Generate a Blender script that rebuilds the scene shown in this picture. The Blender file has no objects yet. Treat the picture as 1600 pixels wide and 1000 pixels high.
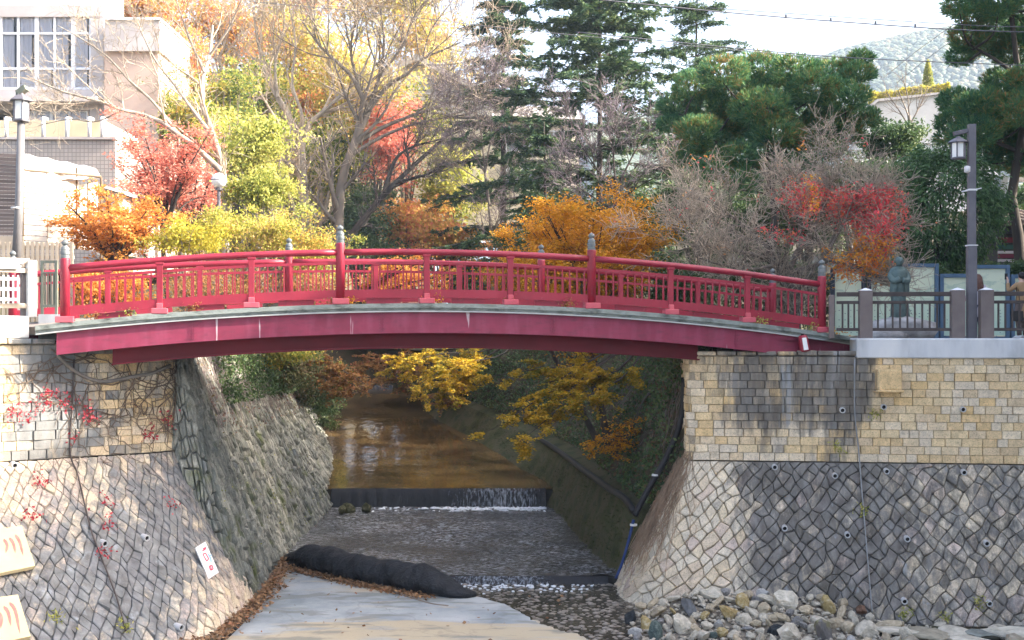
import bpy, math, random
import numpy as np
from mathutils import Vector, Matrix

# ------------------------------------------------------------------ camera, sky, sun, exposure
FPX, HZ = 1892.0, 522.0            # focal length and eye level in pixels of the 1600 px wide photograph
SC = bpy.context.scene
COL = SC.collection
cam_d = bpy.data.cameras.new('camera')
cam_d.sensor_width = 36.0
cam_d.lens = 36.0 * FPX / 1600.0
cam_d.shift_y = (HZ - 500.0) / 1600.0
cam_d.clip_start = 0.1
cam_d.clip_end = 8000.0
cam = bpy.data.objects.new('camera', cam_d)
cam.location = (0, 0, 0)
cam.rotation_euler = (math.radians(90), 0, 0)
COL.objects.link(cam)
SC.camera = cam

SUN_EL, SUN_AZ = math.radians(31.0), math.radians(93.0)    # azimuth from +Y towards +X
world = bpy.data.worlds.new('World')
SC.world = world
world.use_nodes = True
wn = world.node_tree.nodes
sky = wn.new('ShaderNodeTexSky')
sky.sky_type = 'NISHITA'
sky.sun_disc = False
sky.sun_elevation = SUN_EL
sky.sun_rotation = SUN_AZ
sky.air_density = 0.7
sky.dust_density = 7.0
sky.ozone_density = 0.6
wn['Background'].inputs['Strength'].default_value = 0.15
world.node_tree.links.new(sky.outputs['Color'], wn['Background'].inputs['Color'])

sun_d = bpy.data.lights.new('sun', 'SUN')
sun_d.energy = 3.6
sun_d.angle = math.radians(0.6)
sun_d.color = (1.0, 0.93, 0.82)
sun = bpy.data.objects.new('sun', sun_d)
sdir = Vector((math.sin(SUN_AZ) * math.cos(SUN_EL), math.cos(SUN_AZ) * math.cos(SUN_EL), math.sin(SUN_EL)))
sun.rotation_euler = sdir.to_track_quat('Z', 'Y').to_euler()
COL.objects.link(sun)

SC.view_settings.view_transform = 'Standard'
SC.view_settings.look = 'None'
SC.view_settings.gamma = 1.0
SC.view_settings.use_curve_mapping = False
SC.view_settings.exposure = 2.45

R = np.random.default_rng(7)
random.seed(7)

# ------------------------------------------------------------------ helpers
def P(px, py, d):
    """The point at distance d along the view axis that falls on photograph pixel px, py."""
    return np.array(((px - 800.0) / FPX * d, d, (HZ - py) / FPX * d))

def PZ(px, py, z):
    d = z * FPX / (HZ - py)
    return P(px, py, d)

WORG = {}
def link(o, parent=None, org=(0, 0, 0)):
    COL.objects.link(o)
    WORG[o.name] = np.array(org, float)
    if parent is not None:
        o.parent = parent
        o.location = np.array(org, float) - WORG[parent.name]
    else:
        o.location = org
    return o

def tag(o, label=None, cat=None, group=None, kind=None):
    if label: o['label'] = label
    if cat: o['category'] = cat
    if group: o['group'] = group
    if kind: o['kind'] = kind
    return o

def empty(name, loc, label=None, cat=None, group=None):
    o = bpy.data.objects.new(name, None)
    o.empty_display_size = 0.2
    link(o, None, loc)
    return tag(o, label, cat, group)

def from_arrays(name, V, F, m=None, parent=None, org=None, smooth=False, bevel=0.0, kind=None):
    """F: list of index tuples, or an (n,3)/(n,4) array. V in world coordinates."""
    V = np.asarray(V, float)
    if org is None:
        org = V.mean(0) if len(V) else np.zeros(3)
        if parent is None and len(V):
            org = np.array((org[0], org[1], V[:, 2].min()))
    org = np.asarray(org, float)
    me = bpy.data.meshes.new(name)
    L = V - org
    if isinstance(F, np.ndarray):
        n, k = F.shape
        me.vertices.add(len(L)); me.vertices.foreach_set('co', L.astype(np.float32).ravel())
        me.loops.add(n * k); me.loops.foreach_set('vertex_index', F.astype(np.int32).ravel())
        me.polygons.add(n)
        me.polygons.foreach_set('loop_start', np.arange(0, n * k, k, dtype=np.int32))
        me.polygons.foreach_set('loop_total', np.full(n, k, dtype=np.int32))
        me.update(calc_edges=True)
    else:
        me.from_pydata([tuple(p) for p in L], [], F)
        me.update()
    if smooth:
        me.polygons.foreach_set('use_smooth', np.ones(len(me.polygons), dtype=bool))
    if m is not None:
        me.materials.append(m)
    o = bpy.data.objects.new(name, me)
    link(o, parent, org)
    if bevel:
        b = o.modifiers.new('bevel', 'BEVEL'); b.width = bevel; b.segments = 2; b.limit_method = 'ANGLE'
    if kind: o['kind'] = kind
    return o

def nrm(v):
    v = np.asarray(v, float)
    return v / (np.linalg.norm(v, axis=-1, keepdims=True) + 1e-12)

class MB:
    def __init__(s): s.v = []; s.f = []
    def add(s, V, F):
        o = len(s.v); s.v.extend([tuple(p) for p in V]); s.f.extend([tuple(int(i) + o for i in f) for f in F]); return s
    def box(s, c, d, ax=None):
        c = np.array(c, float); h = np.array(d, float) / 2
        A = np.eye(3) if ax is None else np.array(ax, float)
        V = [c + A[0] * sx * h[0] + A[1] * sy * h[1] + A[2] * sz * h[2] for sz in (-1, 1) for sy in (-1, 1) for sx in (-1, 1)]
        return s.add(V, [(0, 2, 3, 1), (4, 5, 7, 6), (0, 1, 5, 4), (2, 6, 7, 3), (0, 4, 6, 2), (1, 3, 7, 5)])
    def bar(s, p, q, w, h, up=(0, 0, 1)):
        """rectangular bar from p to q: w across, h along 'up'."""
        p = np.array(p, float); q = np.array(q, float)
        d = q - p; L = np.linalg.norm(d); d = d / L
        side = nrm(np.cross(d, up)); u = np.cross(side, d)
        return s.box((p + q) / 2, (L, w, h), (d, side, u))
    def tube(s, pts, r, n=8, cap=True):
        pts = np.array(pts, float); m = len(pts)
        r = np.full(m, r, float) if np.isscalar(r) else np.array(r, float)
        V, F = tube_arrays(pts[None], r[None], n)
        s.add(V, F)
        if cap:
            o = len(s.v) - m * n
            s.f.append(tuple(o + k for k in reversed(range(n))))
            s.f.append(tuple(o + (m - 1) * n + k for k in range(n)))
        return s
    def lathe(s, prof, c, n=16):
        c = np.array(c, float)
        V = [c + np.array((r * math.cos(2 * math.pi * k / n), r * math.sin(2 * math.pi * k / n), z)) for r, z in prof for k in range(n)]
        F = []
        for i in range(len(prof) - 1):
            for k in range(n):
                F.append((i * n + k, i * n + (k + 1) % n, (i + 1) * n + (k + 1) % n, (i + 1) * n + k))
        F.append(tuple(reversed(range(n)))); F.append(tuple((len(prof) - 1) * n + k for k in range(n)))
        return s.add(V, F)
    def prism(s, poly, ext):
        """poly: 3-D points of a flat polygon; ext: extrusion vector."""
        poly = np.array(poly, float); n = len(poly)
        V = list(poly) + list(poly + np.array(ext, float))
        F = [tuple(reversed(range(n))), tuple(range(n, 2 * n))] + [(i, (i + 1) % n, n + (i + 1) % n, n + i) for i in range(n)]
        return s.add(V, F)
    def build(s, name, m=None, parent=None, smooth=False, bevel=0.0, org=None, kind=None):
        return from_arrays(name, s.v, s.f, m, parent, org, smooth, bevel, kind)

def tube_arrays(pts, rad, n=5):
    """pts (N,S,3), rad (N,S) -> verts, quads."""
    N, S, _ = pts.shape
    t = np.empty_like(pts)
    t[:, 1:-1] = pts[:, 2:] - pts[:, :-2]; t[:, 0] = pts[:, 1] - pts[:, 0]; t[:, -1] = pts[:, -1] - pts[:, -2]
    t = nrm(t)
    mean = nrm(t.mean(1))
    ref = np.where(np.abs(mean[:, 2:3]) > 0.8, np.array([[1.0, 0, 0]]), np.array([[0, 0, 1.0]]))
    a = nrm(np.cross(t, ref[:, None, :])); b = np.cross(t, a)
    ang = 2 * np.pi * np.arange(n) / n
    V = pts[:, :, None, :] + rad[:, :, None, None] * (a[:, :, None, :] * np.cos(ang)[None, None, :, None] + b[:, :, None, :] * np.sin(ang)[None, None, :, None])
    V = V.reshape(-1, 3)
    base = (np.arange(N)[:, None, None] * S + np.arange(S - 1)[None, :, None]) * n
    k = np.arange(n)[None, None, :]; k2 = (np.arange(n) + 1) % n
    k2 = k2[None, None, :]
    F = np.stack([base + k, base + k2, base + n + k2, base + n + k], -1).reshape(-1, 4)
    return V, F

def smooth_path(pts, m=6):
    """Catmull-Rom through pts."""
    p = np.array(pts, float)
    q = np.vstack([2 * p[0] - p[1], p, 2 * p[-1] - p[-2]])
    out = []
    for i in range(len(p) - 1):
        a, b, c, d = q[i], q[i + 1], q[i + 2], q[i + 3]
        for k in range(m):
            t = k / m
            out.append(0.5 * (2 * b + (c - a) * t + (2 * a - 5 * b + 4 * c - d) * t * t + (3 * b - a - 3 * c + d) * t ** 3))
    out.append(p[-1])
    return np.array(out)

def resample(path, S):
    path = np.array(path, float)
    d = np.r_[0, np.cumsum(np.linalg.norm(np.diff(path, axis=0), axis=1))]
    t = np.linspace(0, d[-1], S)
    return np.stack([np.interp(t, d, path[:, k]) for k in range(path.shape[1])], -1)

# ------------------------------------------------------------------ materials
class NT:
    def __init__(s, name):
        s.m = bpy.data.materials.new(name); s.m.use_nodes = True
        s.t = s.m.node_tree; s.n = s.t.nodes; s.b = s.n['Principled BSDF']; s.out = s.n['Material Output']
    def new(s, typ, **kw):
        n = s.n.new(typ)
        for k, v in kw.items(): setattr(n, k, v)
        return n
    def link(s, a, b): s.t.links.new(a, b)
    def pos(s, stretch=(1, 1, 1), local=False):
        if local: g = s.new('ShaderNodeTexCoord').outputs['Object']
        else: g = s.new('ShaderNodeNewGeometry').outputs['Position']
        mp = s.new('ShaderNodeMapping'); mp.inputs['Scale'].default_value = stretch
        s.link(g, mp.inputs['Vector']); return mp.outputs['Vector']
    def noise(s, vec, scale, detail=4, rough=0.55):
        n = s.new('ShaderNodeTexNoise'); n.inputs['Scale'].default_value = scale; n.inputs['Detail'].default_value = detail
        n.inputs['Roughness'].default_value = rough; s.link(vec, n.inputs['Vector']); return n.outputs['Fac']
    def ramp(s, fac, stops, interp='LINEAR'):
        r = s.new('ShaderNodeValToRGB'); r.color_ramp.interpolation = interp
        e = r.color_ramp.elements
        while len(e) < len(stops): e.new(0.5)
        for x, (p, c) in zip(e, stops):
            x.position = p; x.color = (*c, 1) if not np.isscalar(c) else (c, c, c, 1)
        if fac is not None: s.link(fac, r.inputs['Fac'])
        return r.outputs['Color']
    def math(s, op, a, b=None, clamp=False):
        n = s.new('ShaderNodeMath', operation=op, use_clamp=clamp)
        for i, x in enumerate((a, b)):
            if x is None: continue
            if np.isscalar(x): n.inputs[i].default_value = x
            else: s.link(x, n.inputs[i])
        return n.outputs[0]
    def mix(s, fac, a, b, mode='MIX'):
        n = s.new('ShaderNodeMix', data_type='RGBA', blend_type=mode)
        for i, x in ((0, fac), (6, a), (7, b)):
            if np.isscalar(x): n.inputs[i].default_value = x
            elif isinstance(x, tuple): n.inputs[i].default_value = (*x, 1)
            else: s.link(x, n.inputs[i])
        return n.outputs[2]
    def bump(s, h, strength=0.3, dist=0.02, target=None):
        b = s.new('ShaderNodeBump'); b.inputs['Strength'].default_value = strength; b.inputs['Distance'].default_value = dist
        s.link(h, b.inputs['Height']); s.link(b.outputs['Normal'], (target or s.b).inputs['Normal']); return b
    def objrand(s): return s.new('ShaderNodeObjectInfo').outputs['Random']

def spread(cols):
    n = len(cols)
    return [(0.3 + 0.4 * i / max(1, n - 1), c) for i, c in enumerate(cols)]

def M(name, cols, scale=2.0, rough=0.8, bump=0.25, bscale=25.0, bdist=0.01, spec=0.3, metal=0.0, var=0.0, stretch=(1, 1, 1), detail=5, local=False):
    """General weathered surface: colours mixed by noise, per-object value change, fine relief."""
    t = NT(name)
    v = t.pos(stretch, local)
    c = t.ramp(t.noise(v, scale, detail), spread(cols))
    if var:
        h = t.new('ShaderNodeHueSaturation')
        t.link(t.math('ADD', t.math('MULTIPLY', t.objrand(), 2 * var), 1 - var), h.inputs['Value'])
        t.link(c, h.inputs['Color']); c = h.outputs['Color']
    t.link(c, t.b.inputs['Base Color'])
    t.b.inputs['Roughness'].default_value = rough
    t.b.inputs['Metallic'].default_value = metal
    t.b.inputs['Specular IOR Level'].default_value = spec
    if bump: t.bump(t.noise(v, bscale, 3), bump, bdist)
    return t.m

def LEAF(name, cols, trans=0.4, clump=0.7, rough=0.6):
    """Leaves: a colour per leaf, mixed with larger patches of the crown; light passes through."""
    t = NT(name)
    g = t.new('ShaderNodeNewGeometry')
    v = t.pos()
    f = t.math('ADD', t.math('MULTIPLY', g.outputs['Random Per Island'], 0.55), t.math('MULTIPLY', t.math('SUBTRACT', t.noise(v, clump, 2), 0.28), 1.0))
    n = len(cols)
    c = t.ramp(f, [((i + 0.5) / n, k) for i, k in enumerate(cols)])
    t.link(c, t.b.inputs['Base Color'])
    t.b.inputs['Roughness'].default_value = rough
    t.b.inputs['Specular IOR Level'].default_value = 0.25
    if trans:
        tr = t.new('ShaderNodeBsdfTranslucent'); t.link(c, tr.inputs['Color'])
        mx = t.new('ShaderNodeMixShader'); mx.inputs[0].default_value = trans
        t.link(t.b.outputs[0], mx.inputs[1]); t.link(tr.outputs[0], mx.inputs[2]); t.link(mx.outputs[0], t.out.inputs['Surface'])
    return t.m

def STONE(name, cols, stain, bias_x, amount, srand=0.35, sscale=(1.1, 1.1, 0.35), moss=0.0, zb=None):
    """Masonry: a colour per stone, dark run-off streaks in world space that skip some stones."""
    t = NT(name)
    v = t.pos()
    rnd = t.objrand()
    c = t.ramp(rnd, [(i / (len(cols) - 1), k) for i, k in enumerate(cols)])
    g1 = t.noise(v, 7.0, 6, 0.65)
    c = t.mix(1.0, c, t.ramp(g1, [(0.3, 0.80), (0.7, 1.25)]), 'MULTIPLY')
    c = t.mix(1.0, c, t.ramp(t.noise(v, 38.0, 4, 0.7), [(0.34, 0.62), (0.48, 1.05), (0.75, 1.25)]), 'MULTIPLY')
    st = t.math('ADD', t.math('MULTIPLY', t.noise(t.pos(sscale), 1.15, 8, 0.70), .60), t.math('MULTIPLY', t.noise(t.pos((10, 10, 1.3)), 1.0, 7, .72), .40))
    wn_ = t.new('ShaderNodeTexWhiteNoise', noise_dimensions='1D'); t.link(rnd, wn_.inputs['W'])
    f = t.math('ADD', st, t.math('MULTIPLY', t.math('SUBTRACT', wn_.outputs['Value'], 0.5), srand))
    if bias_x:
        sx = t.new('ShaderNodeSeparateXYZ'); t.link(t.new('ShaderNodeNewGeometry').outputs['Position'], sx.inputs[0])
        lo, hi = bias_x[0], bias_x[1]
        fx = t.math('DIVIDE', t.math('SUBTRACT', sx.outputs['X'], lo), hi - lo, True)
        br = t.ramp(fx, bias_x[2])
        f = t.math('ADD', f, t.math('SUBTRACT', br, 0.5))
    if zb:
        sz = t.new('ShaderNodeSeparateXYZ'); t.link(t.new('ShaderNodeNewGeometry').outputs['Position'], sz.inputs[0])
        fz = t.math('DIVIDE', t.math('SUBTRACT', sz.outputs['Z'], zb[0]), zb[1] - zb[0], True)
        f = t.math('ADD', f, t.math('ADD', t.math('MULTIPLY', fz, zb[3] - zb[2]), zb[2]))
    mask = t.ramp(t.math('ADD', f, amount - 0.5), [(0.43, 0.0), (0.50, 0.55), (0.60, 1.0)])
    sc = t.ramp(t.noise(t.pos((3, 3, 0.6)), 2.0, 4), spread(stain))
    c = t.mix(t.math('MULTIPLY', mask, 0.88), c, sc)
    lime = t.ramp(t.noise(t.pos((1.9, 1.9, 0.14)), 1.6, 6, .65), [(.60, 0.0), (.68, .6)])          # pale lime run-off
    c = t.mix(t.math('MULTIPLY', lime, mask), c, (.34, .37, .39))
    if moss:
        mm = t.ramp(t.noise(v, 1.7, 5), [(0.55, 0.0), (0.7, moss)])
        c = t.mix(mm, c, (0.10, 0.12, 0.03))
    t.link(c, t.b.inputs['Base Color'])
    t.b.inputs['Roughness'].default_value = 0.88
    t.b.inputs['Specular IOR Level'].default_value = 0.25
    t.bump(t.noise(v, 16.0, 7, 0.72), 0.8, 0.022)
    return t.m
# ------------------------------------------------------------------ shared materials
m_earth = M('earth', [(0.035, 0.028, 0.018), (0.07, 0.055, 0.03), (0.05, 0.06, 0.025)], 1.5, 0.95, 0.5, 12, 0.03)
m_paving = M('paving', [(0.20, 0.19, 0.18), (0.27, 0.26, 0.24)], 3, 0.9, 0.2, 40)
m_mortar = M('mortar', [(0.14, 0.125, 0.10), (0.24, 0.21, 0.16)], 4, 0.95, 0.4, 30)
m_mortar_dark = M('dark_mortar', [(0.035, 0.033, 0.03), (0.08, 0.075, 0.06)], 3, 0.95, 0.4, 30)
CREAM = [(0.60, 0.45, 0.25), (0.64, 0.51, 0.32), (0.56, 0.44, 0.29), (0.61, 0.43, 0.21), (0.56, 0.48, 0.37), (0.67, 0.55, 0.38)]
BUFF = [(0.57, 0.48, 0.34), (0.49, 0.41, 0.31), (0.61, 0.52, 0.38), (0.48, 0.39, 0.33), (0.55, 0.45, 0.31), (0.53, 0.48, 0.39)]
STAIN = [(0.040, 0.039, 0.039), (0.10, 0.099, 0.098), (0.19, 0.187, 0.183)]
m_brick_r = STONE('tan_brick', CREAM, STAIN, (3.0, 10.0, [(0.0, 0.18), (0.12, 0.32), (0.24, 0.60), (0.40, 0.53), (0.50, 0.66), (0.56, 0.56), (0.60, 0.26), (1.0, 0.20)]), 0.545, 0.10, (2.6, 2.6, 0.6), zb=(-2.05, -1.55, -.20, 0.0))
m_stone_r = STONE('wall_stone_stained', BUFF, STAIN, (1.5, 10.0, [(0.0, 0.25), (0.28, 0.33), (0.40, 0.62), (0.62, 0.64), (0.75, 0.52), (1.0, 0.54)]), 0.50, 0.15, (6.0, 6.0, 1.7))
m_mortar_r = STONE('stained_mortar', [(0.30, 0.25, 0.18), (0.34, 0.29, 0.22)], STAIN, (1.5, 10.0, [(0.0, 0.25), (0.28, 0.33), (0.40, 0.62), (0.62, 0.64), (0.75, 0.52), (1.0, 0.54)]), 0.515, 0.0, (3.4, 3.4, 1.2))
m_brick_l = STONE('pale_brick', CREAM, [(0.10, 0.115, 0.13), (0.20, 0.22, 0.23)], (-9.5, -6.0, [(0.0, 0.25), (0.18, 0.30), (0.32, 0.62), (0.5, 0.56), (0.7, 0.36), (1.0, 0.30)]), 0.54, 0.25)
m_stone_l = STONE('pale_wall_stone', BUFF, [(0.055, 0.065, 0.075), (0.12, 0.135, 0.15), (0.20, 0.22, 0.23)], (-8.5, -4.4, [(0.0, 0.44), (0.25, 0.56), (0.58, 0.64), (0.78, 0.46), (1.0, 0.15)]), 0.48, 0.14, (3.4, 3.4, 1.0), zb=(-3.7, -2.6, .07, -.07))
m_stone_c = STONE('channel_stone', [(0.30, 0.33, 0.30), (0.25, 0.29, 0.26), (0.36, 0.35, 0.29), (0.21, 0.27, 0.24)], [(0.05, 0.055, 0.05), (0.10, 0.12, 0.11)], None, 0.54, 0.2, (1.4, 0.9, 0.35), moss=0.8)
m_moss_wall = M('mossy_concrete', [(0.022, 0.025, 0.010), (0.055, 0.060, 0.020), (0.085, 0.075, 0.04), (0.03, 0.045, 0.015)], 1.6, 0.95, 0.7, 14, 0.05)
m_concrete = M('weathered_concrete', [(0.36, 0.37, 0.38), (0.54, 0.55, 0.56), (0.62, 0.62, 0.61)], 2.2, 0.9, 0.3, 35, 0.01, stretch=(1, 1, 0.3))
m_white_concrete = M('pale_concrete', [(0.55, 0.53, 0.49), (0.68, 0.66, 0.62)], 2.2, 0.9, 0.25, 35, 0.01)

def apron_mat():
    t = NT('apron_concrete'); v = t.pos((1, 1, 1))
    c = t.ramp(t.noise(v, 0.9, 7, 0.6), [(0.34, (0.20, 0.235, 0.255)), (0.50, (0.31, 0.34, 0.355)), (0.66, (0.40, 0.42, 0.425))])
    c = t.mix(t.ramp(t.noise(t.pos((0.25, 0.8, 1)), 1.1, 5), [(0.50, 0.0), (0.58, 0.85)]), c, (0.45, 0.37, 0.24))
    c = t.mix(t.ramp(t.noise(t.pos((0.6, 1.6, 1)), 1.7, 5), [(0.53, 0.0), (0.62, 0.7)]), c, (0.17, 0.18, 0.16))
    vo = t.new('ShaderNodeTexVoronoi', feature='DISTANCE_TO_EDGE'); vo.inputs['Scale'].default_value = .42; vw = t.new('ShaderNodeVectorMath', operation='ADD'); nz = t.new('ShaderNodeTexNoise'); nz.inputs['Scale'].default_value = 2.2; nz.inputs['Detail'].default_value = 6
    t.link(v, vw.inputs[0]); t.link(nz.outputs['Color'], vw.inputs[1]); t.link(v, nz.inputs['Vector']); t.link(vw.outputs[0], vo.inputs['Vector'])
    c = t.mix(t.ramp(vo.outputs['Distance'], [(0.0, .22), (.010, .16), (.016, 0.0)]), c, (.12, .115, .10))      # hairline cracks
    c = t.mix(t.ramp(t.noise(v, 26, 5, .7), [(.60, 0.0), (.70, .5)]), c, (.14, .135, .12))
    t.link(c, t.b.inputs['Base Color']); t.b.inputs['Roughness'].default_value = 0.85
    t.bump(t.noise(v, 18, 6, 0.6), 0.35, 0.02); return t.m
m_apron = apron_mat()

def water_mat(name, deep, shallow, scale, strength, stretch, rough=0.05, dist=0.03):
    t = NT(name); v = t.pos(stretch)
    c = t.ramp(t.noise(t.pos((0.5, 0.9, 1)), 1.3, 4), [(0.35, deep), (0.65, shallow)])
    t.link(c, t.b.inputs['Base Color']); t.b.inputs['Roughness'].default_value = rough
    t.b.inputs['IOR'].default_value = 1.33; t.b.inputs['Specular IOR Level'].default_value = 0.6
    h = t.math('ADD', t.noise(v, scale, 3, 0.55), t.math('MULTIPLY', t.noise(v, scale * 3.1, 2), 0.35))
    t.bump(h, strength, dist); return t.m
def ripple_mat():
    t = NT('rippled_water'); v = t.pos((0.8, 1.5, 1))
    c = t.ramp(t.noise(t.pos((0.5, 0.9, 1)), 1.3, 4), [(0.35, (.022, .021, .018)), (0.65, (.08, .07, .052))])
    fl = t.ramp(t.noise(t.pos((4.5, 9.0, 1)), 1.6, 6, 0.75), [(0.46, 0.0), (0.60, 0.85)])      # flecks of broken water, doubling as sky glints painted into the colour
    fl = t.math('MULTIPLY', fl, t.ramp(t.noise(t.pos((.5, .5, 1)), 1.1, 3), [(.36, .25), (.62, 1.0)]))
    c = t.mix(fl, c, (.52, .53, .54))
    t.link(c, t.b.inputs['Base Color']); t.b.inputs['Roughness'].default_value = .16; t.b.inputs['IOR'].default_value = 1.33; t.b.inputs['Specular IOR Level'].default_value = .6
    t.bump(t.noise(v, 7.0, 5, .65), .6, .08); return t.m
m_water_far = water_mat('calm_water', (0.04, 0.026, 0.011), (0.14, 0.088, 0.034), 2.2, 0.35, (1, 0.7, 1))
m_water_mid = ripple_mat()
m_water_low = water_mat('shallow_water', (0.03, 0.026, 0.020), (0.08, 0.07, 0.05), 5.0, 0.6, (1, 1, 1), 0.08, 0.04)

def fall_mat():
    t = NT('falling_water')
    s = t.noise(t.pos((9.0, 9.0, 0.5)), 2.0, 4, 0.7)
    # heavier flow on the right half of the sill
    sx = t.new('ShaderNodeSeparateXYZ'); t.link(t.new('ShaderNodeNewGeometry').outputs['Position'], sx.inputs[0])
    k = t.ramp(t.math('DIVIDE', t.math('ADD', sx.outputs['X'], 5.2), 6.2, True), [(0.40, 0.0), (0.56, 0.22), (0.75, 0.34), (0.93, 0.30), (1.0, 0.1)])
    c = t.mix(t.ramp(t.math('ADD', s, t.math('SUBTRACT', k, 0.34)), [(0.44, 0.0), (0.72, 0.9)]), (0.012, 0.013, 0.016), (0.50, 0.55, 0.62))
    t.link(c, t.b.inputs['Base Color']); t.b.inputs['Roughness'].default_value = 0.2
    t.bump(s, 0.7, 0.04); return t.m
m_fall = fall_mat()
m_foam = M('foam', [(0.7, 0.74, 0.78), (0.85, 0.87, 0.9)], 3, 0.5, 0.2)

# ------------------------------------------------------------------ plan curves of the channel
_ly = [-20, 12, 19.46, 22.7, 26, 30, 38, 43, 49, 52, 56, 3000]
_lx = [-30, -20, -10.5, -6.38, -6.9, -7.2, -7.6, -8.6, -10.0, -10.5, -10.6, -10.6]
_lz = [-0.15, -0.15, -0.15, -0.15, -0.15, -0.3, -0.7, -1.0, -1.0, -0.8, -0.3, -0.3]
_ry = [-20, 8, 20, 22.66, 24.0, 25.6, 30, 35.6, 40, 43, 46, 49, 52, 54, 56, 3000]
_rx = [17, 17, 16, 14, 3.49, 3.75, 4.3, 4.5, 3.2, 1.5, -0.5, -2.5, -4.3, -7.5, -10.6, -10.6]
_rz = [-0.12, -0.12, -0.12, -0.12, -0.12, -0.15, -0.2, -0.3, -0.4, -0.4, -0.5, -0.6, -0.7, -0.5, -0.3, -0.3]
def LT(y): return np.interp(y, _ly, _lx)
def RT(y): return np.interp(y, _ry, _rx)
def sm(t):
    t = np.clip(t, 0, 1); return t * t * (3 - 2 * t)
def hill_l(x, y):
    h = 7.0 * sm((y - 36) / 26) + 26 * sm((y - 55) / 110)
    side = sm((-x - 1.5 - (y - 40) * 0.05) / 11.0)
    return h * side + 1.5 * sm((y - 45) / 40)
def hill_r(x, y):
    return 0.6 * sm((y - 40) / 20) + 11 * sm((y - 62) / 60) * sm((x - 4) / 20 + 0.3) + 30 * sm((y - 150) / 400)
def ground_z(x, y):
    if x < LT(y) + 0.01:
        e = np.interp(y, _ly, _lz); return float(e + (hill_l(x, y)) * sm((LT(y) - x) / 4.0))
    if x > RT(y) - 0.01:
        e = np.interp(y, _ry, _rz); return float(e + hill_r(x, y) * sm((x - RT(y)) / 4.0))
    return -5.0

ys = np.r_[np.arange(-20, 16, 4.0), np.arange(16, 30, 0.6), np.arange(30, 80, 1.2), 80 * 1.18 ** np.arange(0, 18)]
off = np.r_[0, 0.12, 0.4, 0.9, 1.6, 2.5, 3.6, 5, 6.6, 8.5, 11, 14, 18, 23, 30, 40, 60, 100, 200, 500, 1500]
def sheet(name, side, m):
    V = []
    for y in ys:
        e = LT(y) if side < 0 else RT(y)
        for o in off:
            x = e + side * o
            z = ground_z(x, y) + (0.05 * math.sin(x * 1.7) * math.sin(y * 1.3) if (side < 0 and o > 1) else 0)
            V.append((x, y, z))
    n = len(off)
    F = []
    for i in range(len(ys) - 1):
        for j in range(n - 1):
            q = (i * n + j, i * n + j + 1, (i + 1) * n + j + 1, (i + 1) * n + j)
            F.append(q if side > 0 else q[::-1])
    return from_arrays(name, V, F, m, None, (0, 0, 0), True, 0, 'structure')
sheet('ground', -1, m_earth)
sheet('ground', 1, m_earth)
pv = MB(); pv.add([(3.7, 24.3, -0.114), (16.5, 22.6, -0.114), (16.5, 33.4, -0.114), (4.6, 33.4, -0.114), (4.4, 30, -0.114)], [(0, 1, 2, 3, 4)])
pv.build('plaza_pavement', m_paving, org=(0, 0, 0), kind='structure')

# ------------------------------------------------------------------ stream bed, water, weirs
LBY = [14, 19, 21.9, 27.3, 35.6, 38.0, 43, 46, 49, 52, 56]
LBX = [-8, -5.2, -4.8, -5.2, -5.4, -5.46, -6.41, -7.1, -7.74, -8.0, -9.5]
RBY = [14, 21.3, 23.0, 24.2, 25.6, 30, 35.6, 38, 40, 43, 46, 49, 52, 56]
RBX = [3.2, 3.0, 2.9, 2.25, 2.2, 1.55, 0.98, -0.2, -0.85, -2.05, -3.3, -4.1, -4.6, -7]
def strip(name, y0, y1, z0, z1, m, ny=20, nx=8, pad=0.5, kind='structure'):
    V = []; F = []
    for i in range(ny + 1):
        y = y0 + (y1 - y0) * i / ny; z = z0 + (z1 - z0) * i / ny
        a = np.interp(y, LBY, LBX) - pad; b = np.interp(y, RBY, RBX) + pad
        for j in range(nx + 1): V.append((a + (b - a) * j / nx, y, z))
    for i in range(ny):
        for j in range(nx):
            k = i * (nx + 1) + j; F.append((k, k + 1, k + nx + 2, k + nx + 1))
    return from_arrays(name, V, F, m, None, (0, 0, 0), True, 0, kind)
YW1, YW2 = 25.4, 35.6
bed = MB(); bed.add([(-30, -20, -5.32), (18, -20, -5.32), (18, 26, -5.32), (-30, 26, -5.32)], [(0, 1, 2, 3)])
bed.add([(-9, 25.5, -5.6), (6, 25.5, -5.6), (6, 80, -5.6), (-20, 80, -5.6)], [(0, 1, 2, 3)])
bed.build('riverbed', m_earth, org=(0, 0, 0), kind='structure')
strip('lower_stream_water', 15.0, YW1 + 0.05, -5.225, -5.215, m_water_low, 14, 8, 0.2)
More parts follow.
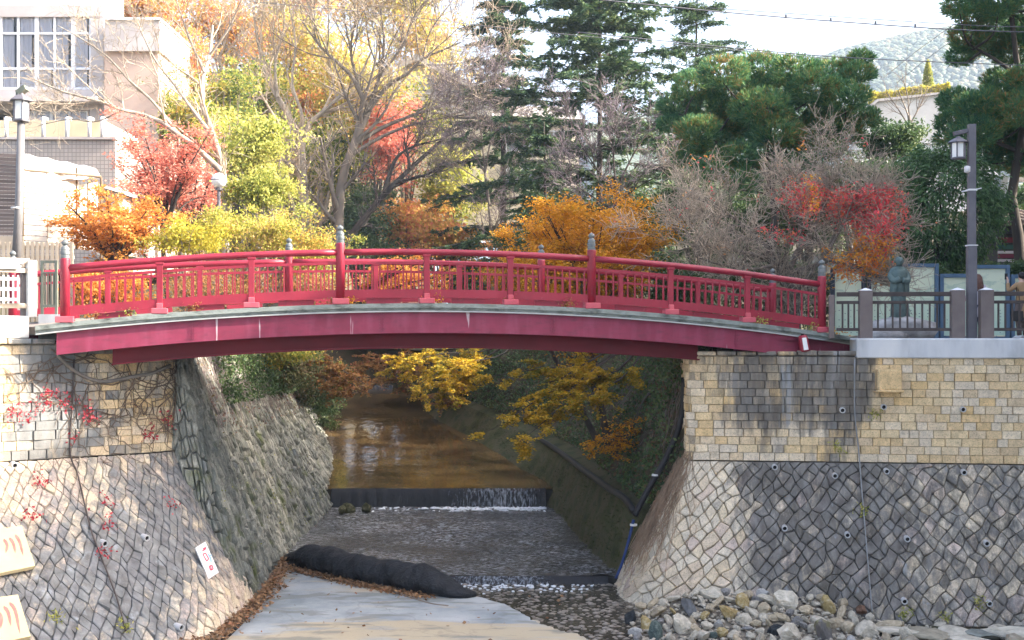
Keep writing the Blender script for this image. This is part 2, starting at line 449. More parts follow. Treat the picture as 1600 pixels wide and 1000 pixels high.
def rippled(name, y0, y1, z, m, step=0.075, amp=1.0):
    ny = int((y1 - y0) / step); nx = 110; V = np.empty((ny + 1, nx + 1, 3))
    for i in range(ny + 1):
        y = y0 + (y1 - y0) * i / ny; a_ = np.interp(y, LBY, LBX) - .5; b_ = np.interp(y, RBY, RBX) + .5; V[i, :, 0] = np.linspace(a_, b_, nx + 1); V[i, :, 1] = y
    X, Y = V[..., 0], V[..., 1]; H = np.zeros_like(X)
    for k in range(46):                                           # many short crossing wavelets, mostly running downstream
        lam = R.uniform(.22, .9); th = R.normal(math.pi / 2, .75); ph = R.uniform(0, 6.28)
        H += lam * .0075 * np.sin(2 * np.pi / lam * (X * math.cos(th) + Y * math.sin(th)) + ph)
    H *= amp * (.55 + .45 * np.sin(X * .9 + .7 * np.sin(Y * .6)) * np.cos(Y * .45 + 1))
    V[..., 2] = z + H * sm((YW2 - Y) / .5 + .3)
    F = [(i * (nx + 1) + j, i * (nx + 1) + j + 1, (i + 1) * (nx + 1) + j + 1, (i + 1) * (nx + 1) + j) for i in range(ny) for j in range(nx)]
    return from_arrays(name, V.reshape(-1, 3), np.array(F), m, None, (0, 0, 0), True, 0, 'structure')
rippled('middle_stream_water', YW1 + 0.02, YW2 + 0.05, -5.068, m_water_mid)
strip('upper_stream_water', YW2 + 0.02, 53.0, -4.55, -2.38, m_water_far, 30)
# weirs: a low sill and the main one
w = MB(); a, b = np.interp(YW1, LBY, LBX) - 0.3, np.interp(YW1, RBY, RBX) + 0.2
w.box(((a + b) / 2, YW1 + 0.25, -5.25), (b - a, 0.5, 0.32))
w.build('lower_weir', m_mortar_dark, kind='structure', bevel=0.03)
w = MB(); a, b = np.interp(YW2, LBY, LBX) - 0.6, np.interp(YW2, RBY, RBX) + 0.5
w.box(((a + b) / 2, YW2 + 0.3, -4.9), (b - a, 0.55, 0.66))
w.build('main_weir', m_mortar_dark, kind='structure', bevel=0.03)
def fall(name, y, z0, z1, x0, x1):
    V = []; F = []; nx, nz = 60, 6
    for i in range(nx + 1):
        x = x0 + (x1 - x0) * i / nx; wob = 0.03 * math.sin(i * 1.9) + 0.02 * math.sin(i * 4.7)
        for k in range(nz + 1):
            s = k / nz
            V.append((x, y - 0.03 - (0.16 + wob) * s ** 0.7, z0 + (z1 - z0) * s))
    for i in range(nx):
        for k in range(nz):
            q = i * (nz + 1) + k; F.append((q, q + 1, q + nz + 2, q + nz + 1))
    return from_arrays(name, V, F, m_fall, None, None, True, 0, 'structure')
fall('waterfall', YW2, -4.53, -5.07, -5.3, 1.0)
fall('low_waterfall', YW1, -5.07, -5.23, -1.6, 2.0)

ICO = None
def ico(level=2):
    import bmesh
    bm = bmesh.new(); bmesh.ops.create_icosphere(bm, subdivisions=level, radius=1.0)
    V = np.array([v.co[:] for v in bm.verts]); F = np.array([[v.index for v in f.verts] for f in bm.faces]); bm.free()
    return V, F
ICO1, ICO2 = ico(1), ico(2)
def blobs(name, C, S, m, kind='stuff', base=ICO1, jit=0.15, rot=True):
    """many small lumps joined into one mesh. C (N,3), S (N,3)."""
    C = np.asarray(C, float); S = np.asarray(S, float); N = len(C)
    BV, BF = base; k = len(BV)
    V = BV[None] * (1 + jit * R.standard_normal((N, k, 1)))
    V = V * S[:, None, :]
    if rot:
        a = R.uniform(0, 2 * np.pi, N); c, s = np.cos(a)[:, None], np.sin(a)[:, None]
        V = np.stack([V[..., 0] * c - V[..., 1] * s, V[..., 0] * s + V[..., 1] * c, V[..., 2]], -1)
    V = V + C[:, None, :]
    F = (np.arange(N)[:, None, None] * k + BF[None]).reshape(-1, 3)
    return from_arrays(name, V.reshape(-1, 3), F, m, None, (0, 0, 0), True, 0, kind)
n = 420; fx = R.uniform(-2.4, 0.95, n); fx = np.where(R.random(n) < 0.2, R.uniform(-4, 0.95, n), fx)
blobs('foam', np.c_[fx, YW2 - 0.22 - np.abs(R.normal(0, 0.30, n)), np.full(n, -5.065)], np.c_[R.uniform(.02, .12, n), R.uniform(.015, .05, n), R.uniform(.008, .035, n)], m_foam)
n = 110; fx = R.uniform(-1.4, 1.7, n)
blobs('foam', np.c_[fx, YW1 - 0.2 - np.abs(R.normal(0, 0.35, n)), np.full(n, -5.215)], np.c_[R.uniform(.02, .07, n), R.uniform(.02, .05, n), R.uniform(.01, .03, n)], m_foam)
# cobbles of the paved bed, just breaking the surface
m_cobble = M('cobble', [(0.09, 0.075, 0.06), (0.22, 0.19, 0.155), (0.34, 0.30, 0.26)], 9, 0.45, 0.3, 30, 0.01, spec=0.5)
pts = []
for i, y in enumerate(np.arange(17.0, 25.3, 0.125)):
    for x in np.arange(-2.6, 3.2, 0.17):
        pts.append((x + 0.085 * (i % 2) + R.normal(0, .02), y + R.normal(0, .015), -5.243 + R.normal(0, 0.012)))
pts = np.array(pts); n = len(pts)
blobs('cobbles', pts, np.c_[R.uniform(.07, .095, n), R.uniform(.045, .062, n), R.uniform(.03, .045, n)], m_cobble, rot=False, jit=0.1)

# ------------------------------------------------------------------ ruled wall surfaces and the stones laid on them
class Ruled:
    def __init__(s, top, bot, flip=1, m=6):
        s.t = smooth_path(top, m) if m > 1 else np.array(top, float)
        s.b = smooth_path(bot, m) if m > 1 else np.array(bot, float)
        mid = (s.t + s.b) / 2
        s.cum = np.r_[0, np.cumsum(np.linalg.norm(np.diff(mid, axis=0), axis=1))]
        s.L = s.cum[-1]; s.H = np.linalg.norm(s.t - s.b, axis=1).mean(); s.flip = flip
    def at(s, u, v):
        u = np.asarray(u, float); v = np.asarray(v, float)[..., None] / s.H
        T = np.stack([np.interp(u, s.cum, s.t[:, k]) for k in range(3)], -1)
        B = np.stack([np.interp(u, s.cum, s.b[:, k]) for k in range(3)], -1)
        return T * (1 - v) + B * v
    def n(s, u, v):
        e = 0.05
        du = s.at(np.clip(np.asarray(u) + e, 0, s.L), v) - s.at(np.clip(np.asarray(u) - e, 0, s.L), v)
        dv = s.at(u, np.asarray(v) + e) - s.at(u, np.asarray(v) - e)
        return nrm(np.cross(du, dv)) * s.flip
    def grid(s, mb, nv=4, v1=None, depth=0.03):
        nu = len(s.cum); vs = np.linspace(0, v1 or s.H, nv + 1)
        V = [s.at(u, v) - s.n(u, v) * depth for u in s.cum for v in vs]
        F = [(i * (nv + 1) + k, i * (nv + 1) + k + 1, (i + 1) * (nv + 1) + k + 1, (i + 1) * (nv + 1) + k) for i in range(nu - 1) for k in range(nv)]
        mb.add(V, F)
    def find(s, px, py):
        U, Vv = np.meshgrid(np.linspace(0, s.L, 160), np.linspace(0, s.H, 60), indexing='ij')
        p = s.at(U, Vv); X = p[..., 0] / p[..., 1] * FPX + 800; Y = HZ - p[..., 2] / p[..., 1] * FPX
        i = np.unravel_index(np.argmin((X - px) ** 2 + (Y - py) ** 2), X.shape)
        return U[i], Vv[i]

def clip_poly(poly, x0, x1, y0, y1):
    for ax, lim, sg in ((0, x0, 1), (0, x1, -1), (1, y0, 1), (1, y1, -1)):
        out = []
        for i in range(len(poly)):
            a, b = poly[i], poly[(i + 1) % len(poly)]
            da, db = (a[ax] - lim) * sg, (b[ax] - lim) * sg
            if da >= 0: out.append(a)
            if da * db < 0:
                t = da / (da - db); out.append((a[0] + (b[0] - a[0]) * t, a[1] + (b[1] - a[1]) * t))
        poly = out
        if len(poly) < 3: return []
    return poly
def poly_area(p):
    p = np.array(p); return 0.5 * abs(np.dot(p[:, 0], np.roll(p[:, 1], -1)) - np.dot(p[:, 1], np.roll(p[:, 0], -1)))
def courses(u0, u1, v0, v1, ch, w0, w1):
    out = []; v = v0; k = max(1, round((v1 - v0) / ch)); ch = (v1 - v0) / k
    for i in range(k):
        u = u0 - R.uniform(0, w1)
        while u < u1:
            w_ = R.uniform(w0, w1)
            a, b = max(u, u0), min(u + w_, u1)
            if b - a > 0.06: out.append([(a, v), (b, v), (b, v + ch), (a, v + ch)])
            u += w_
        v += ch
    return out
def diagonals(u0, u1, v0, v1, s, asp=1.25, jit=0.16, merge=0.2):
    n = int((u1 - u0 + (v1 - v0)) / s) + 6; pt = {}
    def q(i, j):
        if (i, j) not in pt:
            pt[(i, j)] = (u0 + (i - j) * s * 0.62 + R.normal(0, jit * s * .5), v0 + (i + j) * s * 0.62 * asp + R.normal(0, jit * s * .5))
        return pt[(i, j)]
    used = set(); out = []
    for i in range(-n * 2, n * 2):
        for j in range(-n * 2, n * 2):
            cu, cv = u0 + (i - j) * s * .62, v0 + (i + j + 1) * s * .62 * asp
            if not (u0 - s < cu < u1 + s and v0 - s < cv < v1 + s) or (i, j) in used: continue
            if R.random() < merge and (i + 1, j) not in used:
                used.add((i + 1, j)); p = [q(i, j), q(i + 1, j), q(i + 2, j), q(i + 2, j + 1), q(i + 1, j + 1), q(i, j + 1)]
            else: p = [q(i, j), q(i + 1, j), q(i + 1, j + 1), q(i, j + 1)]
            used.add((i, j))
            p = clip_poly(p, u0, u1, v0, v1)
            if len(p) >= 3 and poly_area(p) > 0.12 * s * s: out.append(p)
    return out
def stone_geo(surf, poly, gap, h, roundness=0.28, vary=0.5):
    p = np.array(poly)
    rough = roundness > 0.3
    if rough:                                                     # knock the corners off unevenly
        q = []
        for i in range(len(p)):
            a, b, c_ = p[i - 1], p[i], p[(i + 1) % len(p)]
            q += [b + (a - b) * R.uniform(.03, .20), b + (c_ - b) * R.uniform(.03, .20)]
        p = np.array(q)
    c = p.mean(0); k = len(p)
    size = math.sqrt(poly_area(poly))
    d = p - c; L = np.linalg.norm(d, axis=1, keepdims=True)
    def shrink(e): return c + d * np.clip(1 - e / L, 0.2, 1)
    hh = h * (1 + vary * R.uniform(-1, 1)); tx, ty = R.normal(0, .10 if rough else .05, 2)
    tilt = lambda q: (q[:, :1] - c[0]) * tx + (q[:, 1:] - c[1]) * ty
    p0, p1, p2 = shrink(gap), shrink(gap + .12 * roundness * size), shrink(gap + (.42 if rough else .3) * roundness * size)
    prof = ((p0, -0.035), (p1, hh * .6), (p2, hh)) if rough else ((p0, -0.035), (p0, hh * .5), (p2, hh))
    rings = []
    for i, (q, dep) in enumerate(prof):
        e = np.full((k, 1), dep) if i == 0 else np.maximum(dep + tilt(q) + R.normal(0, .10 * hh, (k, 1)) * (i == 2), .004)
        rings.append(surf.at(q[:, 0], q[:, 1]) + surf.n(q[:, 0], q[:, 1]) * e)
    V = np.vstack(rings); F = []
    for r in range(2):
        for i in range(k):
            F.append((r * k + i, r * k + (i + 1) % k, (r + 1) * k + (i + 1) % k, (r + 1) * k + i))
    F.append(tuple(2 * k + i for i in range(k)))
    if surf.flip < 0: F = [f[::-1] for f in F]
    return V, F
def lay(surf, polys, name, m, parent, gap=0.008, h=0.03, roundness=0.25, limit=300, stuff_name=None, vary=0.5):
    def vis(p):
        c = np.array(p).mean(0); w_ = surf.at(c[0], c[1]); x = w_[0] / w_[1] * FPX + 800; y = HZ - w_[2] / w_[1] * FPX
        inside = -20 < x < 1620 and y < 1020
        return (0 if inside else 1, -poly_area(p) / w_[1] ** 2)
    polys = sorted(polys, key=vis)
    for p in polys[:limit]:
        V, F = stone_geo(surf, p, gap, h, roundness, vary)
        from_arrays(name, V, F, m, parent)
    if len(polys) > limit:
        mb = MB()
        for p in polys[limit:]: mb.add(*stone_geo(surf, p, gap, h, roundness, vary))
        mb.build(stuff_name or name + 's', m, parent, kind='stuff')

m_pipe = M('grey_plastic_pipe', [(0.42, 0.43, 0.44), (0.5, 0.5, 0.5)], 5, 0.5, 0.1)
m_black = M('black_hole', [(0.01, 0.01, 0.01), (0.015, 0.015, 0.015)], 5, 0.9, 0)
def weep(surf, spots, parent):
    for px, py in spots:
        u, v = surf.find(px, py); p, nn = surf.at(u, v), surf.n(u, v)
        d = nrm(np.array((nn[0], nn[1], -0.05)))
        ring = MB(); a = nrm(np.cross(d, (0, 0, 1))); b_ = np.cross(a, d); N = 12
        for rr, dep in ((0.055, -0.03), (0.055, 0.12), (0.038, 0.12), (0.036, -0.02)):
            for k in range(N):
                g = 2 * math.pi * k / N; ring.v.append(tuple(p + d * dep + a * rr * math.cos(g) + b_ * rr * math.sin(g)))
        for r_ in range(3):
            for k in range(N): ring.f.append((r_ * N + k, r_ * N + (k + 1) % N, (r_ + 1) * N + (k + 1) % N, (r_ + 1) * N + k))
        pipe = ring.build('weep_pipe', m_pipe, parent)
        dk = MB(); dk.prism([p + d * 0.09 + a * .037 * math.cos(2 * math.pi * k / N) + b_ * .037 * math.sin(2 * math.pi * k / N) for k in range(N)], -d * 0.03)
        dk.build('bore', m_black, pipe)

# ---- right wall
def rw(x): return 24.0 - (x - 3.49) * 0.127
XR = [14.0, 11.5, 9.0, 6.5, 4.6]
zb = -2.5
rt = [(x, rw(x), -0.42) for x in XR] + [(3.80, 23.965, -0.42), (3.52, 24.02, -0.42), (3.50, 24.3, -0.42), (3.62, 25.8, -0.42)]
rb = [(x, y, zb) for x, y, z in rt]
RU = Ruled(rt, rb, 1, 3)
lt_ = rb
lb_ = [(x - 0.17, rw(x) - 1.42, -5.33) for x in XR[:-1]] + [(4.0, 22.55, -5.33), (3.0, 22.75, -5.33), (2.35, 23.35, -5.33), (2.12, 24.2, -5.33), (2.15, 25.8, -5.33)]
RL = Ruled(lt_, lb_, 1, 5)
for S_ in (RU, RL):
    if S_.n(S_.L * .3, S_.H * .5)[1] > 0: S_.flip = -1
mb = MB(); RU.grid(mb, 3); RL.grid(mb, 5)
# the wall goes on out of the picture to the right, and its top is closed behind the coping
mb.add([(14, 22.66, -0.42), (16, 20, -0.42), (17, 8, -0.42), (17, -20, -0.42), (14, 22.66, -2.5), (16, 20, -2.5), (17, 8, -2.5), (17, -20, -2.5), (13.5, 21.2, -5.4), (14.8, 19.3, -5.4), (15.7, 8, -5.4), (15.7, -20, -5.4)],
       [(0, 1, 5, 4), (1, 2, 6, 5), (2, 3, 7, 6), (4, 5, 9, 8), (5, 6, 10, 9), (6, 7, 11, 10)])
mb.add([(14, 22.69, -0.42), (3.53, 24.05, -0.42), (3.65, 25.8, -0.42), (14, 25.8, -0.42)], [(0, 1, 2, 3)])
wall_r = tag(mb.build('retaining_wall', m_mortar_r, org=(8, 23, -5.3)), 'tan masonry river wall right of the stream, dark run-off stains over rough diagonal stones', 'wall', 'river walls either side of the stream')
u_edge = RU.find(1640, 650)[0]
lay(RU, courses(u_edge - 0.3, RU.L, 0.02, RU.H - 0.01, 0.156, 0.18, 0.39), 'brick', m_brick_r, wall_r, 0.006, 0.022, 0.14, 300, 'bricks', 0.6)
u_edge = RL.find(1640, 800)[0]
lay(RL, diagonals(u_edge - 0.2, RL.L, 0.02, RL.H - 0.02, 0.205, 1.2, .30, .14), 'stone', m_stone_r, wall_r, 0.003, 0.030, 0.34, 300, 'stones', 0.6)
weep(RU, [(1316, 640), (1381, 636), (1506, 638)], wall_r)
weep(RL, [(1209, 729), (1302, 742), (1382, 737), (1505, 737), (1223, 824), (1324, 836), (1414, 843), (1540, 846), (1412, 938), (1543, 943)], wall_r)
# coping stones left of the parapet, square stone outlet box
us = np.linspace(RU.find(1338, 552)[0], RU.find(1090, 552)[0], 9)
for a, b in zip(us[:-1], us[1:]):
    c = MB(); p0, p1 = RU.at(a + .01, 0), RU.at(b - .01, 0); nn = RU.n((a + b) / 2, 0)
    hh = R.uniform(0.075, 0.10)
    c.prism([p0 + nn * .06, p1 + nn * .06, p1 - nn * .35, p0 - nn * .35], (0, 0, hh))
    c.build('coping_stone', m_brick_r, wall_r, bevel=0.02)
u, v = RU.find(1386, 593); p, nn = RU.at(u, v), RU.n(u, v); ax = nrm(np.cross((0, 0, 1), nn)); up = np.array((0, 0, 1.0))
c = MB(); c.box(p + nn * .12, (0.46, 0.30, 0.40), (ax, nn, up)); c.box(p + nn * .14 - up * .22, (0.54, 0.34, 0.05), (ax, nn, up)); c.build('outlet_box', m_brick_r, wall_r, bevel=0.025)
# concrete parapet
xl = (1334 - 800) / FPX * 23.7
pa = MB(); c = []
for x, o in ((xl, -0.09), (14.0, -0.09), (14.05, 0.42), (xl, 0.42)): c.append((x, rw(x) + o, -0.47))
pa.prism(c, (0, 0, 0.39)); pa.build('parapet', m_concrete, wall_r, bevel=0.03)

# ---- left wall: brick face, spreading stone foot, and the long channel wall
dl = np.array((-4.12, -3.24)); dl = dl / np.linalg.norm(dl)
def lw(s): return np.array((-6.38, 22.7)) + dl * s
SL = [0.0, 0.35, 0.9, 1.8, 3.0, 5.25]
zt, zm = -0.17, -2.2
lt2 = [(-6.50, 23.2, zt), (-6.40, 22.85, zt)] + [(*lw(s), zt) for s in SL[1:]]
lm2 = [(x, y, zm) for x, y, z in lt2]
LU = Ruled(lt2, lm2, 1, 3)
lbt = [(-4.85, 22.9, -5.0), (-4.78, 22.0, -5.0), (-4.74, 21.0, -5.0), (-4.85, 19.9, -5.0), (-5.55, 18.8, -5.0), (-6.7, 17.7, -5.0), (-8.8, 15.6, -5.0)]
LL = Ruled(lm2, lbt, 1, 5)
ct = [(-6.41, 22.84, zm - .02), (-6.44, 22.95, -1.1), (-6.5, 23.2, zt), (-6.7, 24.6, zt), (-6.9, 26, zt), (-7.2, 30, -0.3), (-7.6, 38, -0.7), (-8.6, 43, -1.0), (-10.0, 49, -1.0), (-10.5, 53, -0.8)]
cb = [(-4.82, 22.0, -5.25), (-4.86, 22.5, -5.25), (-4.90, 23.1, -5.25), (-5.0, 24.6, -5.25), (-5.1, 26, -5.25), (-5.25, 30, -5.25), (-5.40, 38, -4.9), (-6.3, 43, -4.2), (-7.6, 49, -3.5), (-8.0, 53, -3.0)]
CH = Ruled(ct, cb, 1, 5)
if LU.n(1, 1)[1] > 0: LU.flip = -1
if LL.n(2, 1)[0] < 0: LL.flip = -1
if CH.n(8, 2)[0] < 0: CH.flip = -1
mb = MB(); LU.grid(mb, 3); LL.grid(mb, 5); CH.grid(mb, 6, depth=0.05)
mb.add([(-10.5, 19.46, zt), (-20, 12, zt), (-30, -20, zt), (-10.5, 19.46, zm), (-20, 12, zm), (-30, -20, zm), (-8.8, 15.6, -5), (-16, 8, -5), (-26, -20, -5)], [(0, 1, 4, 3), (1, 2, 5, 4), (3, 4, 7, 6), (4, 5, 8, 7)])
m_mortar_l = STONE('pale_mortar', [(0.36, 0.32, 0.25), (0.42, 0.38, 0.31)], [(0.055, 0.065, 0.075), (0.12, 0.135, 0.15), (0.20, 0.22, 0.23)], (-8.5, -4.4, [(0.0, 0.44), (0.25, 0.56), (0.58, 0.64), (0.78, 0.46), (1.0, 0.15)]), 0.475, 0.0, (2.0, 2.0, 0.7), zb=(-3.7, -2.6, .07, -.07))
wall_l = tag(mb.build('retaining_wall', m_mortar_l, org=(-7, 22, -5)), 'pale river wall left of the stream with creeper over its bricks', 'wall', 'river walls either side of the stream')
u_l = LU.find(-40, 600)[0]
lay(LU, courses(0.02, u_l + .2, 0.02, LU.H - 0.01, 0.165, 0.20, 0.40), 'brick', m_brick_l, wall_l, 0.006, 0.02, 0.14, 300, 'bricks', 0.6)
u_l = LL.find(-60, 800)[0]
lay(LL, diagonals(0.02, u_l + .3, 0.02, LL.H - 0.02, 0.145, 1.75, .30, .22), 'stone', m_stone_l, wall_l, 0.002, 0.016, 0.32, 300, 'stones', 0.7)
lay(CH, diagonals(0.02, 27.0, 0.02, CH.H - 0.02, 0.19, 1.5, .4), 'stone', m_stone_c, wall_l, 0.008, 0.07, 0.45, 0, 'channel_stones', 0.7)
weep(LL, [(20, 727), (158, 846), (225, 840), (275, 976)], wall_l)
us = np.linspace(LU.find(-30, 540)[0], LU.find(84, 540)[0], 4)
for a, b in zip(us[:-1], us[1:]):
    p0, p1 = LU.at(a - .01, 0), LU.at(b + .01, 0); nn = LU.n((a + b) / 2, 0)
    c = MB(); c.prism([p0 + nn * .10, p1 + nn * .10, p1 - nn * .4, p0 - nn * .4], (0, 0, 0.09)); c.build('coping_stone', m_brick_l, wall_l, bevel=0.02)
e = P(62, 500, 21.3); nn = LU.n(2.5, .1)
q0 = np.array((*lw(2.6), -0.075)); q1 = np.array((*lw(7.0), -0.075))
c = MB(); c.prism([q0 + nn * .06, q1 + nn * .06, q1 - nn * .4, q0 - nn * .4], (0, 0, 0.39)); c.build('parapet', m_white_concrete, wall_l, bevel=0.025)

# ---- right channel side: mossy concrete foot, ledge, earth bank
BY = [24.3, 25.4, 30, 35.6, 40, 43, 46, 49, 52.5, 55]
b0 = [(3.0, -5.4), (2.2, -5.4), (1.55, -5.4), (0.98, -5.3), (-0.8, -4.5), (-2.0, -4.1), (-3.2, -3.7), (-4.0, -3.4), (-4.5, -3.0), (-7, -2.8)]
b1 = [(3.6, -3.65), (2.7, -3.65), (2.15, -3.62), (1.6, -3.5), (0.6, -3.3), (-0.8, -2.9), (-2.2, -2.5), (-3.2, -2.2), (-3.9, -2.0), (-6.6, -1.8)]
b2 = [(3.9, -3.55), (3.0, -3.55), (2.5, -3.5), (2.0, -3.4), (1.0, -3.2), (-0.4, -2.8), (-1.9, -2.4), (-3.0, -2.1), (-3.7, -1.9), (-6.4, -1.7)]
b3 = [(4.5, -0.15), (3.8, -0.15), (4.35, -0.2), (4.55, -0.3), (3.25, -0.4), (1.55, -0.4), (-0.45, -0.5), (-2.45, -0.6), (-4.3, -0.7), (-8.0, -0.5)]
def cv(b): return [(x, y, z) for (x, z), y in zip(b, BY)]
BK0 = Ruled(cv(b1), cv(b0), 1, 6); BK1 = Ruled(cv(b2), cv(b1), 1, 6); BK2 = Ruled(cv(b3), cv(b2), 1, 6)
for S_ in (BK0, BK1, BK2):
    if S_.n(5, S_.H / 2)[2] < 0: S_.flip = -1
def bumpy(S_, mb, nv, amp):
    us = np.linspace(0, S_.L, 110); vs = np.linspace(0, S_.H, nv + 1); V = []
    for u in us:
        for v in vs:
            e = amp * R.normal() if 0 < v < S_.H else 0
            V.append(S_.at(u, v) + S_.n(u, v) * e)
    mb.add(V, [(i * (nv + 1) + k, i * (nv + 1) + k + 1, (i + 1) * (nv + 1) + k + 1, (i + 1) * (nv + 1) + k) for i in range(len(us) - 1) for k in range(nv)])
mb = MB(); bumpy(BK0, mb, 6, 0.03); bumpy(BK1, mb, 1, 0)
mb.build('mossy_bank_footing', m_moss_wall, org=(0, 0, 0), smooth=True, kind='structure')
mb = MB(); bumpy(BK2, mb, 12, 0.10)
mb.build('river_bank', m_earth, org=(0, 0, 0), smooth=True, kind='structure')
# back of the channel where it bends out of sight
mb = MB(); mb.add([(-12, 53.2, -3.2), (-3, 53.2, -3.2), (-3, 54.6, -0.3), (-12, 54.6, -0.3)], [(0, 1, 2, 3)]); mb.build('stream_bend_bank', m_earth, org=(0, 0, 0), kind='structure')
fall('far_waterfall', 52.8, -2.22, -2.46, -8.3, -5.2)

# ---- concrete apron in the foreground
za = -4.93
ap = [PZ(430, 893, za), PZ(500, 895, za), PZ(600, 905, za), PZ(700, 925, za), PZ(745, 932, za), PZ(790, 944, za), PZ(822, 962, za), PZ(842, 974, za), PZ(872, 984, za), PZ(906, 992, za), PZ(925, 1003, za),
      PZ(965, 1025, za), PZ(1000, 1060, za), (2.6, 15, za), (3.5, 8, za), (-14, 8, za), (-9, 15, za), (-5.2, 18.6, za), (-4.6, 19.6, za), (-4.55, 22.0, za), (-4.7, 24.0, za), (-4.9, 26.3, za)]
edge = []
for i in range(len(ap)):
    a, b = np.array(ap[i]), np.array(ap[(i + 1) % len(ap)])
    k = 8 if i < 13 else 1
    for j in range(k):
        p = a + (b - a) * j / k
        if k > 1 and (i or j): p = p + np.array((R.normal(0, .025), R.normal(0, .04), 0))
        edge.append(p)
n = len(edge); c = np.array((-1.5, 19.0, za + 0.04))
V = edge + [p + np.array((R.normal(0, .02), R.normal(0, .02), -0.42)) for p in edge] + [c]
F = [(i, (i + 1) % n, 2 * n) for i in range(n)] + [(i, n + i, n + (i + 1) % n, (i + 1) % n) for i in range(n)]
from_arrays('concrete_apron', V, F, m_apron, None, (0, 0, 0), False, 0, 'structure')
# broken pale lip along its stream edge: low rough slabs
# ------------------------------------------------------------------ the red footbridge
def red_mat():
    t = NT('red_paint'); v = t.pos((1, 1, 1))
    c = t.ramp(t.noise(v, 1.6, 6, .6), spread([(0.20, 0.005, 0.019), (0.255, 0.008, 0.027), (0.295, 0.014, 0.036)]))
    c = t.mix(t.ramp(t.noise(t.pos((5, 5, 1.2)), 2.5, 5, .65), [(.52, 0.0), (.68, .45)]), c, (.17, .012, .025))
    c = t.mix(t.ramp(t.noise(v, 23, 6, .7), [(.62, 0.0), (.70, .5)]), c, (.42, .13, .15))
    c = t.mix(t.ramp(t.noise(t.pos((9, 9, 5)), 3.5, 7, .75), [(.635, 0.0), (.69, .8)]), c, (.085, .022, .016))
    t.link(c, t.b.inputs['Base Color']); t.b.inputs['Roughness'].default_value = .5; t.bump(t.noise(v, 30, 4), .2, .006); return t.m
m_red = red_mat()
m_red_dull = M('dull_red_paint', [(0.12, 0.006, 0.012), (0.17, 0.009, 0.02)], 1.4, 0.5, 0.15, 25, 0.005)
m_footing = M('faded_red_paint', [(0.50, 0.11, 0.13), (0.42, 0.07, 0.10)], 4, 0.6, 0.2, 40, 0.004)
m_finial = M('grey_bronze', [(0.10, 0.115, 0.12), (0.20, 0.215, 0.21)], 6, 0.55, 0.2, 40, 0.004, metal=0.25)
m_patina = M('mossy_deck_edge', [(0.06, 0.065, 0.055), (0.24, 0.27, 0.25), (0.15, 0.17, 0.15)], 2.6, 0.9, 0.5, 30, 0.012, stretch=(1, 1, 2))
m_lip = M('pale_lip', [(0.35, 0.36, 0.35), (0.5, 0.5, 0.48)], 3, 0.7, 0.2)
def fascia_mat():
    t = NT('faded_fascia_paint'); v = t.pos((1, 1, 1))
    c = t.ramp(t.noise(v, 1.1, 5), spread([(0.155, 0.009, 0.032), (0.225, 0.020, 0.056), (0.185, 0.013, 0.040)]))
    c = t.mix(t.ramp(t.noise(t.pos((2.5, 2.5, 0.5)), 2.0, 3), [(0.5, 0.0), (0.7, 0.35)]), c, (0.29, 0.065, 0.12))
    c = t.mix(t.ramp(t.noise(t.pos((1.2, 1.2, 4)), 3.0, 6, .7), [(.50, 0.0), (.68, .5)]), c, (.10, .018, .035))
    drip = t.ramp(t.noise(t.pos((3.2, 3.2, 0.28)), 2.3, 3, 0.5), [(0.685, 0.0), (0.72, 0.7)])
    c = t.mix(drip, c, (0.62, 0.58, 0.60))
    spot = t.ramp(t.noise(v, 6.0, 5, 0.7), [(0.70, 0.0), (0.73, 0.8)])
    c = t.mix(spot, c, (0.12, 0.03, 0.045))
    t.link(c, t.b.inputs['Base Color']); t.b.inputs['Roughness'].default_value = 0.55
    t.bump(t.noise(v, 9, 4), 0.15, 0.01); return t.m
m_fascia = fascia_mat()
m_deck = M('deck_boards', [(0.16, 0.14, 0.12), (0.23, 0.20, 0.17)], 3, 0.85, 0.3)

ub = nrm(np.array((4.63, 1.0, 0))); nb = np.array((-ub[1], ub[0], 0))       # along the near edge; away from camera
def NL(t): return np.array((-7.75 + 4.63 * t, 21.0 + 1.0 * t, 0))
def FL(t): return np.array((-9.81 + 5.22 * t, 23.8 + 1.13 * t, 0))
def hd(t): return 0.565 - 0.198 * (t - 1.36) ** 2
def on(L, t, dz=0.0, back=0.0): return L(t) + nb * back + np.array((0, 0, hd(t) + dz))

bridge = empty('red_footbridge', on(NL, 1.5, -0.5), 'arched red footbridge with round posts and baluster railings over the stream', 'bridge')
T = np.linspace(-0.10, 3.36, 70)
def sweep(name, L, rows, m, ts=T, closed=True, smooth=False):
    """rows: list of (dz, back) giving the cross section, swept along the arch."""
    k = len(rows); V = [on(L, t, dz, bk) for t in ts for dz, bk in rows]; F = []
    for i in range(len(ts) - 1):
        for j in range(k if closed else k - 1):
            F.append((i * k + j, (i + 1) * k + j, (i + 1) * k + (j + 1) % k, i * k + (j + 1) % k))
    F.append(tuple(range(k))); F.append(tuple((len(ts) - 1) * k + j for j in reversed(range(k))))
    return from_arrays(name, V, F, m, bridge, smooth=smooth)
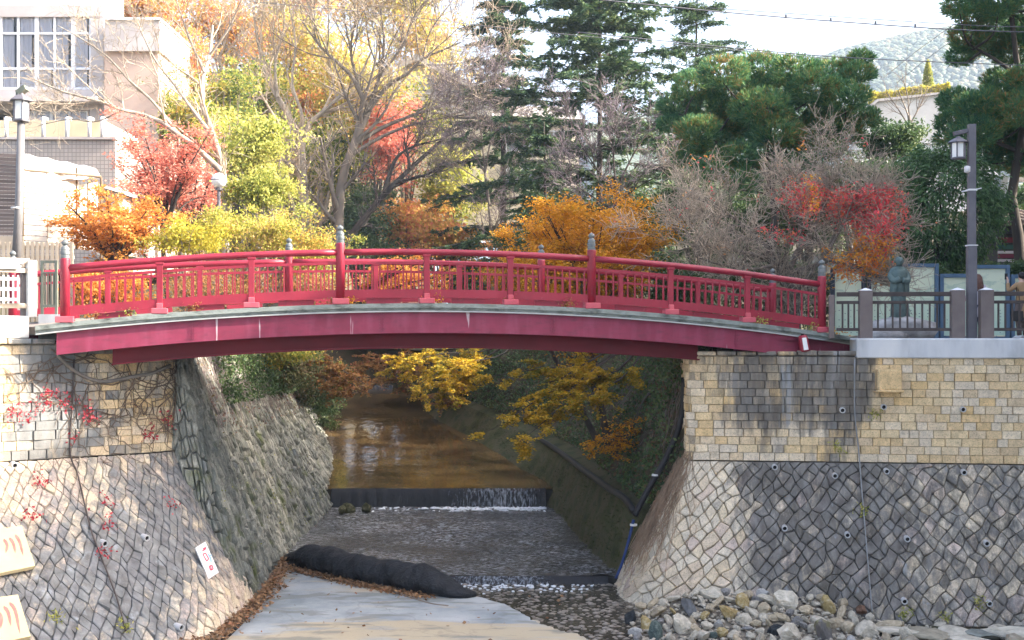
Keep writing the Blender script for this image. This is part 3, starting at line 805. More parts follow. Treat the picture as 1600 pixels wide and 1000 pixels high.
# deck slab between the two edges
V = []; F = []
for t in T:
    a = on(NL, t, -0.02, 0.12); b = on(FL, t, -0.02, -0.12)
    V += [a, b, b - (0, 0, .14), a - (0, 0, .14)]
for i in range(len(T) - 1):
    for j in range(4): F.append((i * 4 + j, (i + 1) * 4 + j, (i + 1) * 4 + (j + 1) % 4, i * 4 + (j + 1) % 4))
F += [(0, 1, 2, 3), tuple(len(V) - 4 + j for j in (3, 2, 1, 0))]
from_arrays('deck', V, F, m_deck, bridge)
for L, s in ((NL, 1), (FL, -1)):
    sweep('deck_edge', L, [(0.0, -0.10 * s), (0.0, 0.115 * s), (-0.05, 0.118 * s), (-0.13, 0.118 * s), (-0.13, -0.06 * s), (-0.085, -0.075 * s), (-0.08, -0.10 * s)], m_patina)
    sweep('drip_lip', L, [(-0.133, -0.07 * s), (-0.133, 0.0), (-0.158, 0.0), (-0.158, -0.07 * s)], m_lip)
    sweep('fascia_girder', L, [(-0.161, 0.0), (-0.161, 0.03 * s), (-0.52, 0.03 * s), (-0.52, 0.14 * s), (-0.545, 0.14 * s), (-0.545, 0.0)], m_fascia, np.linspace(-0.03, 3.34, 60))
    sweep('arch_girder', L, [(-0.165, 0.48 * s), (-0.165, 0.52 * s), (-0.80, 0.52 * s), (-0.80, 0.62 * s), (-0.83, 0.62 * s), (-0.83, 0.38 * s), (-0.80, 0.38 * s), (-0.80, 0.48 * s)], m_red_dull, np.linspace(0.155, 2.49, 50))
# welded plate seams and bolt heads along the near girder face
for t in (0.45, 1.16, 1.84, 2.62, 3.12):
    p = on(NL, t, -0.34, -0.004); c = MB(); c.box(p, (0.014, 0.010, 0.35), (ub, nb, (0, 0, 1))); c.build('plate_seam', m_fascia, bridge)
    for dz in np.linspace(-.48, -.20, 6):
        for du in (-.035, .035):
            c = MB(); q = on(NL, t, dz, -.006) + ub * du; c.box(q, (.022, .016, .022), (ub, nb, (0, 0, 1))); c.build('bolt', m_fascia, bridge)
# cross beams under the deck
for t in np.linspace(0.25, 2.4, 9):
    c = MB(); c.bar(on(NL, t, -0.40, 0.6), on(FL, t, -0.40, -0.6), 0.10, 0.30); c.build('cross_beam', m_red_dull, bridge)

m_red_edge = m_red
def railing(L, s):
    tk = [0, 1, 2, 3]
    for k in tk:
        b = on(L, k)
        mb = MB(); r0 = 0.083
        prof = [(r0, -0.02), (r0, 1.09), (r0 * .92, 1.115)]
        mb.lathe(prof, b, 20); post = mb.build('post', m_red, bridge, True)
        f = MB(); r = 0.076
        prof = [(r, 1.10), (r, 1.16), (r * .90, 1.165), (r * .90, 1.18), (r * 1.02, 1.185), (r * 1.02, 1.235), (r * .88, 1.245), (r * .88, 1.255), (r * .98, 1.262), (r * .90, 1.30),
                (r * .55, 1.325), (r * .42, 1.34), (r * .62, 1.352), (r * .80, 1.372), (r * .80, 1.395), (r * .55, 1.42), (r * .2, 1.436), (0.004, 1.45)]
        f.lathe(prof, b, 20); f.build('finial', m_finial, post, False)
        g = MB(); g.box(b + (0, 0, 0.055) - nb * 0.01 * s, (0.30, 0.22, 0.11), (ub, nb, (0, 0, 1))); g.build('footing', m_footing, post, bevel=0.012)
    ends = []
    for k in range(3):
        for j in (1, 2):
            t = k + j / 3; ends.append(t); b = on(L, t)
            mb = MB(); mb.box(b + (0, 0, 0.46), (0.105, 0.085, 0.94), (ub, nb, (0, 0, 1))); mb.box(b + (0, 0, 0.885), (0.15, 0.10, 0.05), (ub, nb, (0, 0, 1)))
            post = mb.build('intermediate_post', m_red, bridge, bevel=0.008)
            g = MB(); g.box(b + (0, 0, 0.05) - nb * 0.01 * s, (0.28, 0.20, 0.10), (ub, nb, (0, 0, 1))); g.box(b + (0, 0, 0.14) - nb * 0.015 * s, (0.11, 0.10, 0.10), (ub, nb, (0, 0, 1))); g.build('footing', m_footing, post, bevel=0.012)
    stops = sorted(ends + tk)
    for k in range(3):
        ts = np.linspace(k + 0.012, k + 0.988, 14)
        mb = MB(); mb.tube([on(L, t, 0.945) for t in ts], 0.060, 14); mb.build('handrail', m_red, bridge, True)
    for a, b in zip(stops[:-1], stops[1:]):
        ts = np.linspace(a + 0.012, b - 0.012, 6)
        mb = MB()
        for t0, t1 in zip(ts[:-1], ts[1:]): mb.bar(on(L, t0, 0.745), on(L, t1, 0.745), 0.045, 0.05)
        mb.build('middle_rail', m_red, bridge)
        mb = MB()
        for t0, t1 in zip(ts[:-1], ts[1:]): mb.bar(on(L, t0, 0.185), on(L, t1, 0.185), 0.06, 0.15)
        mb.build('bottom_rail', m_red, bridge)
        for q in range(1, 11):
            t = a + (b - a) * q / 11
            mb = MB(); mb.box(on(L, t, 0.49), (0.026, 0.026, 0.46), (ub, nb, (0, 0, 1))); mb.build('baluster', m_red, bridge)
        # low kerb board with scupper gaps beside the footings
        ts = np.linspace(a + 0.10, b - 0.10, 4); mb = MB()
        for t0, t1 in zip(ts[:-1], ts[1:]): mb.bar(on(L, t0, 0.05, 0.03 * s), on(L, t1, 0.05, 0.03 * s), 0.03, 0.10)
        mb.build('kerb_board', m_red, bridge)
railing(NL, 1)
railing(FL, -1)

# abutment seat under each bridge end so that the deck lands on the walls
mb = MB(); mb.box((-8.25, 22.55, -0.32), (1.6, 1.6, 0.22)); 
# small red and white canister standing on the right wall top
m_white = M('white_paint', [(0.66, 0.66, 0.66), (0.74, 0.74, 0.73)], 4, 0.5, 0.1)
b = P(1258, 549, 23.72); can = empty('water_canister', b, 'small red and white canister on the wall top at the right bridge end', 'canister')
lean = nrm(np.array((-0.16, 0, 1))); sd = np.array((0.98, 0, 0.16))
mb = MB(); pr = []
for z, r in ((0, .10), (0.03, .105), (0.24, .095), (0.30, .085), (0.32, .05)): pr.append((r, z))
mb.lathe(pr, (0, 0, 0), 18); V = np.array(mb.v); V = V[:, 2:3] * lean + V[:, 0:1] * sd + V[:, 1:2] * np.array((0, 1, 0)) + b
from_arrays('body', V, mb.f, m_red, can, smooth=True)
mb = MB(); n = 7
for i in range(n):
    g = -math.pi / 2 - 0.15 + 0.9 * (i / (n - 1) - 0.3)
    for z in (0.03, 0.27):
        r = (0.106 if z < .1 else 0.095) + 0.003; mb.v.append(tuple(b + lean * z + sd * r * math.cos(g) + np.array((0, 1, 0)) * r * math.sin(g)))
for i in range(n - 1): mb.f.append((2 * i, 2 * i + 2, 2 * i + 3, 2 * i + 1))
mb.build('label_band', m_white, can)
mb = MB(); mb.tube([b + lean * .31, b + lean * .35], 0.03, 10); mb.build('cap', m_black, can)
# ------------------------------------------------------------------ plants: growth helpers
def grow(pts, rad, K, L, tmin=0.25, spreadv=0.8, up=0.15, wig=0.12, flat=1.0, S=6, rfrac=0.55, rend=0.35, tmax=1.0, rmin=0.004, fwd=0.8):
    """K side shoots from each parent path. pts (N,S0,3), rad (N,S0) -> child pts, rad."""
    N, S0, _ = pts.shape
    idx = np.repeat(np.arange(N), K); n = len(idx)
    t = R.uniform(tmin, tmax, n) * (S0 - 1); i0 = np.clip(t.astype(int), 0, S0 - 2); f = (t - i0)[:, None]
    p = pts[idx, i0] * (1 - f) + pts[idx, i0 + 1] * f
    r0 = (rad[idx, i0] * (1 - f[:, 0]) + rad[idx, i0 + 1] * f[:, 0]) * rfrac
    tang = nrm(pts[idx, i0 + 1] - pts[idx, i0])
    d = R.normal(size=(n, 3)); d[:, 2] *= flat
    d = nrm(tang * fwd + nrm(d) * spreadv + np.array((0, 0, up)))
    Ln = L * R.uniform(0.55, 1.25, n)
    out = np.empty((n, S, 3)); out[:, 0] = p; step = (Ln / (S - 1))[:, None]
    for k in range(1, S):
        w_ = R.normal(size=(n, 3)) * wig; w_[:, 2] = w_[:, 2] * flat + up * 0.25
        d = nrm(d + w_); out[:, k] = out[:, k - 1] + d * step
    rr = np.maximum(r0[:, None] * np.linspace(1, rend, S)[None], rmin)
    return out, rr

def leaf_quads(C, size, flat=0.0, aspect=0.55, droop=0.0, dirs=None):
    """one folded leaf per centre; flat=1 lays leaves level."""
    n = len(C); size = np.broadcast_to(size, n) * R.uniform(0.7, 1.3, n)
    a = R.normal(size=(n, 3)) if dirs is None else dirs + 0.45 * R.normal(size=(n, 3))
    a[:, 2] = a[:, 2] * (1 - flat) - droop; a = nrm(a)
    nn = R.normal(size=(n, 3)); nn[:, 2] += 2.5 * flat
    b = nrm(np.cross(nn, a)); s = size[:, None]
    V = np.stack([C - a * s * .5, C + b * s * .5 * aspect, C + a * s * .5, C - b * s * .5 * aspect], 1)
    return V.reshape(-1, 3)
def quads(name, V, m, parent=None, kind=None):
    F = np.arange(len(V), dtype=np.int32).reshape(-1, 4)
    return from_arrays(name, V, F, m, parent, None if parent is None or True else None, False, 0, kind)
def tubes(name, groups, m, parent):
    """groups: list of (pts, rad, sides)."""
    Vs = []; Fs = []; o = 0
    for p, r, n in groups:
        V, F = tube_arrays(p, r, n); Vs.append(V); Fs.append(F + o); o += len(V)
    return from_arrays(name, np.vstack(Vs), np.vstack(Fs), m, parent, None, True)
def along(pts, k, jit):
    """k random points per path with jitter."""
    N, S, _ = pts.shape; idx = np.repeat(np.arange(N), k); t = R.uniform(0.1, 1.0, len(idx)) * (S - 1)
    i0 = np.clip(t.astype(int), 0, S - 2); f = (t - i0)[:, None]
    return pts[idx, i0] * (1 - f) + pts[idx, i0 + 1] * f + R.normal(size=(len(idx), 3)) * jit
def limbs(defs, S=12):
    """defs: list of (list of world points, r0, r1) -> pts, rad."""
    p = np.stack([resample(smooth_path(d[0], 6), S) for d in defs])
    r = np.stack([d[1] + (d[2] - d[1]) * np.linspace(0, 1, S) ** 0.8 for d in defs])
    return p, r

m_bark_pale = M('pale_bark', [(0.27, 0.23, 0.18), (0.40, 0.35, 0.28), (0.19, 0.165, 0.13)], 3, 0.9, 0.5, 30, 0.02, stretch=(1, 1, .4))
m_bark_dark = M('dark_bark', [(0.040, 0.033, 0.028), (0.085, 0.072, 0.060)], 3, 0.9, 0.5, 30, 0.02, stretch=(1, 1, .4))
m_bark_mid = M('brown_bark', [(0.13, 0.11, 0.09), (0.22, 0.185, 0.15)], 3, 0.9, 0.5, 30, 0.02, stretch=(1, 1, .4))
m_twig = M('tan_twigs', [(0.34, 0.28, 0.21), (0.46, 0.38, 0.29)], 2, 0.85, 0)
m_twig_grey = M('grey_twigs', [(0.15, 0.12, 0.115), (0.24, 0.195, 0.18)], 2, 0.85, 0)
m_twig_purple = M('purplish_twigs', [(0.13, 0.105, 0.12), (0.21, 0.17, 0.18)], 2, 0.85, 0)
C_YG = [(0.14, 0.19, 0.035), (0.32, 0.35, 0.07), (0.48, 0.46, 0.11), (0.56, 0.50, 0.16)]
C_YE = [(0.40, 0.36, 0.04), (0.58, 0.46, 0.06), (0.30, 0.32, 0.04), (0.62, 0.50, 0.10)]
C_OR = [(0.58, 0.20, 0.04), (0.70, 0.33, 0.07), (0.64, 0.26, 0.06), (0.74, 0.45, 0.12)]
C_GO = [(0.40, 0.15, 0.015), (0.58, 0.26, 0.015), (0.62, 0.33, 0.02), (0.52, 0.22, 0.02), (0.60, 0.37, 0.03)]
C_RD = [(0.62, 0.15, 0.11), (0.72, 0.30, 0.22), (0.68, 0.22, 0.16), (0.76, 0.44, 0.30)]
C_DG = [(0.030, 0.065, 0.028), (0.06, 0.11, 0.04), (0.095, 0.15, 0.05), (0.15, 0.19, 0.06)]
C_CON = [(0.024, 0.060, 0.034), (0.042, 0.090, 0.044), (0.08, 0.13, 0.05), (0.16, 0.20, 0.07)]
C_PINE = [(0.045, 0.13, 0.07), (0.075, 0.19, 0.09), (0.11, 0.24, 0.095), (0.18, 0.26, 0.08), (0.38, 0.22, 0.08)]
C_RUST = [(0.22, 0.09, 0.03), (0.35, 0.16, 0.05), (0.28, 0.20, 0.07), (0.40, 0.13, 0.07)]
L_MIXA = LEAF('yellow_to_peach_leaves', [(.20, .24, .04), (.42, .40, .07), (.58, .50, .12), (.64, .42, .16), (.62, .30, .14)], .45, .45)
L_MIXB = LEAF('peach_to_red_leaves', [(.30, .26, .06), (.60, .40, .10), (.66, .34, .10), (.64, .24, .12), (.60, .16, .11)], .45, .45)
L_MIXC = LEAF('green_to_gold_leaves', [(.05, .10, .03), (.12, .18, .04), (.30, .32, .06), (.50, .44, .09), (.56, .34, .08)], .4, .5)
L_BANK = LEAF('dull_bank_leaves', [(.03, .05, .022), (.07, .09, .03), (.14, .13, .05), (.20, .12, .07)], .25, .9)
L_YG = LEAF('yellow_green_leaves', C_YG, 0.45); L_YE = LEAF('yellow_leaves', C_YE, 0.45); L_OR = LEAF('orange_leaves', C_OR, 0.45)
L_GO = LEAF('golden_leaves', C_GO, 0.35, 1.1); L_RD = LEAF('red_leaves', C_RD, 0.55); L_DG = LEAF('dark_green_leaves', C_DG, 0.25, 0.9, 0.4)
L_CON = LEAF('cedar_needles', C_CON, 0.25, 0.8); L_PINE = LEAF('pine_needles', C_PINE, 0.35, 0.9); L_RUST = LEAF('rust_leaves', C_RUST, 0.4)
L_SPRAY = LEAF('olive_golden_leaves', [(0.16, 0.19, 0.03), (0.38, 0.30, 0.03), (0.60, 0.38, 0.03), (0.68, 0.44, 0.04)], 0.4, 0.9)
L_FIRE = LEAF('scarlet_leaves', [(0.74, 0.08, 0.11), (0.80, 0.11, 0.13), (0.82, 0.17, 0.13), (0.80, 0.26, 0.10)], 0.58, 0.9)
L_FIRE2 = LEAF('orange_yellow_leaves', [(0.80, 0.20, 0.07), (0.82, 0.33, 0.06), (0.82, 0.42, 0.06), (0.78, 0.50, 0.08)], 0.58, 0.9)

def root_at(x, y):
    """nearest place to x, y where a plant can stand: open ground, the right bank's slope, or the lip of the left channel wall."""
    if LT(y) < x < RT(y):
        lx = float(np.interp(y, BY, [q[0] for q in b2])); lz = float(np.interp(y, BY, [q[1] for q in b2])); mid = (np.interp(y, LBY, LBX) + lx) / 2
        if x > mid:
            x = max(x, lx + .25); f = min(1, (x - lx) / max(.1, RT(y) - lx)); return np.array((x, y, lz + (np.interp(y, _ry, _rz) - lz) * f))
        x = LT(y) - .05
    return np.array((x, y, ground_z(x, y)))

def leafy_tree(name, label, cat, base, centre, rad, leaf_m, bark, nleaf, size, group=None, nl=9, flat=0.0, trunk_r=0.16, clusters=70, tight=0.16, hollow=0.35, twig=True, rag=0.16):
    """broadleaf tree: trunk and limbs reaching into a crown made of many leaf clumps with gaps."""
    base = np.array(base, float); centre = np.array(centre, float); rad = np.array(rad, float)
    t = empty(name, base, label, cat, group)
    mid = base * .45 + centre * .55 + R.normal(size=3) * 0.12 * rad
    mid[2] = min(mid[2], centre[2] - 0.15 * rad[2])
    defs = [([base - (0, 0, .15), base * .6 + mid * .4 + R.normal(size=3) * .08, mid, centre + (0, 0, .5 * rad[2])], trunk_r, trunk_r * .25)]
    for i in range(nl):
        d = R.normal(size=3); d[2] = abs(d[2]) * .7 - 0.15; d = nrm(d)
        e = centre + d * rad * R.uniform(.65, .9); f = R.uniform(.35, .9)
        s = (base * (1 - f) + mid * f) if f < .8 else mid
        defs.append(([s, s * .5 + e * .5 + np.array((0, 0, R.uniform(-.05, .2) * rad[2])), e], trunk_r * .45, trunk_r * .07))
    p, r = limbs(defs, 9)
    tubes('trunk', [(p[:1], r[:1], 9), (p[1:], r[1:], 6)], bark, t)
    c1, r1 = grow(p, r, 8, 0.55 * rad.mean(), .3, 1.0, .15, S=5)
    # clump centres: through the volume, denser outside, none in a few random bites
    d = nrm(R.normal(size=(clusters * 2, 3))); q = R.uniform(hollow, 1.0, (clusters * 2, 1)) ** .6
    C = centre + d * q * rad * (1 + rag * R.normal(size=(clusters * 2, 1))) + R.normal(size=(clusters * 2, 3)) * rad * rag * .5
    bites = centre + nrm(R.normal(size=(7, 3))) * rad * 0.95
    keep = np.ones(len(C), bool)
    for b in bites: keep &= (np.linalg.norm((C - b) / rad, axis=1) > 0.30)
    C = C[keep][:clusters]; k = max(1, nleaf // len(C))
    cs = tight * rad.mean() * R.uniform(.6, 1.5, len(C))
    pts = np.repeat(C, k, 0) + R.normal(size=(len(C) * k, 3)) * np.repeat(cs, k)[:, None] * np.array((1.15, 1.15, .6))
    lf = leaf_quads(pts, size, flat)
    if twig: tubes('branch_crown', [(c1, r1, 4)], bark, t)
    quads('foliage', lf, leaf_m, t)
    return t

def bare_tree(name, label, defs, bark, twig_m, levels, cat='tree', group=None, leaf=None, S=12, sub=()):
    base = np.array(defs[0][0][0]); t = empty(name, base, label, cat, group)
    p, r = limbs(defs, S)
    tubes('trunk', [(p, r, 8)], bark, t)
    allp = [(p, r)]; gs = []
    cp, cr = p, r
    for (K, L, sp, up, sides, kw) in levels:
        cp, cr = grow(cp, cr, K, L, spreadv=sp, up=up, **kw); gs.append((cp, cr, sides))
    tubes('branch_crown', gs[:2], bark if bark is not m_bark_pale else m_twig, t)
    if len(gs) > 2: tubes('twig_crown', gs[2:], twig_m, t)
    for lm, k, jit, size, fl, sel in leaf or []:
        L = along(cp[sel(cp[:, -1])], k, jit)
        quads('foliage', leaf_quads(L, size, fl), lm, t)
    return t

def conifer(name, label, base, top, rmax, nwh, needles, d_leaf=0.13, group=None, trunk_r=0.2, shape=1.0, per=6, droop=0.25, start=0.08, keep=1.0, leaf_m=None):
    """tiered cedar: level drooping boughs in rough whorls with flat sprays of needles and sky between tiers."""
    base = np.array(base, float); top = np.array(top, float); t = empty(name, base, label, 'tree', group)
    H = top[2] - base[2]
    p, r = limbs([([base - (0, 0, .1), base * .5 + top * .5 + R.normal(size=3) * .06, top], trunk_r, 0.02)], 14)
    tubes('trunk', [(p, r, 9)], m_bark_dark, t)
    B = []; Rr = []
    for i in range(nwh):
        f = start + (1 - start) * (i + R.uniform(-.25, .25)) / nwh; f = min(max(f, start), .985)
        L0 = rmax * (1 - f) ** shape * R.uniform(.8, 1.15) + 0.25
        n = per + int(R.integers(-1, 2)); a0 = R.uniform(0, 6.28)
        for k in range(n):
            if R.random() > keep: continue
            a = a0 + 6.28 * k / n + R.normal() * .22; L = L0 * R.uniform(.62, 1.12)
            o = base + (top - base) * f; d = np.array((math.cos(a), math.sin(a), 0)); s = np.linspace(0, 1, 8)
            z = (0.06 + 0.16 * f) * L * s - droop * L * s ** 2 + R.normal() * .05
            wob = R.normal(size=(8, 3)) * .02 * L; wob[0] = 0
            B.append(o + d * (L * s)[:, None] + np.c_[np.zeros(8), np.zeros(8), z] + wob); Rr.append(np.linspace(.055 * (1 - .6 * f), .012, 8) * trunk_r / .2)
    B = np.array(B); Rr = np.array(Rr)
    tubes('bough_crown', [(B, Rr, 5)], m_bark_dark, t)
    c, cr = grow(B, Rr, 34, rmax * .085, .10, .95, -.05, .08, .12, 5, .5, .4, fwd=.8)
    k = max(1, needles // len(c)); N = np.repeat(c[:, -1] - c[:, 0], k, 0)
    q = along(c, k, .035); q[:, 2] -= np.abs(R.normal(size=len(q))) * .06
    quads('needles', leaf_quads(q, d_leaf, 0.25, 0.28, 0.10, nrm(N)), leaf_m or L_CON, t)
    return t

def pine(name, label, base, pads, limbs_def, tufts, needle=0.20, trunk_r=0.25, group=None, leaf_m=None):
    """Japanese pine: cloud-like pads of upright needle tufts on crooked limbs."""
    base = np.array(base, float); t = empty(name, base, label, 'tree', group)
    p, r = limbs(limbs_def, 10); 
    ends = []
    for c, rd in pads:
        c = np.array(c); j = np.argmin(np.linalg.norm(p.reshape(-1, 3) - (c - (0, 0, .4)), axis=1)); s = p.reshape(-1, 3)[j]
        ends.append(([s, s * .5 + c * .5 + R.normal(size=3) * .12 - (0, 0, .1), c - (0, 0, .3 * rd[2])], .05, .015))
    p2, r2 = limbs(ends, 7)
    tubes('trunk', [(p, r, 9)], m_bark_dark, t); tubes('branch_crown', [(p2, r2, 5)], m_bark_dark, t)
    Q = []; D = []
    for c, rd in pads:
        rd = np.array(rd); n = int(tufts * rd[0] * rd[1]); d = nrm(R.normal(size=(n, 3))); d[:, 2] = d[:, 2] * .75 + .22
        q = np.array(c) + d * rd * R.uniform(.35, 1.0, (n, 1)) ** .5; Q.append(q); D.append(nrm(d * .7 + np.array((0, 0, .55))))
    Q = np.vstack(Q); D = np.vstack(D); k = 9
    dirs = nrm(np.repeat(D, k, 0) + R.normal(size=(len(Q) * k, 3)) * .55); C = np.repeat(Q, k, 0) + dirs * needle * .5
    s = needle * R.uniform(.7, 1.2, (len(C), 1)); b = nrm(np.cross(dirs, R.normal(size=C.shape)))
    V = np.stack([C - dirs * s * .5, C + b * s * .085, C + dirs * s * .5, C - b * s * .085], 1).reshape(-1, 3)
    quads('needles', V, leaf_m or L_PINE, t)
    return t

def hedge(name, label, c0, c1, depth, h, nleaf, size, leaf_m, cat='hedge', kind=None, z0=None):
    c0 = np.array(c0, float); c1 = np.array(c1, float); t = empty(name, (c0 + c1) / 2, label, cat)
    L = np.linalg.norm(c1 - c0); u = (c1 - c0) / L; v = nrm(np.cross((0, 0, 1), u))
    k = int(L / .5) + 1; st = []
    for i in range(k * 2):
        b = c0 + u * R.uniform(0, L) + v * R.normal() * depth * .2
        st.append(([b, b + (R.normal() * .1, R.normal() * .1, h * .5), b + (R.normal() * .25, R.normal() * .2, h * .92)], .025, .006))
    p, r = limbs(st, 5); c, cr = grow(p, r, 6, .35, .3, .9, .2, S=4)
    tubes('stems', [(p, r, 5), (c, cr, 3)], m_bark_mid, t)
    a = R.uniform(0, L, nleaf); w_ = R.uniform(-1, 1, nleaf); q = R.uniform(.1, 1, nleaf) ** .7
    face = R.random(nleaf) < .6; w_ = np.where(face, -R.uniform(.75, 1.05, nleaf), w_); q = np.where(~face, 1 - np.abs(R.normal(0, .07, nleaf)), q)
    bump = 1 + .07 * np.sin(a * 2.1 + 1) + .05 * np.sin(a * 5.3)
    pts = c0 + u * a[:, None] + v * (w_ * depth / 2 * bump)[:, None] + np.c_[np.zeros(nleaf), np.zeros(nleaf), q * h * bump] + R.normal(size=(nleaf, 3)) * .05
    quads('foliage', leaf_quads(pts, size, .1), leaf_m, t)
    return t
# ------------------------------------------------------------------ trees and shrubs
def px(l, d, dz=None):
    """pixel path at distance d with a little depth wander."""
    o = []; k = R.normal() * .5
    for i, (x, y) in enumerate(l): o.append(P(x, y, d + (dz[i] if dz else k * i * .35)))
    return o
def G(x, d, lift=-0.1):
    p = P(x, 500, d); p = root_at(p[0], p[1]); p[2] += lift; return p

TW = dict(tmin=.3, wig=.10, S=7); TW2 = dict(tmin=.15, wig=.14, S=5); TW3 = dict(tmin=.1, wig=.16, S=4, rmin=.0045)
K = 1.75
TWf = dict(TW3, rmin=.009)
LEV = [(8, 2.0 * K, .75, .22, 5, TW), (8, 1.0 * K, .8, .16, 3, dict(TW2, rmin=.011)), (6, .55 * K, .85, .1, 3, TWf)]
d = 56.5
bare_tree('bare_tree', 'pale grey bare tree forking low behind the left half of the red bridge', [
    ([G(478, d), *px([(476, 340), (472, 276), (470, 240), (464, 208)], d)], 0.333, 0.210),
    ([*px([(470, 238), (464, 208), (434, 152), (416, 116), (404, 70), (396, 20)], d)], 0.193, 0.052),
    ([*px([(472, 276), (444, 246), (420, 228), (398, 200), (372, 158), (348, 118), (338, 70)], d)], 0.193, 0.044),
    ([*px([(471, 242), (478, 200), (508, 172), (534, 148), (560, 122), (580, 80)], d)], 0.158, 0.035),
    ([*px([(470, 230), (472, 180), (456, 130), (462, 70), (452, 10)], d)], 0.105, 0.026),
    ([*px([(434, 152), (430, 100), (444, 40), (440, -20)], d)], 0.088, 0.021),
    ([*px([(420, 228), (380, 222), (330, 205), (290, 170)], d)], 0.088, 0.021)], m_bark_pale, m_twig, LEV)
d = 55.8
bare_tree('bare_tree', 'grey-brown bare tree with long limbs sweeping right above the capped bridge post', [
    ([G(528, d), *px([(530, 320), (540, 260), (554, 224), (568, 188), (576, 172)], d)], 0.298, 0.175),
    ([*px([(576, 172), (564, 148), (550, 120), (528, 98), (500, 72), (470, 30)], d)], 0.140, 0.035),
    ([*px([(576, 172), (584, 150), (592, 120), (600, 70), (594, 10)], d)], 0.123, 0.032),
    ([*px([(576, 172), (608, 132), (636, 116), (660, 92), (688, 80), (720, 66)], d)], 0.123, 0.028),
    ([*px([(554, 226), (588, 204), (624, 188), (680, 168), (732, 156), (790, 146)], d)], 0.123, 0.025),
    ([*px([(546, 244), (592, 216), (640, 196), (696, 184), (744, 176)], d)], 0.114, 0.025),
    ([*px([(592, 120), (630, 70), (650, 20), (690, -20)], d)], 0.088, 0.021),
    ([*px([(564, 148), (548, 80), (556, 20), (540, -30)], d)], 0.088, 0.021),
    ([*px([(660, 92), (672, 50), (700, 10)], d)], 0.052, 0.018)], m_bark_mid, m_twig, LEV)
d = 55
bare_tree('bare_tree', 'dark leaning bare trunk rising right from behind the capped bridge post', [
    ([G(520, d), *px([(542, 375), (568, 344), (596, 308), (624, 280), (640, 264), (672, 236), (698, 210), (742, 190)], d)], 0.280, 0.052),
    ([*px([(640, 264), (637, 240), (632, 222)], d)], 0.088, 0.052),
    ([*px([(622, 284), (656, 276), (688, 264), (720, 252)], d)], 0.088, 0.021),
    ([*px([(600, 300), (618, 248), (648, 228), (680, 220), (722, 204)], d)], 0.105, 0.021)], m_bark_dark, m_twig_grey,
    [(6, 1.1 * K, .8, .2, 5, TW), (6, .6 * K, .8, .15, 3, TW2), (4, .35 * K, .85, .1, 3, TWf)])
d = 33
bare_tree('bare_tree', 'pale bare tree left of the globe lamp with branches reaching across the hotel windows', [
    ([G(352, d), *px([(352, 330), (350, 272), (334, 214), (320, 180), (312, 140), (320, 114), (328, 86), (332, 40)], d)], .16, .04),
    ([*px([(350, 272), (304, 228), (276, 208), (240, 184), (192, 172), (148, 156), (100, 144), (40, 118)], d)], .09, .015),
    ([*px([(280, 212), (240, 160), (200, 124), (172, 92), (130, 62), (90, 40)], d)], .05, .012),
    ([*px([(332, 212), (304, 176), (272, 132), (240, 90), (214, 30)], d)], .06, .014),
    ([*px([(320, 114), (300, 70), (282, 20), (270, -20)], d)], .05, .012),
    ([*px([(328, 86), (360, 40), (380, -10)], d)], .04, .012),
    ([*px([(192, 172), (150, 190), (110, 186), (60, 196)], d)], .03, .01)], m_bark_pale, m_twig, [(7, 1.6, .75, .2, 5, TW), (7, .85, .8, .15, 3, TW2), (5, .45, .85, .1, 3, dict(TW3, rmin=.006))])
d = 54
bare_tree('bare_tree', 'purplish bare tree with a haze of fine twigs in front of the slim cedar', [
    ([G(772, d), *px([(768, 380), (764, 320), (758, 270)], d)], .10, .06),
    ([*px([(758, 270), (734, 230), (712, 190), (694, 150)], d)], .05, .012), ([*px([(758, 270), (768, 220), (800, 170), (830, 140)], d)], .05, .012),
    ([*px([(758, 270), (752, 210), (742, 160), (748, 120)], d)], .05, .012), ([*px([(764, 300), (800, 250), (826, 210), (850, 190)], d)], .04, .012),
    ([*px([(762, 290), (720, 262), (690, 240)], d)], .04, .012)], m_bark_mid, m_twig_purple, [(8, 1.8, .8, .2, 4, TW), (8, 1.0, .85, .1, 3, dict(TW2, rmin=.009)), (6, .65, .85, .1, 3, TWf)])
d = 45
bare_tree('bare_tree', 'purplish grey bare tree with dense fine twigs below the tall cedar', [
    ([G(950, d), *px([(955, 400), (960, 340), (962, 300)], d)], .10, .07),
    ([*px([(962, 300), (930, 260), (905, 220), (892, 190)], d)], .05, .012), ([*px([(962, 300), (985, 250), (1010, 210), (1030, 190)], d)], .05, .012),
    ([*px([(962, 300), (958, 240), (950, 200), (955, 175)], d)], .05, .012), ([*px([(960, 320), (1000, 290), (1040, 270)], d)], .04, .012), ([*px([(960, 330), (915, 300), (885, 280)], d)], .04, .012)],
    m_bark_dark, m_twig_purple, [(8, 1.4, .8, .25, 4, TW), (8, .75, .85, .1, 3, dict(TW2, rmin=.008)), (6, .5, .85, .1, 3, dict(TW3, rmin=.0075))])
def maple_leaf_zone(e, low):
    """the last leaves: upper red sprays, a crimson right side that turns orange lower down, a few stragglers elsewhere"""
    x = e[:, 0] / e[:, 1] * FPX + 800; y = HZ - e[:, 2] / e[:, 1] * FPX; k = R.random(len(e))
    def el(cx, cy, rx, ry): return ((x - cx) / rx) ** 2 + ((y - cy) / ry) ** 2 < 1
    if low: return (el(1362, 388, 34, 26) & (k < .6)) | (el(1335, 414, 42, 17) & (k < .7)) | (el(1318, 440, 26, 20) & (k < .5)) | (el(1262, 300, 20, 24) & (k < .2)) | (k < .002)
    return (el(1258, 305, 34, 26) & (k < .55)) | (el(1372, 328, 50, 40) & (k < .8)) | (el(1318, 316, 38, 22) & (k < .6)) | (el(1225, 360, 28, 13) & (k < .35)) | (el(1385, 370, 30, 24) & (k < .5)) | (k < .004)
d = 29.5
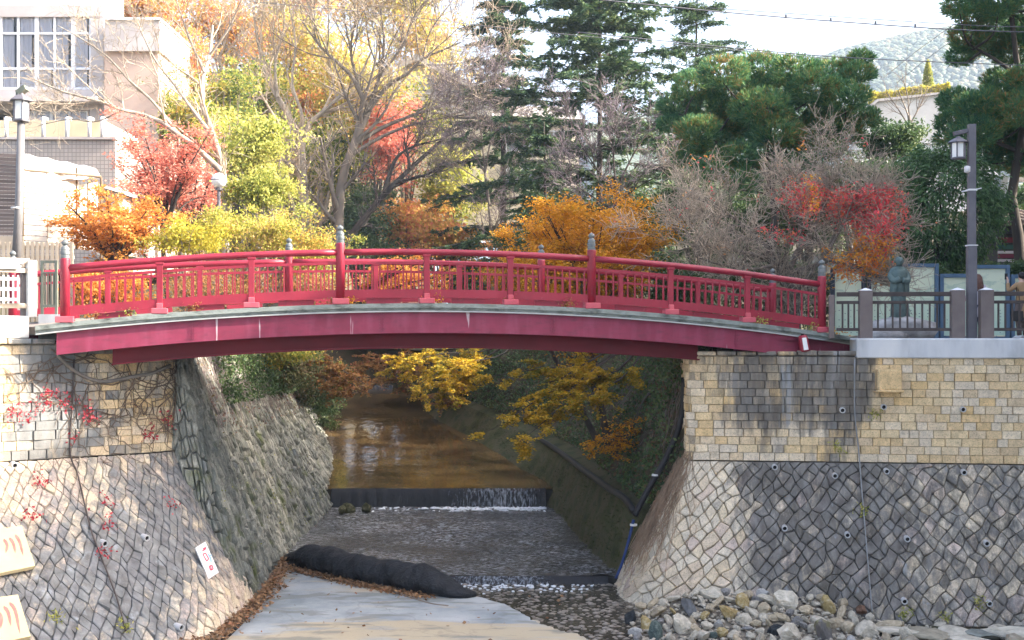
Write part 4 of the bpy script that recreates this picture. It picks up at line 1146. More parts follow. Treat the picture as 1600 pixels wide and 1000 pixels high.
bare_tree('maple_tree', 'nearly bare maple by the right bridge end, red and orange leaves on one side', [
    ([G(1243, d), *px([(1242, 470), (1239, 445), (1233, 425)], d)], .15, .12),
    ([*px([(1233, 428), (1200, 405), (1150, 392), (1095, 380), (1050, 356)], d, [0, 0, -.4, -.8, -1])], .08, .015),
    ([*px([(1228, 420), (1190, 378), (1140, 335), (1090, 310)], d, [0, .3, .6, .9])], .07, .015),
    ([*px([(1234, 422), (1252, 375), (1240, 320), (1222, 280)], d, [0, 0, .2, .3])], .07, .015),
    ([*px([(1240, 425), (1280, 412), (1302, 378), (1322, 340), (1338, 296)], d, [0, -.2, -.4, -.5, -.6])], .08, .015),
    ([*px([(1262, 418), (1310, 402), (1355, 378), (1388, 336)], d, [0, -.4, -.6, -.9])], .06, .014),
    ([*px([(1240, 400), (1275, 350), (1290, 300), (1280, 262)], d, [0, .4, .8, 1.0])], .06, .014),
    ([*px([(1290, 405), (1320, 412), (1342, 420), (1356, 432)], d, [-.4, -.6, -.7, -.9])], .04, .012),
    ([*px([(1215, 412), (1180, 420), (1130, 415), (1085, 400)], d, [0, -.6, -1.0, -1.2])], .05, .012)],
    m_bark_mid, m_twig, [(11, 1.2, .95, .2, 4, TW), (9, .65, .95, .15, 3, dict(TW2, rmin=.006)), (9, .40, .95, .1, 3, dict(TW3, rmin=.0055))],
    leaf=[(L_FIRE, 6, .07, .085, .3, lambda e: maple_leaf_zone(e, 0)), (L_FIRE2, 10, .07, .085, .3, lambda e: maple_leaf_zone(e, 1))])

# leafy trees on the sunlit hillside behind the left half
def hillside(x, y, rx, ry, d, leaf_m, label, n=9000, size=.2, bark=m_bark_mid, cat='tree', group='trees on the hillside behind the bridge', **k):
    while LT(d) < (x - 800) / FPX * d < RT(d) and d < 70: d += 1.0
    c = P(x, y, d); s = d / FPX
    b = root_at(c[0] + R.normal() * .2, c[1])
    if b[2] > c[2] - ry * s * .5: b[2] = c[2] - ry * s * 1.1
    return leafy_tree('broadleaf_tree', label, cat, b, c, (rx * s, max(rx * s * .8, 1), ry * s), leaf_m, bark, n, size, group, **k)
HS = dict(hollow=.1, rag=.24, tight=.2)
for x, y, rx, ry, d_, m_, lb, n_ in (
    (560, 130, 80, 90, 62, L_MIXA, 'tall yellow-green tree behind the forks of the two big bare trees', 9000),
    (450, 60, 75, 70, 66, L_MIXA, 'pale yellow tree behind the upper limbs of the left forked bare tree', 8000),
    (285, 95, 45, 55, 50, L_MIXB, 'peach-orange tree at the upper right corner of the salmon hotel wing', 6000),
    (290, 190, 46, 60, 46, L_MIXC, 'green and gold tree right of the salmon hotel wing above the globe lamp', 7000),
    (225, 12, 70, 34, 66, L_MIXB, 'rust-orange tree rising above the flat roof of the salmon hotel wing', 6500),
    (392, 240, 60, 60, 42, L_YG, 'yellow-green tree between the globe lamp and the left forked bare tree', 8000),
    (640, 350, 55, 44, 60, L_MIXB, 'pink and yellow bushy tree in front of the dark leaning trunk', 8000),
    (604, 215, 36, 62, 61, L_RD, 'pinkish red maple seen between the sweeping limbs of the grey-brown bare tree', 6500),
    (508, 250, 48, 66, 61, L_MIXC, 'light green tree filling the gap between the two forked bare trees', 8000),
    (350, 150, 44, 50, 50, L_MIXC, 'russet and green tree behind the pale bare tree left of the globe lamp', 6000),
    (672, 70, 52, 66, 68, L_MIXA, 'pale thin tree at the right edge of the hillside against the white sky', 4500),
    (470, -25, 100, 50, 72, L_MIXB, 'faded peach tree crowning the hillside at the top of the picture', 7000),
    (600, -10, 80, 50, 70, L_MIXA, 'yellowish tree crowning the hillside right of the faded peach one', 6000),
    (350, 40, 60, 55, 62, L_MIXB, 'orange tree high on the hillside above the russet and green one', 7000),
    (560, 345, 50, 50, 58, L_DG, 'dark green bush at the foot of the grey-brown bare tree', 7000),
    (705, 290, 44, 70, 62, L_YG, 'light green tree glowing behind the lower boughs of the slim cedar', 6500),
    (410, 140, 50, 55, 64, L_MIXC, 'dark gold tree deep in the hillside behind the left forked bare tree', 6500),
    (500, 150, 50, 60, 68, L_MIXB, 'peach-pink tree deep in the hillside between the big bare trees', 6500),
    (640, 190, 44, 46, 63, L_MIXC, 'small green-gold tree below the slanting roof of the far villa', 5500),
    (550, 240, 44, 50, 64, L_YE, 'lemon yellow tree low on the hillside behind the grey-brown bare tree', 6500),
    (440, 300, 50, 50, 60, L_MIXC, 'mixed green tree behind the lower trunk of the left forked bare tree', 6500),
    (690, 375, 52, 40, 58, L_MIXB, 'rust and pink shrub at the foot of the slim cedar', 6000)):
    hillside(x, y, rx, ry, d_, m_, lb, n_, .0032 * d_ if d_ > 55 else .13, **HS)
# nearer shrubs along the left bank
def shrub(x, y, rx, ry, d, leaf_m, label, n=8000, size=.09, cat='shrub', **k):
    c = P(x, y, d); s = d / FPX; b = root_at(c[0], c[1])
    return leafy_tree('shrub', label, cat, b, c, (rx * s, rx * s * .9, ry * s), leaf_m, m_bark_mid, n, size, 'shrubs along the bank behind the bridge', nl=12, trunk_r=.05, clusters=55, tight=.2, **k)
SH = dict(rag=.3, hollow=.05)
shrub(410, 296, 54, 34, 33, L_YG, 'bright yellow-green shrub right of the globe lamp', 8000, .085, **SH)
shrub(290, 372, 54, 26, 28.6, L_YE, 'yellow shrub right of the orange maple, just above the bridge handrail', 6500, .07, **SH)
shrub(350, 350, 46, 26, 29.6, L_MIXA, 'pale straw-yellow shrub under the globe lamp', 6000, .07, **SH)
shrub(425, 366, 54, 30, 29.5, L_MIXA, 'yellowish twiggy shrub above the handrail under the bright yellow-green shrub', 6500, .07, **SH)
shrub(485, 396, 46, 38, 29, L_MIXC, 'olive shrub at the foot of the left forked bare tree', 7000, .07, **SH)
shrub(600, 410, 46, 40, 57, L_DG, 'green shrub right of the capped bridge post', 7000, .13, **SH)
shrub(350, 450, 110, 42, 28.2, L_RUST, 'brown twiggy undergrowth shrub seen through the left bridge railing', 9000, .06, **SH)
shrub(480, 460, 60, 36, 27.6, L_RUST, 'brown dry shrub seen through the railing left of the capped bridge post', 6000, .06, **SH)
shrub(170, 450, 60, 40, 27.6, L_OR, 'orange low shrub seen through the railing beside the left end post', 6000, .07, **SH)
shrub(1060, 460, 60, 50, 32, L_DG, 'dark green shrub seen through the right part of the bridge railing', 9000, .09)
for x, y, rx, ry, d_, m_, lb, n_ in [(446, 572, 40, 30, 35, L_BANK, 'dull olive shrub hanging over the top of the left channel wall, nearest the bridge', 9000), (470, 585, 42, 34, 39, L_BANK, 'dull brown-green shrub hanging over the left channel wall beside the rust-red maple branches', 9000), (505, 600, 30, 30, 44, L_MIXC, 'olive shrub at the far end of the left channel wall', 6000), (506, 632, 22, 30, 41, L_DG, 'dark shrub on the lip of the left channel wall just above the upper pool', 5000), (440, 548, 44, 20, 33, L_MIXC, 'straggly olive shrub on the wall top directly under the bridge beam', 7000)]:
    shrub(x, y, rx, ry, d_, m_, lb, n_, .09, **SH)
def maple(x, y, rx, ry, d, leaf_m, label, n, size, lean=0, bark=m_bark_dark, tr=.10, nl=15):
    """layered maple: leaves in flat tiers along level twigs."""
    c = P(x, y, d); s = d / FPX; b = root_at(c[0] + lean, c[1] + .2); t = empty('maple_tree', b, label, 'tree')
    rx *= s; ry *= s; defs = [([b, b * .6 + c * .4 + R.normal(size=3) * .1, c - (0, 0, .3 * ry)], tr, tr * .5)]
    for i in range(nl):
        a = 6.28 * i * .382 + R.normal() * .3; e = c + np.array((math.cos(a) * rx * R.uniform(.5, .95), math.sin(a) * rx * .8, R.uniform(-.75, .9) * ry * (1 - .3 * abs(math.cos(a)))))
        m_ = (b * .35 + c * .65); m_[2] = min(m_[2], e[2])
        defs.append(([m_, m_ * .5 + e * .5 + (0, 0, .18 * ry), e], tr * .5, .012))
    p, r = limbs(defs, 9); tubes('trunk', [(p, r, 7)], bark, t)
    g1 = grow(p, r, 7, rx * .42, .3, .9, .05, .12, .35, 6); g2 = grow(*g1, 6, rx * .2, .2, .9, 0, .15, .3, 4)
    tubes('branch_crown', [(*g1, 4), (*g2, 3)], bark, t)
    k = max(1, n // len(g2[0])); q = along(g2[0], k, np.array((.09, .09, .035)) * rx * .75)
    quads('foliage', leaf_quads(q, size, .55, .6), leaf_m, t); return t
maple(250, 258, 96, 82, 33, L_RD, 'pinkish red maple in front of the salmon hotel wing, left of the globe lamp', 13000, .08, lean=.4)
maple(300, 285, 60, 50, 36, L_RD, 'faint dusty pink maple behind the globe lamp', 5000, .08)
maple(176, 350, 86, 54, 29, L_OR, 'bright orange maple beside the white reed screens at the left end of the bridge', 13000, .08)
maple(908, 385, 122, 70, 32, L_GO, 'golden orange maple behind the centre of the bridge', 64000, .068, lean=.4, nl=30)
maple(880, 440, 130, 40, 31, L_GO, 'low golden maple seen through the railing between the two tall capped posts', 26000, .068, lean=.9)
maple(800, 420, 60, 48, 33.5, L_RUST, 'rust-orange maple left of the golden one behind the bridge', 9000, .07)
maple(650, 440, 60, 36, 31.5, L_OR, 'low orange maple seen through the railing right of the capped bridge post', 8000, .07)

# cedars
def PB(x, d): return G(x, d, 0)
conifer('cedar_tree', 'slim cedar with dark lower boughs left of the tall cedar', PB(785, 58), P(785, -60, 58), 4.8, 16, 90000, .19, shape=.7, per=7, start=.12, droop=.2, trunk_r=.26)
conifer('cedar_tree', 'tall cedar in the middle with wide flat boughs against the white sky', PB(935, 50), P(937, -75, 50), 7.2, 12, 130000, .19, shape=.5, per=8, start=.22, droop=.16, trunk_r=.24)
conifer('cedar_tree', 'thin distant cedar right of the tall one, sparse boughs above the pine', PB(1086, 56), P(1090, -45, 56), 6.6, 14, 50000, .16, shape=.75, per=6, start=.3, droop=.15, keep=.85)
conifer('cedar_tree', 'small dark fir standing below the boughs of the tall cedar', PB(850, 47), P(850, 190, 47), 2.6, 13, 24000, .16, shape=.8, start=.12)

# pines
d = 39; s = d / FPX
def pads(lst, d): return [(P(x, y, d + dz), (r * d / FPX, r * d / FPX, r * d / FPX * .8)) for x, y, r, dz in lst]
pl = []
for x, y, r in [(1060, 170, 34), (1085, 140, 36), (1110, 175, 40), (1130, 120, 38), (1150, 155, 44), (1165, 205, 40), (1185, 110, 36), (1205, 150, 46), (1210, 215, 42), (1240, 118, 40), (1250, 185, 46), (1270, 145, 42), (1290, 200, 40),
                (1300, 120, 34), (1320, 160, 38), (1340, 120, 26), (1345, 95, 20), (1350, 190, 28), (1090, 210, 36), (1120, 235, 36), (1160, 250, 34), (1230, 250, 36), (1290, 240, 30), (1050, 200, 24), (1325, 215, 26), (1080, 250, 34), (1110, 270, 34), (1200, 270, 40), (1250, 270, 36), (1160, 290, 30), (1190, 180, 50), (1262, 225, 34), (1140, 195, 44)]:
    pl.append((x, y, r, R.uniform(-1.6, 1.6)))
pine('pine_tree', 'broad bushy green pine above the nearly bare maple', PB(1205, d), pads(pl, d), [
    ([PB(1205, d), *px([(1200, 420), (1212, 330), (1196, 250), (1205, 190)], d)], .22, .08), ([*px([(1203, 300), (1150, 250), (1100, 205), (1070, 180)], d)], .09, .03), ([*px([(1204, 290), (1260, 240), (1310, 190), (1340, 140)], d)], .09, .03)], 620)
d = 38.5
pl = []
for x, y, r in [(1500, 15, 26), (1530, 30, 36), (1560, 10, 40), (1600, 30, 44), (1515, 65, 34), (1550, 75, 40), (1590, 85, 44), (1640, 60, 50), (1500, 95, 22), (1640, 120, 40), (1500, 165, 34), (1530, 175, 40), (1565, 165, 44), (1600, 180, 46), (1490, 195, 28), (1520, 215, 40), (1560, 220, 44), (1600, 225, 44),
                (1480, 220, 20), (1645, 200, 44), (1560, 130, 26), (1600, 130, 30), (1575, 255, 34), (1610, 262, 40), (1535, 250, 30), (1545, -25, 40), (1610, -30, 50), (1680, 0, 50), (1690, 100, 50), (1690, 180, 50)]:
    pl.append((x, y, r, R.uniform(-1.4, 1.4)))
pine('pine_tree', 'dark green pine with two separate tiers at the right edge above the lamp post', PB(1590, d), pads(pl, d), [
    ([PB(1590, d), *px([(1595, 400), (1580, 300), (1600, 200), (1590, 110), (1580, 20)], d)], .24, .07), ([*px([(1598, 240), (1550, 220), (1500, 205)], d)], .08, .03), ([*px([(1592, 120), (1550, 90), (1515, 70)], d)], .08, .03)], 600)
# round evergreen, hedge, distant greenery
def round_evergreen():
    d = 35.5; c = P(1474, 330, d); b = G(1476, d); t = empty('evergreen_tree', b, 'round dense glossy evergreen left of the lamp post behind the notice boards', 'tree')
    rad = np.array((92, 80, 100)) * d / FPX
    defs = [([b, b * .5 + c * .5, c], .14, .05)] + [([b * .4 + c * .6, c + nrm(R.normal(size=3)) * rad * .7], .05, .01) for _ in range(12)]
    defs = [(x[0] if len(x[0]) > 2 else [x[0][0], (x[0][0] + x[0][1]) / 2 + (0, 0, .1), x[0][1]], x[1], x[2]) for x in defs]
    p, r = limbs(defs, 8); tubes('trunk', [(p, r, 7)], m_bark_dark, t)
    n = 420; q = nrm(R.normal(size=(n, 3))); C = c + q * rad * R.uniform(.72, 1.02, (n, 1)); k = 85
    pts = np.repeat(C, k, 0) + R.normal(size=(n * k, 3)) * .15; out = np.repeat(q, k, 0); out = nrm(out + np.array((0, 0, -.9)))
    quads('foliage', leaf_quads(pts, .12, 0, .38, .25, out), LEAF('glossy_evergreen_leaves', [(0.035, .075, .032), (.065, .135, .05), (.10, .185, .06), (.14, .23, .08)], .2, 1.0, .35), t)
round_evergreen()
hedge('clipped_hedge', 'long dark clipped hedge behind the notice boards', (P(1040, 500, 34.2)[0], 34.2, ground_z(6, 34)), (P(1720, 500, 33.2)[0], 33.2, ground_z(12, 33)), 1.2, 2.05, 60000, .085, L_DG)
hillside(1395, 222, 52, 34, 47, L_DG, 'low dark green tree between the pine and the lamp post', 8000, .13, group=None)
hillside(1340, 290, 60, 50, 42, L_DG, 'dark green bush behind the red leaves of the nearly bare maple', 8000, .12, cat='bush', group=None)
hillside(1590, 330, 40, 40, 44, L_DG, 'dark shrubbery beside the blue-grey pillar at the right edge', 6000, .12, cat='bush', group=None)
hillside(1090, 330, 60, 60, 46, L_DG, 'dark green bush behind the left half of the nearly bare maple', 11000, .13, cat='bush', group=None)
hillside(1180, 340, 70, 55, 44, L_DG, 'dark green bush under the broad pine behind the nearly bare maple', 12000, .13, cat='bush', group=None)
hillside(1270, 335, 60, 60, 43, L_DG, 'dark green bush behind the upper red spray of the nearly bare maple', 11000, .13, cat='bush', group=None)
hillside(1000, 350, 60, 50, 50, L_DG, 'dark green bush below the purplish grey bare tree', 9000, .14, cat='bush', group=None)
hillside(745, 430, 60, 40, 58, L_DG, 'dark green bush seen through the railing right of the middle of the bridge', 8000, .15, cat='bush', group=None)
hillside(850, 410, 60, 40, 52, L_DG, 'dark green bush behind the golden orange maple', 8000, .15, cat='bush', group=None)
hillside(880, 330, 60, 40, 56, L_DG, 'dark green bush below the lower boughs of the tall cedar', 8000, .15, cat='bush', group=None)
d = 62
bare_tree('bare_tree', 'small leafless tree in front of the white hillside building', [
    ([G(1422, d), *px([(1424, 240), (1422, 200), (1420, 180)], d)], .12, .08), ([*px([(1422, 200), (1400, 165), (1385, 145)], d)], .05, .02), ([*px([(1422, 195), (1440, 160), (1450, 135)], d)], .05, .02), ([*px([(1421, 190), (1418, 150), (1410, 120)], d)], .05, .02)],
    m_bark_mid, m_twig_grey, [(7, 1.6, .8, .25, 4, TW), (6, .9, .8, .15, 3, TW2)])
def cypress():
    d = 88; b = P(1450, 150, d); top = P(1450, 94, d); t = empty('cypress_tree', b, 'narrow pointed cypress on the terrace of the white hillside building', 'tree')
    p, r = limbs([([b - (0, 0, .2), (b + top) / 2, top], .12, .02)], 6); tubes('trunk', [(p, r, 6)], m_bark_mid, t)
    n = 3500; f = R.random(n) ** .8; a = R.uniform(0, 6.28, n); rr = .52 * (1 - f) ** .6 * R.uniform(.6, 1, n)
    quads('foliage', leaf_quads(np.c_[b[0] + rr * np.cos(a), b[1] + rr * np.sin(a), b[2] + f * (top[2] - b[2])], .16, 0, .5), L_YG, t)
cypress()

# golden branches reaching down over the stream from the right bank
def overhang(name, label, base, tips, leaf_m, n, size, bark=m_bark_dark, tr=.07, width=.38):
    base = np.array(base, float); t = empty(name, base, label, 'tree'); defs = []
    for tip in tips:
        path = [np.array(q, float) for q in tip]; s = base + (0, 0, .1)
        defs.append(([s, s * .55 + path[0] * .45 + (0, 0, .35), *path], tr * R.uniform(.5, 1), .008))
    p, r = limbs(defs, 14); tubes('trunk', [(p, r, 6)], bark, t)
    g1 = grow(p, r, 22, width * 1.5, .45, .9, -.05, .10, .25, 6, .45); g2 = grow(*g1, 6, width * .6, .2, .8, -.08, .12, .25, 4, .5)
    tubes('branch_crown', [(*g1, 3), (*g2, 3)], bark, t)
    k = max(1, n // len(g2[0])); q = along(g2[0], k, np.array((.05, .05, .02)))
    quads('foliage', leaf_quads(q, size, .65, .6, .05), leaf_m, t); return t
d = 30.5
overhang('maple_tree', 'maple on the right bank with golden sprays hanging over the stream', (4.2, 32.0, -.3), [
    [P(930, 572, 31), P(870, 574, 30.6), P(800, 582, 30.2), P(752, 592, 30)], [P(960, 582, 30.4), P(900, 590, 30), P(850, 598, 29.8)], [P(975, 588, 30), P(930, 612, 29.4), P(880, 640, 29)],
    [P(880, 590, 30), P(845, 620, 29.4), P(805, 648, 29), P(768, 672, 28.8)], [P(900, 600, 29.6), P(870, 640, 29), P(830, 676, 28.6), P(812, 690, 28.5)]], L_SPRAY, 26000, .072, width=.36)
overhang('maple_tree', 'small golden spray of maple low on the right bank below the hanging branches', (3.6, 29.5, -1.5), [[P(985, 676, 28.6), P(955, 682, 28.2), P(925, 696, 28)], [P(975, 690, 28.3), P(945, 700, 28)]], L_GO, 1800, .075, tr=.03, width=.3)
overhang('maple_tree', 'rust-red maple branches drooping from the left bank above the stream', (-8.4, 40, -.7), [
    [P(470, 556, 39), P(520, 570, 38.4), P(550, 588, 37.6), P(575, 602, 37)], [P(480, 570, 39), P(530, 588, 38), P(552, 606, 37.4)], [P(470, 560, 38.5), P(505, 590, 38), P(525, 612, 37.4)]], L_RUST, 7000, .09)
overhang('maple_tree', 'olive and yellow maple leaning over the stream at the bend under the bridge', (1.0, 43.5, -.5), [
    [P(780, 556, 43), P(730, 566, 42.5), P(690, 580, 42), P(655, 600, 41.5)], [P(740, 570, 44), P(700, 590, 43), P(690, 606, 42.5)], [P(760, 548, 45), P(690, 552, 44), P(640, 566, 43.5)], [P(730, 552, 46), P(660, 556, 46), P(610, 580, 46)]], L_SPRAY, 16000, .10, width=.6)
overhang('maple_tree', 'dull orange maple behind the olive one under the bridge', (-1.5, 49, -.5), [[P(740, 575, 48), P(720, 600, 46), P(700, 620, 45)], [P(720, 570, 48.5), P(660, 580, 48.5), P(600, 592, 48)], [P(700, 550, 49), P(620, 556, 49.5), P(560, 575, 49)]], L_RUST, 12000, .11, width=.7)
hillside(520, 552, 50, 26, 58, L_DG, 'dark tree closing the stream bend on the left under the bridge', 6000, .15, group=None)
hillside(610, 545, 60, 22, 60, L_YE, 'sunlit yellow tree beyond the stream bend under the bridge', 6000, .15, group=None)

# undergrowth on the bank and along the top of the left channel wall
def scatter(S_, n, u0, u1, v0, v1, lift, size, m, name='undergrowth', lname=None, **k):
    u = R.uniform(u0, u1, n); v = R.uniform(v0, v1, n)
    # leave bare patches
    keep = (np.sin(u * 1.9 + v * 2.3) + np.sin(u * .7 - v * 3.1 + 2) + R.normal(size=n) * .7) > -.9
    u, v = u[keep], v[keep]
    q = S_.at(u, v) + S_.n(u, v) * np.abs(R.normal(size=len(u)))[:, None] * lift
    return quads(name, leaf_quads(q, size, 0, .5, .3, **k), m, None, 'stuff')
scatter(BK2, 26000, 0.3, BK2.L * .75, 0, BK2.H, .16, .10, L_DG)
scatter(BK2, 7000, 0.2, BK2.L * .6, BK2.H * .1, BK2.H, .12, .08, LEAF('dead_leaves', [(.10, .05, .03), (.18, .09, .05), (.13, .10, .05), (.22, .14, .07)], .15))
scatter(BK0, 5000, 0.2, BK0.L * .6, 0, BK0.H, .03, .05, LEAF('moss_tufts', [(.03, .045, .012), (.06, .075, .02), (.09, .085, .03)], .1), 'moss')
scatter(CH, 24000, 5.0, CH.L, -.2, 1.3, .28, .09, L_DG)
scatter(CH, 3500, 3.5, CH.L * .75, 0, 1.9, .07, .07, LEAF('dry_creeper_leaves', [(.16, .08, .06), (.28, .13, .10), (.24, .20, .10), (.30, .26, .10)], .25))
scatter(CH, 2600, 1.0, CH.L * .7, CH.H * .55, CH.H, .03, .05, L_YG, 'moss')
def hanging_roots(S_, n, u0, u1, L, m, label, nm='dry_vine'):
    u = R.uniform(u0, u1, n); out = np.empty((n, 8, 3)); v = R.uniform(-.2, .5, n)
    for k in range(8):
        out[:, k] = S_.at(np.clip(u, 0, S_.L), v) + S_.n(np.clip(u, .1, S_.L), v) * (R.uniform(.02, .14, (n, 1)))
        u = u + R.normal(size=n) * .08; v = v + L / 7 * R.uniform(.4, 1.2, n)
    V, F = tube_arrays(out, np.full((n, 8), .006), 3)
    return tag(from_arrays(nm, V, F, m, None, None, True), label, 'vine')
hanging_roots(CH, 260, 3.0, 16, 1.6, m_twig_grey, 'tangle of dry vines hanging down the channel wall left of the stream')
hanging_roots(BK2, 120, .5, 12, 2.2, m_twig_grey, 'tangle of dry stems on the earth bank right of the stream')
hanging_roots(RL, 150, RL.L - 2.3, RL.L - .6, 2.4, M('brown_creeper', [(.26, .18, .12), (.40, .29, .20)], 3, .9, 0), 'brown matted creeper roots on the rounded corner of the right wall')
# ------------------------------------------------------------------ buildings
m_hotel = M('pale_plaster', [(0.50, 0.45, 0.43), (0.58, 0.53, 0.50)], 1.2, 0.9, 0.15, 20)
m_pink = M('salmon_plaster', [(0.50, 0.36, 0.29), (0.58, 0.44, 0.36)], 1.0, 0.9, 0.15, 20)
m_frame = M('white_frame', [(0.74, 0.75, 0.78), (0.80, 0.80, 0.82)], 3, 0.5, 0.05)
m_curtain = M('grey_curtain', [(0.60, 0.57, 0.60), (0.78, 0.75, 0.78)], 3, 0.9, 0.1, stretch=(6, 1, .1))
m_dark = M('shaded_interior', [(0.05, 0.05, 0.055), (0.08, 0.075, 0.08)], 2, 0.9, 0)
def glass_mat():
    t = NT('window_glass'); t.n.remove(t.b)
    a = t.new('ShaderNodeBsdfTransparent'); a.inputs['Color'].default_value = (.96, .97, .98, 1); g = t.new('ShaderNodeBsdfGlossy'); g.inputs['Roughness'].default_value = .04
    f = t.new('ShaderNodeFresnel'); f.inputs['IOR'].default_value = 1.35; mx = t.new('ShaderNodeMixShader')
    t.link(f.outputs[0], mx.inputs[0]); t.link(a.outputs[0], mx.inputs[1]); t.link(g.outputs[0], mx.inputs[2]); t.link(mx.outputs[0], t.out.inputs['Surface']); return t.m
m_glass = glass_mat()
def tile_mat():
    t = NT('square_tiles'); b = t.new('ShaderNodeTexBrick'); b.offset = 0.0
    g = t.new('ShaderNodeNewGeometry'); s = t.new('ShaderNodeSeparateXYZ'); c = t.new('ShaderNodeCombineXYZ'); t.link(g.outputs['Position'], s.inputs[0]); t.link(s.outputs['X'], c.inputs['X']); t.link(s.outputs['Z'], c.inputs['Y']); t.link(c.outputs[0], b.inputs['Vector'])
    b.inputs['Color1'].default_value = (.42, .37, .32, 1); b.inputs['Color2'].default_value = (.48, .42, .37, 1); b.inputs['Mortar'].default_value = (.28, .25, .23, 1)
    b.inputs['Scale'].default_value = 1.0; b.inputs['Brick Width'].default_value = .12; b.inputs['Row Height'].default_value = .12; b.inputs['Mortar Size'].default_value = .012
    t.link(b.outputs['Color'], t.b.inputs['Base Color']); t.b.inputs['Roughness'].default_value = .5; t.bump(b.outputs['Fac'], -.3, .01); return t.m
m_tile = tile_mat()
def slab(mb, x0, x1, y0, y1, d, thick):
    """block whose front face covers the pixel box at distance d."""
    a, b = P(x0, y1, d), P(x1, y0, d); c = (a + b) / 2; c[1] = d + thick / 2
    mb.box(c, (b[0] - a[0], thick, b[2] - a[2])); return mb
def window_grid(parent, cols, rows, d, recess, bars, mcur, name='window'):
    """cols, rows: lists of pixel lines; a frame with a pane and a curtain behind every opening."""
    fr = MB()
    for i, x in enumerate(cols):
        w_ = bars[0] if i % 2 == 0 else bars[1]; slab(fr, x - w_ / 2, x + w_ / 2, rows[0] - 3, rows[-1] + 3, d + recess - .06, .12)
    for y in rows:
        slab(fr, cols[0], cols[-1], y - bars[1] / 2, y + bars[1] / 2, d + recess - .045, .09)
    w = fr.build(name, m_frame, parent)
    for x0, x1 in zip(cols[:-1], cols[1:]):
        for y0, y1 in zip(rows[:-1], rows[1:]):
            g = MB(); slab(g, x0 + bars[0] * .3, x1 - bars[0] * .3, y0 + bars[1] * .4, y1 - bars[1] * .4, d + recess, .012); g.build('pane', m_glass, w)
            a, b = P(x0 + 1, y1, d + recess + .07), P(x1 - 1, y0, d + recess + .07); n = 28; V = []; F = []
            open_ = R.uniform(.0, .25)
            for i in range(n + 1):
                f = i / n * (1 - open_); yy = d + recess + .08 + .035 * math.sin(i * 1.9 + x0)
                V += [(a[0] + (b[0] - a[0]) * f, yy, a[2]), (a[0] + (b[0] - a[0]) * f, yy, b[2])]
            F = [(2 * i, 2 * i + 2, 2 * i + 3, 2 * i + 1) for i in range(n)]
            from_arrays('curtain', V, F, mcur, w, smooth=True)
    return w
D = 46.0
hb = empty('hotel_building', (P(-20, 0, D)[0], D, ground_z(P(-20, 0, D)[0], D)), 'pale hotel with a white grid of curtained windows at the upper left', 'building')
mb = MB(); slab(mb, -330, 162, 8, 26, D, 9.0); mb.build('parapet_band', m_hotel, hb)
mb = MB(); slab(mb, 141.5, 162, 26, 160, D + .02, 9.0); slab(mb, -330, -300, 26, 160, D, 9.0); slab(mb, -330, 162, 160, 172, D, 9.0); slab(mb, -330, 153, 140, 160, D, .5)
slab(mb, 140, 162, 172, 420, D, 9.0); slab(mb, -330, 30, 190, 420, D, 9.0); slab(mb, 30, 140, 200, 420, D, 9.0); mb.build('wall', m_hotel, hb)
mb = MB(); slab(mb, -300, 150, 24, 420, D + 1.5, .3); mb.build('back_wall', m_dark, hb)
mb = MB(); slab(mb, -330, 150, 150, 158, D - .8, .8); mb.build('eave', m_hotel, hb)
mb = MB(); slab(mb, -330, 118, -70, 8, D + 2.2, 6.0); mb.build('upper_storey', m_white_concrete, hb)
window_grid(hb, [-290, -260, -230, -200, -170, -140, -110, -80, -55, -27, 0, 28, 57, 85, 114, 141], [22, 52, 107, 138], D, .14, (6, 3.4), m_curtain)
window_grid(hb, [30, 54, 80, 108, 136], [174, 200], D, .22, (4, 2.5), m_curtain)
pb = empty('hotel_wing', (P(204, 0, 45)[0], 45, 0), 'windowless salmon-pink hotel wing behind the pinkish red maple', 'building')
mb = MB(); slab(mb, 163, 247, 80, 420, 45.4, 7); mb.build('wall', m_pink, pb)
mb = MB(); slab(mb, 163, 249, 31, 79.6, 45.2, 7.2); mb.build('upper_panel', m_hotel, pb)
mb = MB(); slab(mb, 161.5, 250, 27, 30.6, 45.1, 7.4); mb.build('roof_edge', m_frame, pb)
tw = empty('tiled_annex', (P(70, 0, 36)[0], 36, 0), 'low tiled annex with a cream parapet and white pipes in front of the hotel', 'building')
mb = MB(); slab(mb, -160, 180, 216, 420, 36, 4); mb.build('tiled_wall', m_tile, tw)
mb = MB(); slab(mb, -160, 162, 188, 215.6, 36.3, 3.4); mb.build('parapet', M('cream_plaster', [(0.60, 0.50, 0.33), (0.66, 0.57, 0.40)], 1.5, .9, .1), tw)
mb = MB(); slab(mb, -160, 181, 213.5, 217.5, 35.9, .3); mb.build('coping', m_hotel, tw)
for x in (68, 105, 140, 160, 10, -30):
    mb = MB(); a, b = P(x, 214, 35.95), P(x, 184, 35.95); mb.tube([a, b, b + (0, .25, .0)], .06, 10); mb.build('vent_pipe', m_frame, tw, True)

